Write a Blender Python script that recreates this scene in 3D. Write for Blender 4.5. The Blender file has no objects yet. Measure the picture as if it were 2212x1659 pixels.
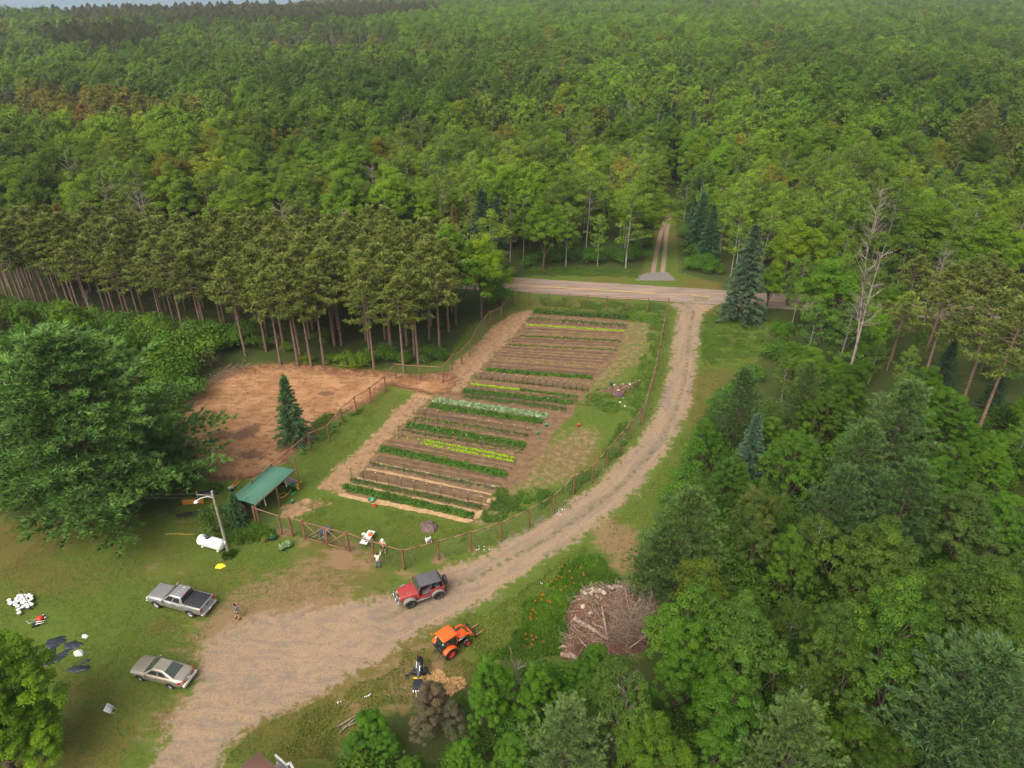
import bpy, bmesh, math, random
import numpy as np
from mathutils import Vector, Matrix

random.seed(7)
RNG = np.random.default_rng(11)
SC = bpy.context.scene
COL = SC.collection
R = math.radians

# ------------------------------------------------------------------ camera, sky, sun, exposure
CAM_H, PITCH, FPX = 49.0, 30.5, 1537.0            # height, tilt below level, focal length in 2212-px-wide picture units
cd = bpy.data.cameras.new('camera')
cam = bpy.data.objects.new('camera', cd)
COL.objects.link(cam)
cam.location = (0, 0, CAM_H)
cam.rotation_euler = (R(90 - PITCH), 0, 0)
cd.sensor_fit = 'HORIZONTAL'
cd.angle = 2 * math.atan(1106.0 / FPX)
cd.clip_start, cd.clip_end = 0.5, 12000
SC.camera = cam

SUN_EL, SUN_AZ = 52.0, 215.0                      # degrees; azimuth clockwise from +Y
W = bpy.data.worlds.new('World')
SC.world = W
W.use_nodes = True
nt = W.node_tree
nt.nodes.clear()
sky = nt.nodes.new('ShaderNodeTexSky')
sky.sky_type = 'NISHITA'
sky.sun_disc = False
sky.sun_elevation = R(SUN_EL)
sky.sun_rotation = R(SUN_AZ)
sky.dust_density = 7.0
sky.air_density = 1.0
sky.ozone_density = 1.0
bgn = nt.nodes.new('ShaderNodeBackground')
bgn.inputs['Strength'].default_value = 0.15
wo = nt.nodes.new('ShaderNodeOutputWorld')
hs_ = nt.nodes.new('ShaderNodeHueSaturation')            # overcast: the blue is mostly washed out
hs_.inputs['Saturation'].default_value = 0.55
nt.links.new(sky.outputs[0], hs_.inputs['Color'])
nt.links.new(hs_.outputs[0], bgn.inputs[0])
nt.links.new(bgn.outputs[0], wo.inputs[0])

sl = bpy.data.lights.new('sun', 'SUN')
sl.energy = 1.25
sl.angle = R(50)
sl.color = (1.0, 0.92, 0.78)
sun = bpy.data.objects.new('sun', sl)
COL.objects.link(sun)
az, el = R(SUN_AZ), R(SUN_EL)
sd = Vector((math.sin(az) * math.cos(el), math.cos(az) * math.cos(el), math.sin(el)))
sun.rotation_euler = sd.to_track_quat('Z', 'Y').to_euler()
sun.location = (0, 0, 200)

SC.view_settings.view_transform = 'Standard'
SC.view_settings.look = 'None'
SC.view_settings.gamma = 1.0
SC.view_settings.use_curve_mapping = False
SC.view_settings.exposure = 0.74
SC.cycles.max_bounces = 6
SC.cycles.diffuse_bounces = 4
SC.cycles.glossy_bounces = 2
SC.cycles.transmission_bounces = 4
SC.cycles.transparent_max_bounces = 6
SC.cycles.volume_bounces = 0
SC.cycles.use_denoising = True

# ------------------------------------------------------------------ picture <-> ground
_p = R(PITCH)
def ray(u, v):
    x, y = (u - 1106.0) / FPX, -(v - 829.5) / FPX
    return Vector((x, math.cos(_p) + y * math.sin(_p), -math.sin(_p) + y * math.cos(_p)))
def G(u, v, h=0.0):
    """the point of height h that the photograph shows at (u, v) of a 2212 x 1659 view"""
    d = ray(u, v)
    return Vector((0, 0, CAM_H)) + d * ((CAM_H - h) / -d.z)
def S(x, y, h=0.0):                               # the same in pixels of the 2500-wide original
    return G(x * 0.8848, y * 0.8848, h)
def Q(x, y, h=0.0):                               # the garden close-up
    return S(800 + x / 2.4578, 600 + y / 2.4578, h)
def F4(x, y, h=0.0):                              # the gate close-up
    return S(550 + x * .27125, 1100 + y * .27125, h)
def proj(x, y, z):
    """vectorised: world -> picture"""
    dz = np.asarray(z) - CAM_H
    fwd = np.asarray(y) * math.cos(_p) - dz * math.sin(_p)
    upc = np.asarray(y) * math.sin(_p) + dz * math.cos(_p)
    fwd = np.maximum(fwd, 1e-3)
    return 1106 + FPX * np.asarray(x) / fwd, 829.5 - FPX * upc / fwd
def height_of(base, u_top, v_top):
    d = ray(u_top, v_top)
    return CAM_H + d.z * (base.y / d.y)

# ------------------------------------------------------------------ noise and polygons in numpy
def vnoise(x, y, seed=0):
    xi, yi = np.floor(x).astype(np.int64), np.floor(y).astype(np.int64)
    fx, fy = x - xi, y - yi
    fx, fy = fx * fx * (3 - 2 * fx), fy * fy * (3 - 2 * fy)
    def h(a, b):
        n = (a * 374761393 + b * 668265263 + seed * 974711) & 0x7fffffff
        n = ((n ^ (n >> 13)) * 1274126177) & 0x7fffffff
        return ((n ^ (n >> 16)) & 0xffff) / 65535.0
    return (h(xi, yi) * (1 - fx) + h(xi + 1, yi) * fx) * (1 - fy) + (h(xi, yi + 1) * (1 - fx) + h(xi + 1, yi + 1) * fx) * fy
def fbm(x, y, seed=0, o=4):
    s, a, t = 0, 1, 0
    for k in range(o):
        s = s + a * vnoise(x * 2 ** k + 17.3 * k, y * 2 ** k - 9.1 * k, seed + k)
        t += a
        a *= .5
    return s / t
def inside(px, py, poly):
    r = np.zeros(np.shape(px), bool)
    n = len(poly)
    for i in range(n):
        x0, y0 = poly[i]
        x1, y1 = poly[(i + 1) % n]
        c = (y0 > py) != (y1 > py)
        r ^= c & (px < (x1 - x0) * (py - y0) / ((y1 - y0) if y1 != y0 else 1e-9) + x0)
    return r
def segdist(px, py, poly, closed=True):
    d = np.full(np.shape(px), 1e9)
    n = len(poly)
    for i in range(n if closed else n - 1):
        x0, y0 = poly[i]
        x1, y1 = poly[(i + 1) % n]
        dx, dy = x1 - x0, y1 - y0
        t = np.clip(((px - x0) * dx + (py - y0) * dy) / max(dx * dx + dy * dy, 1e-9), 0, 1)
        d = np.minimum(d, np.hypot(px - x0 - t * dx, py - y0 - t * dy))
    return d
def sdf(px, py, poly):                            # positive inside
    d = segdist(px, py, poly)
    return np.where(inside(px, py, poly), d, -d)
def W2(pts, f=G):
    return [tuple(f(*p)[:2]) for p in pts]

# ------------------------------------------------------------------ mesh building
class MB:
    """collects shapes, builds ONE mesh object"""
    def __init__(s):
        s.v, s.f, s.m, s.a, s.n = [], [], [], [], 0
    def add(s, verts, faces, mat=0, attr=None):
        verts = np.asarray(verts, float).reshape(-1, 3)
        f = np.asarray(faces, np.int64) + s.n
        s.v.append(verts)
        s.f.append(f)
        s.m.append(np.full(len(f), mat))
        s.a.append(np.full(len(f), .5) if attr is None else np.broadcast_to(np.asarray(attr, float), (len(f),)))
        s.n += len(verts)
        return s
    def box(s, lo, hi, mat=0, M=None):
        x0, y0, z0 = lo
        x1, y1, z1 = hi
        v = np.array([(x0, y0, z0), (x1, y0, z0), (x1, y1, z0), (x0, y1, z0), (x0, y0, z1), (x1, y0, z1), (x1, y1, z1), (x0, y1, z1)], float)
        if M is not None:
            v = v @ np.array(M.to_3x3()).T + np.array(M.translation)
        return s.add(v, [(0, 3, 2, 1), (4, 5, 6, 7), (0, 1, 5, 4), (1, 2, 6, 5), (2, 3, 7, 6), (3, 0, 4, 7)], mat)
    def bar(s, a, b, w, d=None, mat=0):
        """square bar from a to b"""
        a, b = Vector(a), Vector(b)
        z = (b - a)
        L = z.length
        z = z / max(L, 1e-6)
        x = z.cross(Vector((0, 0, 1)))
        x = Vector((1, 0, 0)) if x.length < 1e-3 else x.normalized()
        y = z.cross(x)
        M = Matrix((x, y, z)).transposed().to_4x4()
        M.translation = a
        d = w if d is None else d
        return s.box((-w / 2, -d / 2, 0), (w / 2, d / 2, L), mat, M)
    def tube(s, pts, rad, n=6, mat=0, cap=True, attr=None):
        pts = np.asarray(pts, float)
        k = len(pts)
        rad = np.broadcast_to(np.asarray(rad, float), (k,))
        t = np.gradient(pts, axis=0)
        t /= np.maximum(np.linalg.norm(t, axis=1, keepdims=True), 1e-9)
        ref = np.array((1., 0, 0)) if abs(t[:, 2]).mean() > .6 else np.array((0, 0, 1.))
        x = np.cross(t, ref)
        x /= np.maximum(np.linalg.norm(x, axis=1, keepdims=True), 1e-9)
        y = np.cross(t, x)
        an = np.arange(n) * 2 * np.pi / n
        v = pts[:, None] + rad[:, None, None] * (np.cos(an)[None, :, None] * x[:, None] + np.sin(an)[None, :, None] * y[:, None])
        i = np.arange(k - 1)[:, None] * n
        j = np.arange(n)[None]
        f = np.stack([i + j, i + (j + 1) % n, i + n + (j + 1) % n, i + n + j], -1).reshape(-1, 4)
        s.add(v.reshape(-1, 3), f, mat, attr)
        if cap:
            for e, r0 in ((0, rad[0]), ((k - 1) * n, rad[-1])):
                if r0 > 1e-4:
                    ring = [e + q for q in range(n)]
                    c = pts[0] if e == 0 else pts[-1]
                    vv = v.reshape(-1, 3)[ring]
                    s.add(np.vstack([vv, c]), [(q, (q + 1) % n, n, n) if e else ((q + 1) % n, q, n, n) for q in range(n)], mat, attr)
        return s
    def lathe(s, prof, n=16, mat=0, M=None):
        """prof: (radius, z) pairs turned about z"""
        an = np.arange(n) * 2 * np.pi / n
        v = np.array([[(r * c, r * q, z) for c, q in zip(np.cos(an), np.sin(an))] for r, z in prof]).reshape(-1, 3)
        if M is not None:
            v = v @ np.array(M.to_3x3()).T + np.array(M.translation)
        f = [(i * n + j, i * n + (j + 1) % n, (i + 1) * n + (j + 1) % n, (i + 1) * n + j) for i in range(len(prof) - 1) for j in range(n)]
        return s.add(v, f, mat)
    def loft(s, secs, mat=0, closed=True, caps=True):
        n = len(secs[0])
        v = np.array(secs, float).reshape(-1, 3)
        f = [(i * n + j, i * n + (j + 1) % n, (i + 1) * n + (j + 1) % n, (i + 1) * n + j) for i in range(len(secs) - 1) for j in range(n if closed else n - 1)]
        s.add(v, f, mat)
        if caps:
            for q, sec in ((0, secs[0]), (1, secs[-1])):
                sec = np.asarray(sec, float)
                c = sec.mean(0)
                s.add(np.vstack([sec, c]), [((j + 1) % n, j, n, n) if not q else (j, (j + 1) % n, n, n) for j in range(n)], mat)
        return s
    def cards(s, C, Nn, L, Wd, mat=0, attr=None, up=None):
        """diamond leaves: centre, normal, half length, half width"""
        C = np.asarray(C, float)
        k = len(C)
        Nn = Nn / np.maximum(np.linalg.norm(Nn, axis=1, keepdims=True), 1e-9)
        r = RNG.normal(size=(k, 3)) if up is None else np.asarray(up, float) + RNG.normal(size=(k, 3)) * .05
        a = r - (r * Nn).sum(1, keepdims=True) * Nn
        a /= np.maximum(np.linalg.norm(a, axis=1, keepdims=True), 1e-9)
        b = np.cross(Nn, a)
        L = np.broadcast_to(np.asarray(L, float), (k,))[:, None]
        Wd = np.broadcast_to(np.asarray(Wd, float), (k,))[:, None]
        v = np.stack([C - a * L, C + b * Wd - a * L * .1, C + a * L, C - b * Wd - a * L * .1], 1).reshape(-1, 3)
        f = np.arange(k * 4).reshape(-1, 4)
        return s.add(v, f, mat, attr)
    def mesh(s, name, mats, smooth=False):
        me = bpy.data.meshes.new(name)
        if not isinstance(mats, (list, tuple)):
            mats = [mats]
        for m in mats:
            me.materials.append(m)
        if not s.v:
            return me
        V = np.vstack(s.v)
        groups = [(np.asarray(f), m, a) for f, m, a in zip(s.f, s.m, s.a) if len(f)]
        tot = []
        idx, ms, at = [], [], []
        for f, m, a in groups:
            if f.shape[1] == 4:
                deg = f[:, 2] == f[:, 3]
                tot.append(np.where(deg, 3, 4))
                flat = f.copy()
                keep = np.ones(f.shape, bool)
                keep[:, 3] = ~deg
                idx.append(flat[keep])
            else:
                tot.append(np.full(len(f), f.shape[1]))
                idx.append(f.ravel())
            ms.append(m)
            at.append(a)
        tot, idx, ms, at = map(np.concatenate, (tot, idx, ms, at))
        me.vertices.add(len(V))
        me.vertices.foreach_set('co', V.astype(np.float32).ravel())
        me.loops.add(len(idx))
        me.loops.foreach_set('vertex_index', idx.astype(np.int32))
        me.polygons.add(len(tot))
        me.polygons.foreach_set('loop_start', (np.cumsum(tot) - tot).astype(np.int32))
        me.polygons.foreach_set('material_index', ms.astype(np.int32))
        if smooth:
            me.polygons.foreach_set('use_smooth', np.ones(len(tot), bool))
        att = me.attributes.new('v', 'FLOAT', 'FACE')
        att.data.foreach_set('value', at.astype(np.float32))
        me.update(calc_edges=True)
        return me
    def build(s, name, mats, parent=None, smooth=False, bevel=0, weld=False):
        o = bpy.data.objects.new(name, s.mesh(name, mats, smooth))
        COL.objects.link(o)
        if parent is not None:
            o.parent = parent
        if weld:
            w = o.modifiers.new('weld', 'WELD')
            w.merge_threshold = .002
        if bevel:
            b = o.modifiers.new('bevel', 'BEVEL')
            b.width = bevel
            b.segments = 2
            b.limit_method = 'ANGLE'
            b.angle_limit = R(25)
        return o

def tag(o, label=None, cat=None, group=None, kind=None):
    if label: o['label'] = label
    if cat: o['category'] = cat
    if group: o['group'] = group
    if kind: o['kind'] = kind
    return o
def thing(name, label, cat, loc=(0, 0, 0), rz=0.0, group=None, scale=1.0):
    o = bpy.data.objects.new(name, None)
    COL.objects.link(o)
    o.empty_display_size = .3
    o.location = loc
    o.rotation_euler = (0, 0, rz)
    o.scale = (scale,) * 3 if isinstance(scale, (int, float)) else scale
    return tag(o, label, cat, group)
def copy_thing(o, loc, rz=0.0, label=None, scale=None, parent=None, group=None):
    c = o.copy()
    COL.objects.link(c)
    if parent is not None:
        c.parent = parent
    else:
        c.location = loc
        c.rotation_euler = (0, 0, rz)
        if scale is not None: c.scale = (scale,) * 3 if isinstance(scale, (int, float)) else scale
        if label: c['label'] = label
        if group: c['group'] = group
    for ch in o.children:
        copy_thing(ch, None, parent=c)
    return c

# ------------------------------------------------------------------ materials
class NT:
    def __init__(s, name):
        s.mat = bpy.data.materials.new(name)
        s.mat.use_nodes = True
        s.t = s.mat.node_tree
        s.t.nodes.clear()
        s.out = s.t.nodes.new('ShaderNodeOutputMaterial')
    def node(s, typ, ins=None, **kw):
        n = s.t.nodes.new(typ)
        for k, v in kw.items():
            setattr(n, k, v)
        for k, v in (ins or {}).items():
            s.set(n.inputs[k], v)
        return n
    def set(s, sock, v):
        if isinstance(v, bpy.types.NodeSocket):
            s.t.links.new(v, sock)
        elif isinstance(v, (tuple, list)) and len(v) == 3 and sock.type == 'RGBA':
            sock.default_value = (*v, 1)
        else:
            sock.default_value = v
    def math(s, op, a, b=0.0, c=0.0, clamp=False):
        n = s.node('ShaderNodeMath', {0: a, 1: b, 2: c}, operation=op)
        n.use_clamp = clamp
        return n.outputs[0]
    def mix(s, f, a, b, mode='MIX'):
        n = s.node('ShaderNodeMix', data_type='RGBA', blend_type=mode)
        s.set(n.inputs[0], f)
        s.set(n.inputs[6], a)
        s.set(n.inputs[7], b)
        return n.outputs[2]
    def noise(s, vec, scale, detail=3.0, rough=.55, dist=0.0):
        return s.node('ShaderNodeTexNoise', {'Vector': vec, 'Scale': scale, 'Detail': detail, 'Roughness': rough, 'Distortion': dist}).outputs[0]
    def step(s, x, lo, hi):
        n = s.node('ShaderNodeMapRange', {0: x, 1: lo, 2: hi, 3: 0.0, 4: 1.0}, interpolation_type='SMOOTHSTEP')
        return n.outputs[0]
    def attr(s, name, typ='GEOMETRY', out='Fac'):
        return s.node('ShaderNodeAttribute', attribute_name=name, attribute_type=typ).outputs[out]
    def pos(s):
        return s.node('ShaderNodeNewGeometry').outputs['Position']
    def objpos(s):
        return s.node('ShaderNodeTexCoord').outputs['Object']
    def bsdf(s, col, rough=.8, spec=.25, metal=0.0, normal=None, coat=0.0, alpha=None):
        n = s.node('ShaderNodeBsdfPrincipled', {'Base Color': col, 'Roughness': rough, 'Specular IOR Level': spec, 'Metallic': metal, 'Coat Weight': coat})
        if normal is not None: s.set(n.inputs['Normal'], normal)
        if alpha is not None: s.set(n.inputs['Alpha'], alpha)
        return n.outputs[0]
    def bump(s, h, strength=.4, dist=.05):
        return s.node('ShaderNodeBump', {'Height': h, 'Strength': strength, 'Distance': dist}).outputs[0]
    def done(s, sh):
        s.t.links.new(sh, s.out.inputs[0])
        return s.mat

_mats = {}
def paint(name, col, rough=.6, spec=.3, metal=0.0, var=.18, scale=6.0, coat=0.0, dirt=None):
    """a surface of one colour with uneven wear"""
    if name in _mats: return _mats[name]
    n = NT(name)
    p = n.objpos()
    f = n.noise(p, scale, 4)
    lo = tuple(c * (1 - var) for c in col)
    hi = tuple(min(1, c * (1 + var)) for c in col)
    c = n.mix(f, lo, hi)
    if dirt:
        c = n.mix(n.step(n.noise(p, scale * .6, 5), .5, .75), c, dirt)
    _mats[name] = n.done(n.bsdf(c, rough, spec, metal, coat=coat))
    return _mats[name]

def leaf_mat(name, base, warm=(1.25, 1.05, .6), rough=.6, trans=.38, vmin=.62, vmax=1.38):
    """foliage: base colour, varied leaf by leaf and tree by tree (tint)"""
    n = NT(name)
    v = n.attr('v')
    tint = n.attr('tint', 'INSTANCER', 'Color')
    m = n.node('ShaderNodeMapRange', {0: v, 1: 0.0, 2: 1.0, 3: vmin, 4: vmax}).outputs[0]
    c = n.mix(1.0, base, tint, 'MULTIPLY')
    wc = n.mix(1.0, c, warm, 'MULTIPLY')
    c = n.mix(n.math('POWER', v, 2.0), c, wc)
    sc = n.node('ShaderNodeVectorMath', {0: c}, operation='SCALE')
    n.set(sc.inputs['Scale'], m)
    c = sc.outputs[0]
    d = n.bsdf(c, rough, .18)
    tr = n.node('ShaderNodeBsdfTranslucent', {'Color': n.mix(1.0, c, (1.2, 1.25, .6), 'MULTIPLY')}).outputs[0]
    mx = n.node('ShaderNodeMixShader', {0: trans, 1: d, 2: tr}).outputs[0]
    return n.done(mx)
def bark_mat(name, a, b, scale=3.0):
    n = NT(name)
    p = n.objpos()
    st = n.node('ShaderNodeMapping', {'Vector': p, 'Scale': (scale, scale, scale * .35)}).outputs[0]
    f = n.noise(st, 2.0, 5, .65)
    return n.done(n.bsdf(n.mix(n.step(f, .35, .68), a, b), .9, .1))

# ------------------------------------------------------------------ the ground: one fine sheet round the garden, cut where its surface changes
DRIVE = W2([(1440, 655), (1466, 672), (1458, 705), (1450, 760), (1440, 820), (1420, 880), (1395, 930), (1350, 985), (1290, 1040), (1220, 1090), (1150, 1135),
            (1080, 1172), (1000, 1216), (940, 1232), (880, 1262), (820, 1292), (740, 1302), (650, 1312), (560, 1322), (500, 1350), (440, 1390), (424, 1440),
            (420, 1480), (388, 1520), (360, 1580), (330, 1659), (270, 1800), (240, 1950), (470, 1950), (455, 1760), (474, 1659), (490, 1625), (520, 1592), (560, 1562),
            (640, 1530), (720, 1490), (780, 1452), (830, 1420), (900, 1376), (960, 1346), (1000, 1326), (1050, 1300), (1100, 1266), (1180, 1212),
            (1250, 1166), (1320, 1110), (1370, 1070), (1420, 1010), (1470, 930), (1495, 870), (1507, 780), (1513, 720), (1524, 672), (1560, 650)])
CLEAR = W2([(380, 905), (415, 860), (450, 825), (490, 800), (560, 790), (640, 787), (740, 798), (826, 804), (900, 812), (965, 806), (990, 822), (975, 850), (930, 858), (880, 845), (838, 836), (800, 872), (740, 900), (690, 930), (640, 985),
            (605, 1010), (560, 1032), (500, 1045), (450, 1040), (390, 985), (370, 940)])
PATH = W2([(690, 1052), (722, 1066), (745, 1066), (805, 985), (858, 925), (935, 858), (1000, 842), (1020, 815), (1065, 765), (1112, 720), (1150, 682), (1146, 670), (1112, 676), (1070, 700),
           (1022, 748), (975, 792), (955, 825), (905, 846), (860, 880), (815, 930), (770, 975), (715, 1020)])
SOIL = W2([(726, 1070), (760, 1020), (800, 985), (858, 925), (935, 858), (1000, 838), (1020, 812), (1065, 762), (1112, 716), (1150, 680), (1170, 668), (1350, 690), (1356, 706), (1350, 730),
           (1338, 768), (1306, 800), (1282, 828), (1248, 868), (1235, 900), (1200, 930), (1175, 975), (1130, 1040), (1095, 1060), (1060, 1100), (1020, 1130)])
BARE2 = W2([(1180, 960), (1240, 925), (1280, 930), (1285, 960), (1262, 1000), (1230, 1040), (1160, 1050), (1110, 1070), (1050, 1105), (1030, 1125), (1060, 1140), (1090, 1110), (1080, 1060)])
BARE3 = W2([(1345, 692), (1396, 702), (1398, 724), (1384, 766), (1340, 802), (1300, 832), (1262, 872), (1245, 868), (1280, 828), (1304, 800), (1336, 768), (1346, 720)])
YARD = W2([(600, 1090), (660, 1075), (740, 1085), (690, 1100), (640, 1120), (600, 1125)])
TRACK_A = W2([(1410, 592), (1418, 545), (1428, 500), (1440, 468), (1452, 448)])
TRACK_B = W2([(1431, 592), (1436, 545), (1440, 500), (1447, 468), (1458, 448)])
_r0, _r1 = np.array(Q(1160, 236)[:2]), np.array(Q(2212, 300)[:2])
RD = (_r1 - _r0) / np.linalg.norm(_r1 - _r0)              # the paved road: a straight strip
RN = np.array((-RD[1], RD[0]))
RW = 3.3
APRON = W2([(1372, 606), (1385, 594), (1400, 588), (1440, 588), (1452, 596), (1460, 606)])
OPEN_PX = [(-400, 1112), (150, 1120), (380, 1105), (440, 1020), (392, 930), (392, 880), (430, 838), (480, 800), (560, 782), (700, 786), (830, 796), (960, 778), (1010, 712), (1085, 645),
           (1118, 598), (1385, 590), (1404, 540), (1425, 470), (1434, 440), (1462, 438), (1460, 520), (1470, 590), (1556, 612), (1570, 690), (1668, 700), (1640, 780), (1560, 840), (1520, 890),
           (1490, 960), (1445, 1060), (1405, 1150), (1375, 1235), (1430, 1290), (1432, 1390), (1390, 1425), (1210, 1440), (1080, 1420), (970, 1510), (830, 1545), (715, 1640),
           (700, 2000), (-400, 2000)]
OPEN = W2(OPEN_PX)

gx = np.arange(-66, 74, .28)
gy = np.concatenate([np.arange(22, 128, .28), np.arange(128, 176, .5)])
X, Y = np.meshgrid(gx, gy)
nx, ny = len(gx), len(gy)
roadd = np.abs((X - _r0[0]) * RN[0] + (Y - _r0[1]) * RN[1])
cl = lambda a: np.clip(a, -2.5, 2.5)
sg = cl(sdf(X, Y, DRIVE))
sc_ = cl(sdf(X, Y, CLEAR))
sp = cl(np.maximum(sdf(X, Y, PATH), sdf(X, Y, YARD) - .3))
ss = cl(sdf(X, Y, SOIL))
sb = cl(np.maximum(sdf(X, Y, BARE2), sdf(X, Y, BARE3) + .4))
sw = cl(-sdf(X, Y, OPEN))
st = cl(np.maximum(.42 - segdist(X, Y, TRACK_A, False), .42 - segdist(X, Y, TRACK_B, False)))
sap = cl(sdf(X, Y, APRON))
lush = np.clip((fbm(X * .12, Y * .12, 3) - .5) * 3 + .5, 0, 1)
for (u, v, r, k) in ((1600, 735, 9, 1), (1420, 760, 5, .8), (1330, 880, 9, 1), (1250, 1080, 8, .6), (1200, 1330, 7, .9), (730, 940, 9, .7), (1420, 690, 4, .8), (700, 900, 6, .6), (1480, 960, 5, .5),
                     (800, 1120, 7, .3), (100, 1400, 9, .25), (200, 1250, 7, .1), (1250, 560, 20, .5), (560, 1150, 4, .7), (760, 1520, 6, -.4), (600, 1250, 8, .1), (430, 1250, 7, -.3), (150, 1210, 10, -.2)):
    c = G(u, v)
    lush = lush + k * np.exp(-((X - c.x) ** 2 + (Y - c.y) ** 2) / (r * r))
lush = np.clip(lush, 0, 1)
dry = np.zeros_like(X)                                    # places worn bare, by where people and wheels go
for (u, v, r, k) in ((400, 1230, 3, .5), (330, 1215, 2, .5), (130, 1180, 7, .45), (330, 1500, 6, .45), (600, 1290, 7, .35), (470, 1340, 4, .6), (640, 1340, 5, .6), (1330, 1165, 3, .9), (1375, 1170, 2.5, .8), (1365, 1225, 3, .7),
                     (615, 1150, 1.0, 1.2), (705, 1115, .01, 0), (700, 1115, .6, .6), (655, 1170, .8, .9), (717, 1160, .5, .8), (748, 1192, 1.3, 1.2), (800, 1212, .9, 1.1), (872, 1240, .8, .9), (950, 1205, .8, 1),
                     (1018, 1185, .7, .9), (950, 1480, 2.2, 1.4), (900, 1420, 2.5, .5), (1340, 845, 2, 1.2), (1270, 940, 3, .6), (1230, 975, 3, .5), (700, 1230, 5, .25), (780, 1240, 6, .2), (640, 1240, 5, .2),
                     (860, 1510, 4, .5), (740, 1590, 6, .35), (1180, 690, 5, .2), (1210, 660, 14, .25), (1460, 560, 3, .3), (1385, 570, 3, .3), (1150, 582, 6, .35), (560, 1040, 2.5, .6), (420, 1125, 3, .7), (880, 1145, 1.2, .5)):
    c = G(u, v)
    dry = dry + k * np.exp(-((X - c.x) ** 2 + (Y - c.y) ** 2) / (r * r))
_out = segdist(X, Y, DRIVE)
dry = dry + .75 * np.exp(-_out / 1.6) * np.clip(fbm(X * .3, Y * .3, 33) * 1.6 - .2, 0, 1)
Z = (fbm(X * .35, Y * .35, 5) - .5) * .10 + (fbm(X * 1.4, Y * 1.4, 9) - .5) * .05
Z = np.where(sg > 0, Z * .6 - .03 * np.clip(sg, 0, 1), Z)
Z = np.where(sc_ > -.5, Z + (fbm(X * .5, Y * .5, 21) - .5) * .25 * np.clip(sc_ + .5, 0, 1) + .25 * np.exp(-(sc_ / .6) ** 2), Z)
Z = np.where((ss > 0) | (roadd < RW + 1), Z * .3, Z)
Z = np.where(st > -.2, Z - .06, Z)
Z[roadd < RW + .2] = -.04
Z = np.where(sw > 0.5, Z + .0, Z)
cls = np.zeros(X.shape, int)                              # 0 lawn, 1 wood, 2 soil, 3 clearing, 4 path, 5 drive, 6 track
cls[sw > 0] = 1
cls[sb > 0] = 4
cls[ss > 0] = 2
cls[sp > 0] = 4
cls[sc_ > 0] = 3
cls[(st > 0) | (sap > 0)] = 6
cls[sg > 0] = 5
NAMES = ['lawn', 'woodland_floor', 'garden_soil', 'dirt_clearing', 'dirt_path', 'gravel_driveway', 'forest_track']

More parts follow.
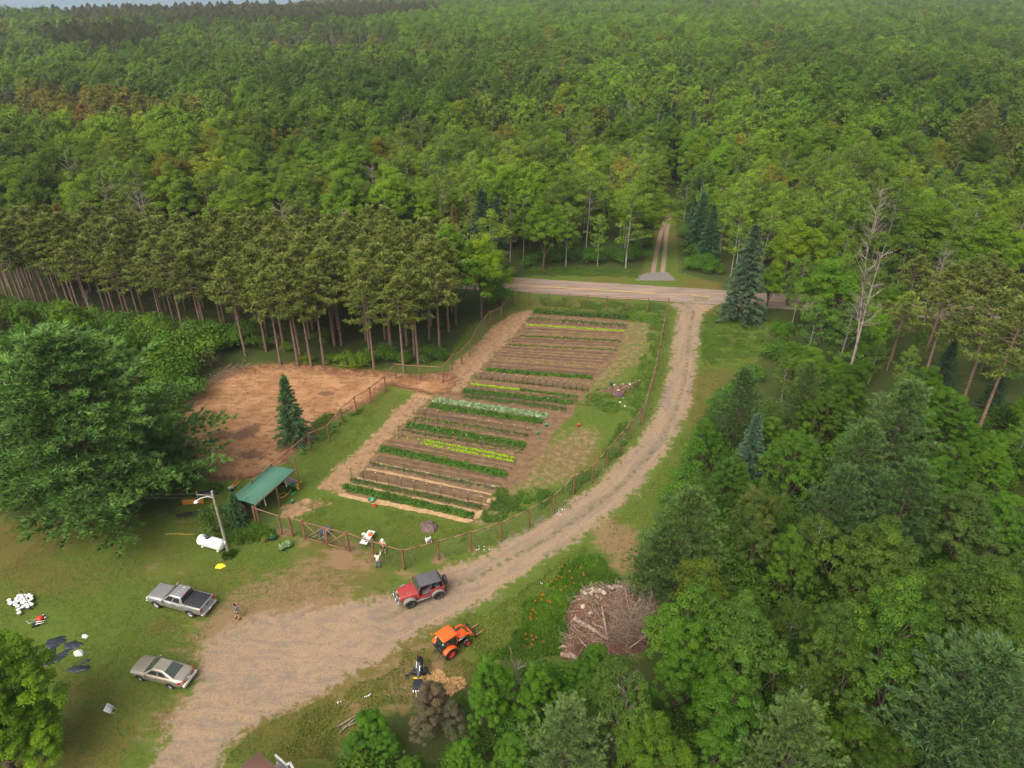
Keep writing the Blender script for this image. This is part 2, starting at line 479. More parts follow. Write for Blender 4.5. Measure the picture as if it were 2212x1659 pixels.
def ground_material():
    n = NT('ground')
    p = n.pos()
    A = {k: n.attr(k) for k in ('sg', 'sc', 'sp', 'ss', 'sb', 'sw', 'st', 'sap', 'lush', 'dry')}
    f0 = n.noise(p, .35, 4)
    f1 = n.noise(p, 1.4, 5, .65)
    f2 = n.noise(p, 2.6, 4, .7)
    f3 = n.noise(p, 7.5, 4, .8)
    mot = n.math('ADD', n.math('MULTIPLY', f1, .55), n.math('MULTIPLY', f2, .45))
    def m(a, amp=1.6, w=.16):                             # ragged edge of a surface
        e = n.math('ADD', a, n.math('MULTIPLY', n.math('SUBTRACT', n.math('ADD', n.math('MULTIPLY', mot, .75), n.math('MULTIPLY', f0, .25)), .5), amp * 3.2))
        return n.step(e, -w, w)
    # grass
    g = n.mix(n.step(n.math('ADD', A['lush'], n.math('MULTIPLY', n.math('SUBTRACT', f1, .5), 1.2)), .1, .9), (.115, .088, .024), (.078, .112, .016))
    g = n.mix(n.math('MULTIPLY', n.step(n.math('ADD', n.math('MULTIPLY', f2, .6), n.math('MULTIPLY', f1, .4)), .46, .60), .8), g, (.052, .084, .015))
    g = n.mix(n.math('MULTIPLY', n.step(f3, .50, .66), .6), g, (.125, .14, .036))
    mps = n.node('ShaderNodeMapping', {'Vector': p, 'Rotation': (0, 0, R(-35)), 'Scale': (.35, 1.3, 1)}).outputs[0]
    stre = n.noise(mps, 1.1, 5, .65)
    dr = n.math('ADD', n.math('MULTIPLY', A['dry'], .85), n.math('MULTIPLY', n.math('SUBTRACT', n.math('ADD', n.math('MULTIPLY', f0, .2), n.math('ADD', n.math('MULTIPLY', mot, .4), n.math('MULTIPLY', stre, .4))), .585), 3.8))
    earth = n.mix(f2, (.165, .095, .052), (.27, .17, .095))
    g = n.mix(n.math('MULTIPLY', n.step(dr, .15, .7), .78), g, earth)
    col = g
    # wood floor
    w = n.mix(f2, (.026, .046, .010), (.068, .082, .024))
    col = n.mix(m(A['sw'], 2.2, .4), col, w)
    # bare ground between beds and fence
    bare = n.mix(n.step(f1, .35, .65), (.17, .102, .056), (.235, .152, .085))
    bare = n.mix(n.math('MULTIPLY', n.step(f3, .5, .75), .5), bare, (.12, .075, .045))
    col = n.mix(n.math('MULTIPLY', m(A['sb'], 3.4, 1.0), n.math('ADD', .25, n.math('MULTIPLY', n.step(n.math('ADD', n.math('MULTIPLY', f1, .6), n.math('MULTIPLY', f2, .4)), .44, .58), .6))), col, bare)
    # garden soil
    so = n.mix(n.step(f1, .3, .7), (.122, .074, .040), (.19, .122, .066))
    so = n.mix(n.math('MULTIPLY', n.step(f3, .5, .72), .55), so, (.085, .05, .032))
    so = n.mix(n.math('MULTIPLY', n.step(f2, .58, .72), .3), so, (.38, .27, .15))
    col = n.mix(m(A['ss'], .5), col, so)
    # path
    pa = n.mix(n.step(f1, .3, .7), (.20, .118, .062), (.31, .198, .105))
    pa = n.mix(n.math('MULTIPLY', n.step(f2, .52, .75), .6), pa, (.135, .08, .048))
    pa = n.mix(n.math('MULTIPLY', n.step(f3, .55, .75), .4), pa, (.38, .26, .15))
    col = n.mix(m(A['sp'], 1.6, .25), col, pa)
    # orange clearing
    cl_ = n.mix(n.step(f0, .3, .7), (.28, .138, .060), (.42, .235, .115))
    cl_ = n.mix(n.math('MULTIPLY', n.step(n.math('ADD', n.math('MULTIPLY', f1, .5), n.math('MULTIPLY', stre, .5)), .49, .58), .7), cl_, (.16, .082, .042))
    cl_ = n.mix(n.math('MULTIPLY', n.step(n.math('ADD', n.math('MULTIPLY', f2, .5), n.math('MULTIPLY', f3, .5)), .5, .62), .6), cl_, (.115, .062, .036))
    cl_ = n.mix(n.math('MULTIPLY', n.step(n.math('ADD', n.attr('wet'), n.math('MULTIPLY', n.math('SUBTRACT', mot, .5), 1.5)), .3, .7), .75), cl_, (.105, .062, .040))
    edge = n.math('SUBTRACT', 1.0, n.step(A['sc'], .2, 2.4))
    cl_ = n.mix(n.math('MULTIPLY', edge, n.step(f1, .25, .6)), cl_, (.115, .058, .03))
    col = n.mix(m(A['sc'], 1.5, .2), col, cl_)
    # gravel drive with wheel streaks
    xy = n.node('ShaderNodeVectorMath', {0: p, 1: (.05, .10, 0)}, operation='DOT_PRODUCT').outputs['Value']
    cv = n.node('ShaderNodeCombineXYZ', {0: n.math('MULTIPLY', n.attr('lat'), .75), 1: xy, 2: 0.0}).outputs[0]
    s0 = n.math('ADD', n.math('MULTIPLY', n.noise(cv, 1.0, 4, .6, 1.2), .55), n.math('MULTIPLY', f1, .45))
    mp = n.node('ShaderNodeMapping', {'Vector': p, 'Rotation': (0, 0, R(-24)), 'Scale': (.22, .75, 1)}).outputs[0]
    s2 = n.math('ADD', n.math('MULTIPLY', n.noise(mp, .8, 6, .68, 2.2), .6), n.math('MULTIPLY', f1, .4))
    wl_ = n.math('MAXIMUM', n.step(n.attr('lat'), 4.5, 7.5), n.step(n.node('ShaderNodeSeparateXYZ', {0: p}).outputs[0], -8.0, -14.0))
    s1 = n.math('ADD', n.math('MULTIPLY', s0, n.math('SUBTRACT', 1.0, wl_)), n.math('MULTIPLY', s2, wl_))
    gr = n.mix(n.step(s1, .41, .56), (.205, .152, .110), (.292, .200, .118))
    gr = n.mix(n.math('MULTIPLY', n.step(f1, .48, .75), .4), gr, (.155, .118, .095))
    gr = n.mix(n.math('MULTIPLY', n.step(f3, .46, .66), .75), gr, (.115, .095, .078))
    gr = n.mix(n.math('MULTIPLY', n.step(n.noise(p, 13.0, 3, .8), .55, .75), .5), gr, (.42, .31, .22))
    mid = n.math('MULTIPLY', n.math('SUBTRACT', 1.0, n.step(n.math('ABSOLUTE', n.math('SUBTRACT', n.attr('lat'), 2.35)), .12, .5)), n.math('SUBTRACT', 1.0, wl_))
    gr = n.mix(n.math('MULTIPLY', n.math('MULTIPLY', mid, n.step(f1, .42, .58)), .75), gr, (.10, .095, .042))
    col = n.mix(m(n.math('SUBTRACT', A['sg'], .15), 2.4, .45), col, gr)
    tk = n.mix(f2, (.20, .14, .095), (.30, .22, .15))
    col = n.mix(m(A['st'], .12, .15), col, tk)
    col = n.mix(m(A['sap'], .8, .2), col, n.mix(f3, (.12, .108, .10), (.21, .185, .165)))
    h = n.math('ADD', n.math('MULTIPLY', f2, .5), n.math('MULTIPLY', f3, .5))
    return n.done(n.bsdf(col, .95, .08, normal=n.bump(h, .6, .12)))
GROUND = ground_material()

vid = np.arange(nx * ny).reshape(ny, nx)
quad = np.stack([vid[:-1, :-1], vid[:-1, 1:], vid[1:, 1:], vid[1:, :-1]], -1).reshape(-1, 4)
qc = cls[:-1, :-1].ravel()
P3 = np.stack([X, Y, Z], -1).reshape(-1, 3)
lat = segdist(X, Y, DRIVE[:25], False)
wet = np.zeros_like(X)
for (u, v, ru_, rv_) in ((540, 930, 1.3, 1.6), (475, 940, 2.4, .9), (545, 982, 1.9, 1.0), (430, 900, 1.6, .8), (705, 850, 1.5, .7)):
    c = G(u, v)
    wet = wet + np.exp(-((X - c.x) / ru_) ** 2 - ((Y - c.y) / rv_) ** 2)
ATT = dict(wet=wet, lat=lat, sg=sg, sc=sc_, sp=sp, ss=ss, sb=sb, sw=sw, st=st, sap=sap, lush=lush, dry=dry)
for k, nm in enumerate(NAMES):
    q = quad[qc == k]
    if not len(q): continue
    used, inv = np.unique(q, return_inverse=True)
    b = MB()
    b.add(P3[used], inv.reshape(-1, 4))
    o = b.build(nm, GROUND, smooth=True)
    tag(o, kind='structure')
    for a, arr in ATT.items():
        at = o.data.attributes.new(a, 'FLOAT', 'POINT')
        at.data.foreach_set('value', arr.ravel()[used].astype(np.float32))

# far ground under the woods: a ring of sheets round the fine one, out to the shore and the horizon
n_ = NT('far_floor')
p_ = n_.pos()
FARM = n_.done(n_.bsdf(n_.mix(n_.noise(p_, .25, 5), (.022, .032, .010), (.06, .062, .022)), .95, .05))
b = MB()
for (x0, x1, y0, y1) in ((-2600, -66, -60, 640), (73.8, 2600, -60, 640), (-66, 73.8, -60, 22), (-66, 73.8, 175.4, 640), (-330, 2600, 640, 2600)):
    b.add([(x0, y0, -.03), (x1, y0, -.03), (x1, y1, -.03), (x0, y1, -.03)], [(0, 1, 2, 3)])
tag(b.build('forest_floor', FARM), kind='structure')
n_ = NT('lake_water')
LAKE = n_.done(n_.bsdf((.10, .19, .24), .25, .5, normal=n_.bump(n_.noise(n_.pos(), .12, 4), .3, .6)))
b = MB()
b.add([(-9000, 500, -9), (400, 640, -9), (9000, 3000, -9), (9000, 11500, -9), (-9000, 11500, -9)], [(0, 1, 2, 3, 4)])
tag(b.build('lake', LAKE), kind='structure')

# paved road with its yellow line
n_ = NT('asphalt')
p_ = n_.pos()
mp_ = n_.node('ShaderNodeMapping', {'Vector': p_, 'Rotation': (0, 0, math.atan2(-RD[1], RD[0])), 'Scale': (.12, 1.2, 1)}).outputs[0]
c_ = n_.mix(n_.step(n_.noise(mp_, 1.2, 5), .35, .65), (.185, .140, .108), (.27, .20, .15))
c_ = n_.mix(n_.math('MULTIPLY', n_.step(n_.noise(p_, 9.0, 3), .5, .75), .45), c_, (.14, .115, .10))
c_ = n_.mix(n_.math('MULTIPLY', n_.step(n_.noise(p_, .8, 6, .7), .6, .75), .4), c_, (.34, .26, .19))
ASPH = n_.done(n_.bsdf(c_, .9, .15))
b = MB()
ts = np.arange(-260, 262, 4.0)
for i in range(len(ts) - 1):
    q = []
    for t_, s_ in ((ts[i], -1), (ts[i + 1], -1), (ts[i + 1], 1), (ts[i], 1)):
        w_ = RW + .18 * (vnoise(np.array([t_ * .3]), np.array([s_ * 5.]), 3)[0] - .5) * 2
        c = _r0 + RD * t_ + RN * s_ * w_
        q.append((c[0], c[1], .012))
    b.add(q, [(0, 1, 2, 3)])
tag(b.build('paved_road', ASPH), kind='structure')
YEL = paint('worn_yellow_paint', (.46, .30, .08), .7, .2, var=.3, scale=3)
def t_of(pt): return float(np.dot(np.array(pt[:2]) - _r0, RD))
tl, tr = t_of(Q(1160, 236)), t_of(Q(1965, 276))
segs = [(tl - 220, tr)] + [(t_of(Q(2180, 287)) + 12.2 * k, t_of(Q(2180, 287)) + 12.2 * k + 3.2) for k in range(0, 12)]
for a_, e_ in segs:
    b = MB()
    q = [_r0 + RD * t_ + RN * s_ for t_, s_ in ((a_, -.11), (e_, -.11), (e_, .11), (a_, .11))]
    b.add([(c[0], c[1], .018) for c in q], [(0, 1, 2, 3)])
    tag(b.build('road_marking', YEL), kind='structure')
b = MB()                                                  # thin second line, dashed on the garden side
for k in range(-8, 6):
    t0_ = tl + 2 + k * 6.2
    q = [_r0 + RD * t_ + RN * s_ for t_, s_ in ((t0_, -.32), (t0_ + 2.4, -.32), (t0_ + 2.4, -.25), (t0_, -.25))]
    b.add([(c[0], c[1], .018) for c in q], [(0, 1, 2, 3)])
tag(b.build('road_marking', YEL), kind='structure')

# ------------------------------------------------------------------ trees
MAPLE = leaf_mat('maple_leaves', (.076, .146, .012))
ASPEN = leaf_mat('aspen_leaves', (.084, .138, .019), warm=(1.2, 1.08, .75))
NEEDLE = leaf_mat('pine_needles', (.094, .132, .034), warm=(1.35, 1.1, .6), trans=.1)
WNEEDLE = leaf_mat('white_pine_needles', (.066, .118, .042), warm=(1.4, 1.25, .7), trans=.12)
SNEEDLE = leaf_mat('spruce_needles', (.058, .105, .056), warm=(1.15, 1.1, .9), trans=.08)
SHRUBL = leaf_mat('shrub_leaves', (.060, .130, .018))
BARK = bark_mat('brown_bark', (.065, .048, .036), (.14, .105, .08))
PBARK = bark_mat('red_pine_bark', (.13, .085, .062), (.25, .165, .12))
WBARK = bark_mat('pale_bark', (.17, .155, .125), (.36, .335, .285), 2)
GBARK = bark_mat('dead_grey_bark', (.15, .12, .095), (.31, .26, .215))

def unit(n):
    v = RNG.normal(size=(n, 3))
    return v / np.linalg.norm(v, axis=1, keepdims=True)

def trunk_tube(b, H, r0, lean=.03, n=7, top=.15, seg=6):
    z = np.linspace(0, H, seg)
    ox, oy = np.cumsum(RNG.normal(0, lean, (2, seg)), axis=1) * H / seg
    ox[0] = oy[0] = 0
    b.tube(np.stack([ox, oy, z], 1), np.linspace(r0, r0 * top, seg), n)
    return lambda t: np.array((np.interp(t * H, z, ox), np.interp(t * H, z, oy), t * H))

def clumps_crown(b, cents, rads, per, leaf, flat=.75, upbias=.5, vb=None, mid=None):
    """leaf clumps: a domed shell of leaves round every centre"""
    for k, (c, r) in enumerate(zip(cents, rads)):
        m = max(6, int(per * (r / np.mean(rads)) ** 2))
        d = unit(m)
        d[:, 2] = np.where(d[:, 2] < -.35, -d[:, 2], d[:, 2])
        rr = r * RNG.uniform(.55, 1.05, m)
        C = c + d * rr[:, None] * np.array((1, 1, flat))
        Nn = d * .8 + np.array((0, 0, upbias)) + RNG.normal(0, .42, (m, 3))
        if mid is not None:
            o_ = (C - mid) * (1, 1, .9)
            Nn = Nn + .45 * o_ / np.maximum(np.linalg.norm(o_, axis=1, keepdims=True), .1)
        base = RNG.uniform(.25, .75) if vb is None else vb[k]
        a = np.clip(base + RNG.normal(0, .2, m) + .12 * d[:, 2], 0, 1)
        L = leaf * RNG.uniform(.7, 1.3, m)
        b.cards(C, Nn, L, L * .62, attr=a)

def broadleaf(seed, H, Rc, nclump, per, leaf, base=.25, lobes=5, bark=None, leafm=None, spread=.52, lob=.5, cr=.13, cone=.35):
    """a crown of several leafy masses on rising limbs; returns (trunk mesh, crown mesh)"""
    global RNG
    RNG = np.random.default_rng(seed)
    t, c = MB(), MB()
    at = trunk_tube(t, H * .84, .018 * H, .03)
    zb, zt = H * base, H
    LC, LR, LH = [], [], []
    for i in range(lobes):
        az = i * 2.4 + RNG.uniform(-.5, .5)
        g = (i + .5) / lobes                               # the low masses stand wide, the high ones near the stem
        rr = Rc * spread * (1.15 - g ** 1.5) * RNG.uniform(.75, 1.2)
        r = Rc * lob * (1.08 - .45 * g) * RNG.uniform(.85, 1.15)
        h = (zt - zb) * (.40 - .08 * g) * RNG.uniform(.9, 1.15)
        z = zb + h * .7 + (zt - zb - h * 1.5) * g
        LC.append((rr * math.cos(az), rr * math.sin(az), z)); LR.append(r); LH.append(h)
    LC = np.array(LC)
    w = np.array(LR) ** 2
    k = RNG.choice(lobes, nclump, p=w / w.sum())
    d = unit(nclump)
    d[:, 2] = np.where(d[:, 2] < -.25, -d[:, 2], d[:, 2])
    sh = RNG.uniform(.45, 1.0, nclump) ** .5
    wid = np.array(LR)[k] * (1 - cone * np.clip(d[:, 2], 0, 1) ** 1.3)
    cents = LC[k] + np.stack([d[:, 0] * wid * sh, d[:, 1] * wid * sh, d[:, 2] * np.array(LH)[k] * sh], 1)
    cents[:, :2] += at(.6)[:2]
    lob_v = RNG.uniform(.32, .68, lobes)
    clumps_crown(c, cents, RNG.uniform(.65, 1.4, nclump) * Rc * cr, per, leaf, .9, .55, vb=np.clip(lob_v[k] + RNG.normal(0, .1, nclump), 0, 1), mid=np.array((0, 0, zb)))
    for i in range(lobes):                                 # limbs
        s = at(np.clip((LC[i, 2] - Rc * .9) / (H * .84), base * .6, .8))
        t.tube([s, (s + LC[i]) / 2 + (0, 0, .02 * H), LC[i] + (0, 0, LH[i] * .5)], [.009 * H, .006 * H, .002 * H], 5)
        for j in RNG.choice(np.flatnonzero(k == i), min(4, (k == i).sum()), replace=False):
            t.tube([LC[i], (LC[i] + cents[j]) / 2 + (0, 0, .1), cents[j]], [.004 * H, .003 * H, .001 * H], 4)
    return t.mesh('trunk', bark or BARK, True), c.mesh('crown', leafm or MAPLE)

def aspen(seed, H, Rc, per=70, leaf=.10, bark=None, leafm=None):
    """a tall thin tree: pale stem, high narrow crown of small airy tufts"""
    global RNG
    RNG = np.random.default_rng(seed)
    t, c = MB(), MB()
    at = trunk_tube(t, H * .95, .0082 * H, .03, n=6)
    cents, rads = [], []
    nb = 46
    for i in range(nb):
        f = RNG.uniform(.30, .97)
        az = RNG.uniform(0, 6.28)
        prof = math.sin(math.pi * min(1, max(.05, (f - .22) / .80)) ** .8)
        L = Rc * (.35 + .75 * prof) * RNG.uniform(.65, 1.1)
        s = at(f * .95)
        e = s + np.array((math.cos(az) * L, math.sin(az) * L, L * RNG.uniform(.25, .75)))
        t.tube([s, (s + e) / 2 + (0, 0, -.05 * L), e], [.0035 * H * .6, .0028 * H * .5, .01], 4)
        for q in (.62, 1.0):
            cents.append(s + (e - s) * q + RNG.normal(0, .15, 3))
            rads.append(RNG.uniform(.55, 1.0) * Rc * .30)
    cents.append(at(.97)); rads.append(Rc * .28)
    clumps_crown(c, cents, rads, per, leaf, .85, .35)
    return t.mesh('trunk', bark or WBARK, True), c.mesh('crown', leafm or ASPEN)

def tufts(c, P, D, n, L, w, spread=.8, base=.5):
    """bunches of needles at points P pointing along D"""
    P, D = np.asarray(P, float), np.asarray(D, float)
    k = len(P)
    dirs = np.repeat(D, n, 0) + RNG.normal(0, spread, (k * n, 3))
    dirs /= np.linalg.norm(dirs, axis=1, keepdims=True)
    LL = L * RNG.uniform(.7, 1.25, k * n)
    C = np.repeat(P, n, 0) + dirs * LL[:, None] * .6
    Nn = np.cross(dirs, unit(k * n)) + np.array((0, 0, .35))
    Nn -= (Nn * dirs).sum(1, keepdims=True) * dirs
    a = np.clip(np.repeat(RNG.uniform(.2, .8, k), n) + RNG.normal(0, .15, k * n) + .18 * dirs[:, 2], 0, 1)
    c.cards(C, Nn, LL, w, attr=a, up=dirs)

def red_pine(seed, H=19, Rc=2.7, n=20, L=.32, w=.06, cb=.54, dead=True):
    """bare straight stem, bottle-brush tufts in a rounded crown above"""
    global RNG
    RNG = np.random.default_rng(seed)
    t, c = MB(), MB()
    at = trunk_tube(t, H * .97, .0105 * H, .008, n=8)
    P, D = [], []
    nb = 46
    for i in range(nb):
        f = cb + (1 - cb) * (i + .5) / nb
        az = i * 2.4 + RNG.uniform(-.4, .4)
        g = (f - cb) / (1 - cb)
        ln = Rc * (.75 + .5 * math.sin(math.pi * min(1, g * 1.1 + .12)) - .95 * g ** 3) * RNG.uniform(.7, 1.1)
        s = at(f)
        e = s + np.array((math.cos(az) * ln, math.sin(az) * ln, ln * (.05 + .5 * g)))
        t.tube([s, (s + e) / 2 - (0, 0, .06 * ln), e], [.05, .035, .015], 4)
        for q in (.45, .65, .82, 1.0):
            for z in range(2 if q > .6 else 1):
                P.append(s + (e - s) * q + RNG.normal(0, .22, 3) * (1, 1, .7))
                D.append(((e - s) / max(ln, .1) * .5 + np.array((0, 0, .65)) + RNG.normal(0, .25, 3)))
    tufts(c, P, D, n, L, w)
    if dead:                                              # dead stubs low on the stem
        for i in range(14):
            f = RNG.uniform(.18, cb)
            az = RNG.uniform(0, 6.28)
            s = at(f)
            ln = RNG.uniform(.5, 1.5)
            t.tube([s, s + np.array((math.cos(az) * ln, math.sin(az) * ln, -.15 * ln))], [.022, .008], 3)
    return t.mesh('trunk', PBARK, True), c.mesh('crown', NEEDLE)

def white_pine(seed, H=14, Rc=4.5, nb=92, n=16, L=.22, w=.034, cb=.08, round_=.75, dens=1.5, up=.22, leafm=None):
    """broad whorls of plume-like boughs, tips turned up"""
    global RNG
    RNG = np.random.default_rng(seed)
    t, c = MB(), MB()
    at = trunk_tube(t, H * .97, .017 * H, .012, n=8)
    P, D = [], []
    for i in range(nb):
        f = cb + (1 - cb) * ((i + .5) / nb) ** .9
        az = i * 2.39996 + RNG.uniform(-.35, .35)
        g = (f - cb) / (1 - cb)
        ln = Rc * (1 - g ** 1.6 * .92) * (.72 + .28 * min(1, g * 5)) * RNG.uniform(.62, 1.12)
        s = at(f * .96)
        a2 = az + RNG.uniform(-.25, .25)
        d0 = np.array((math.cos(az), math.sin(az), 0))
        d1 = np.array((math.cos(a2), math.sin(a2), 0))
        rise = up + .55 * g
        m_ = s + d0 * ln * .5 + (0, 0, ln * (rise - .18) * .5)
        e = s + d1 * ln + (0, 0, ln * rise)
        t.tube([s, m_, e], [.011 * H * .5 * (1 - .6 * g), .02 + .03 * (1 - g), .015], 4)
        side = np.array((-d1[1], d1[0], 0))
        ns = max(3, int(2.2 * ln ** .75))                  # side shoots, each a plume of its own
        on = lambda q: s + (m_ - s) * (q * 2) if q < .5 else m_ + (e - m_) * (q * 2 - 1)
        for j in range(ns + 1):
            q = .22 + .78 * (j + RNG.uniform(0, .5)) / ns if j < ns else 1.0
            q = min(q, 1.0)
            sl = (ln * .30 * (1.15 - q) + .07 * ln + .25) * RNG.uniform(.7, 1.2)
            dd = d1 * .85 + side * ((1 if j % 2 else -1) * RNG.uniform(.45, .9) if j < ns else 0) + np.array((0, 0, .12))
            dd = dd / np.linalg.norm(dd)
            b0 = on(q)
            k = max(4, int(sl * dens * 3.4))
            f_ = np.linspace(.1, 1, k)
            P.append(b0 + dd * (f_ * sl)[:, None] + RNG.normal(0, .09 + .02 * sl, (k, 3)) + np.array((0, 0, .10)))
            D.append(np.tile(dd * .9 + np.array((0, 0, .45)), (k, 1)))
        k = max(2, int(ln * .9))
        P.append(np.stack([on(q) for q in RNG.uniform(.05, .9, k)]) + (0, 0, .06))
        D.append(np.tile(d1 * .7 + np.array((0, 0, .6)), (k, 1)))
    tufts(c, np.vstack(P), np.vstack(D), n, L, w, .42)
    tufts(c, [at(.97) + RNG.normal(0, .2, 3) for _ in range(6)], [(0, 0, 1.)] * 6, n, L, w, .4)
    return t.mesh('trunk', BARK, True), c.mesh('crown', leafm or WNEEDLE)

def spruce(seed, H=11, Rc=2.2, nb=190, n=11, L=.2, w=.045, leafm=None, droop=.25):
    """a dense cone of drooping boughs"""
    global RNG
    RNG = np.random.default_rng(seed)
    t, c = MB(), MB()
    at = trunk_tube(t, H * .98, .013 * H, .006, n=7)
    P, D = [], []
    for i in range(nb):
        g = ((i + .5) / nb) ** .85
        az = i * 2.39996 + RNG.uniform(-.3, .3)
        ln = Rc * (1.03 - g) * RNG.uniform(.72, 1.12) + .12
        s = at(.04 + .93 * g)
        d = np.array((math.cos(az), math.sin(az), -droop + .6 * g ** 3))
        e = s + d * ln
        t.tube([s, e], [.03 * (1.1 - g), .008], 3)
        k = max(3, int(ln * 8))
        q = np.linspace(.3, 1, k)
        side = np.array((-d[1], d[0], 0))
        off = RNG.uniform(-1, 1, k)
        P.append(s + d * (q * ln)[:, None] + side * (off * .16 * ln * (1.25 - q))[:, None] + (0, 0, .02))
        D.append(np.tile(d * .9, (k, 1)) + side * (off * .6)[:, None] + (0, 0, .25))
    tufts(c, np.vstack(P), np.vstack(D), n, L, w, .38)
    tufts(c, [at(.985)] * 3, [(0, 0, 1.)] * 3, n, L, w, .25)
    return t.mesh('trunk', BARK, True), c.mesh('crown', leafm or SNEEDLE)

def dead_tree(seed, H=13, Rc=2.4, nb=34, twigs=6, low=.35, fork=False, thick=1.0, mat=None):
    """a leafless skeleton of limbs and twigs"""
    global RNG
    RNG = np.random.default_rng(seed)
    t, c = MB(), MB()
    stems = [trunk_tube(t, H * .97, .012 * H * thick, .03, n=7, top=.12)]
    if fork:
        z = np.linspace(.3 * H, H * .9, 6)
        o = np.linspace(0, .09 * H, 6)
        t.tube(np.stack([o, o * .4, z], 1), np.linspace(.008 * H, .02, 6), 6)
        stems.append(lambda f: np.array((np.interp(f * H, z, o), np.interp(f * H, z, o) * .4, max(f * H, .3 * H))))
    for i in range(nb):
        at = stems[i % len(stems)]
        f = RNG.uniform(low, .96)
        az = RNG.uniform(0, 6.28)
        ln = Rc * (1.1 - .55 * f) * RNG.uniform(.55, 1.15)
        s = at(f * .96)
        d = np.array((math.cos(az) * .75, math.sin(az) * .75, RNG.uniform(.35, 1.0)))
        e = s + d * ln
        mid = (s + e) / 2 + RNG.normal(0, .08 * ln, 3)
        t.tube([s, mid, e], np.array([.05, .034, .014]) * thick, 4)
        for k in range(twigs):
            q = RNG.uniform(.3, 1)
            s2 = s + (e - s) * q
            d2 = d + RNG.normal(0, .5, 3)
            l2 = ln * RNG.uniform(.2, .5)
            c.tube([s2, s2 + d2 * l2 * .5 + RNG.normal(0, .04, 3), s2 + d2 * l2], [.018 * thick, .013 * thick, .006], 3, cap=False)
    return t.mesh('trunk', mat or GBARK, True), c.mesh('branches', mat or GBARK)

def shrub(seed, H=2.6, Rc=1.8, nclump=16, per=110, leaf=.075, leafm=None):
    global RNG
    RNG = np.random.default_rng(seed)
    t, c = MB(), MB()
    d = unit(nclump)
    d[:, 2] = abs(d[:, 2])
    cents = d * np.array((Rc, Rc, H * .62)) * RNG.uniform(.4, .85, nclump)[:, None] + (0, 0, H * .22)
    for e in cents[::2]:
        t.tube([(0, 0, 0), e * .5 + RNG.normal(0, .08, 3), e], [.04, .03, .01], 4)
    clumps_crown(c, cents, RNG.uniform(.7, 1.2, nclump) * Rc * .38, per, leaf, .8, .45)
    return t.mesh('stems', BARK, True), c.mesh('foliage', leafm or SHRUBL)

V = {}
V['maple'] = [broadleaf(100 + i, 15, 4.4 + .3 * (i % 3), 190, 130, .095, .2, 5 + i % 3, spread=.42, lob=.58) for i in range(5)]
V['near_maple'] = [broadleaf(150 + i, 12, 3.7, 330, 110, .068, .06, 9 + i, cr=.095, cone=.5, lob=.46) for i in range(3)]
V['aspen'] = [aspen(200 + i, 15, 2.3 + .25 * (i % 3)) for i in range(5)]
V['ash'] = [broadleaf(250 + i, 12, 3.8, 320, 110, .075, .08, 8, cr=.10, cone=.4, leafm=ASPEN, bark=BARK) for i in range(2)]
V['red_pine'] = [red_pine(300 + i) for i in range(4)]
V['white_pine'] = [white_pine(400 + i) for i in range(3)]
V['big_pine'] = [white_pine(450, 23, 10.5, 165, 18, .34, .045, .05, dens=1.0, up=.12)]
V['spruce'] = [spruce(500 + i, 11, 2.0 + .2 * i) for i in range(3)]
V['dead'] = [dead_tree(600), dead_tree(601, 15, 2.2, 40, 7, .45, True), dead_tree(602, 11, 3.0, 26, 6, .3)]
V['shrub'] = [shrub(700 + i) for i in range(3)]
V['dry_shrub'] = [dead_tree(710, 3.0, 1.8, 30, 8, .02, False, .7, BARK)]
# lighter versions for the far woods
V['far_maple'] = [broadleaf(120 + i, 15, 5.7, 120, 58, .20, .15, 4 + i % 2, spread=.36, lob=.64, cr=.15) for i in range(4)]
V['far_aspen'] = [aspen(220 + i, 15, 2.5, 18, .30) for i in range(2)]
V['far_pine'] = [red_pine(320, 18, 2.8, 7, .5, .16, .5, False)]
V['far_spruce'] = [spruce(520, 12, 2.0, 70, 5, .42, .16)]

HEIGHT = dict(maple=15, near_maple=12, aspen=15, ash=12, red_pine=19, white_pine=14, big_pine=23, spruce=11, shrub=2.6, far_maple=15, far_aspen=15, far_pine=18, far_spruce=12, dry_shrub=3)
KIND = dict(maple='maple_tree', near_maple='maple_tree', aspen='aspen_tree', ash='ash_tree', red_pine='red_pine_tree', white_pine='white_pine_tree', big_pine='white_pine_tree',
            spruce='spruce_tree', dead='dead_tree', shrub='leafy_shrub', dry_shrub='bare_shrub')
PARTS = dict(shrub=('stem', 'foliage'), dry_shrub=('stem', 'crown'))
CAT = dict(shrub='shrub', dry_shrub='shrub')
TREES = []                                                # (x, y, radius) of everything planted
def tree(kind, x, y, h, label, group=None, rad=1.0, rz=None, tint=(1, 1, 1), var=None, z=0.0, mat=None, h0=None):
    vs = V[kind]
    if kind in ('near_maple', 'ash'): tint = np.array(tint) * (.78, .86, .95)
    if kind == 'shrub': tint = np.array(tint) * (1.15, 1.2, 1.0)
    i = (len(TREES) * 7 + int(abs(x) * 3)) % len(vs) if var is None else var
    tm, cm = vs[i]
    h0 = h0 or (HEIGHT.get(kind) or (13, 15, 11)[i])
    s = h / h0
    t = thing(KIND[kind], label, CAT.get(kind, 'tree'), (x, y, z), RNG.uniform(0, 6.28) if rz is None else rz, group, (s * rad, s * rad, s))
    a, c = PARTS.get(kind, ('trunk', 'crown'))
    for nm, me in ((a, tm), (c, cm)):
        o = bpy.data.objects.new(nm, me)
        COL.objects.link(o)
        o.parent = t
        o['tint'] = [float(q) for q in tint]
        if mat and nm == c:
            o.material_slots[0].link = 'OBJECT'
            o.material_slots[0].material = mat
    TREES.append((x, y, .32 * h * rad))
    return t
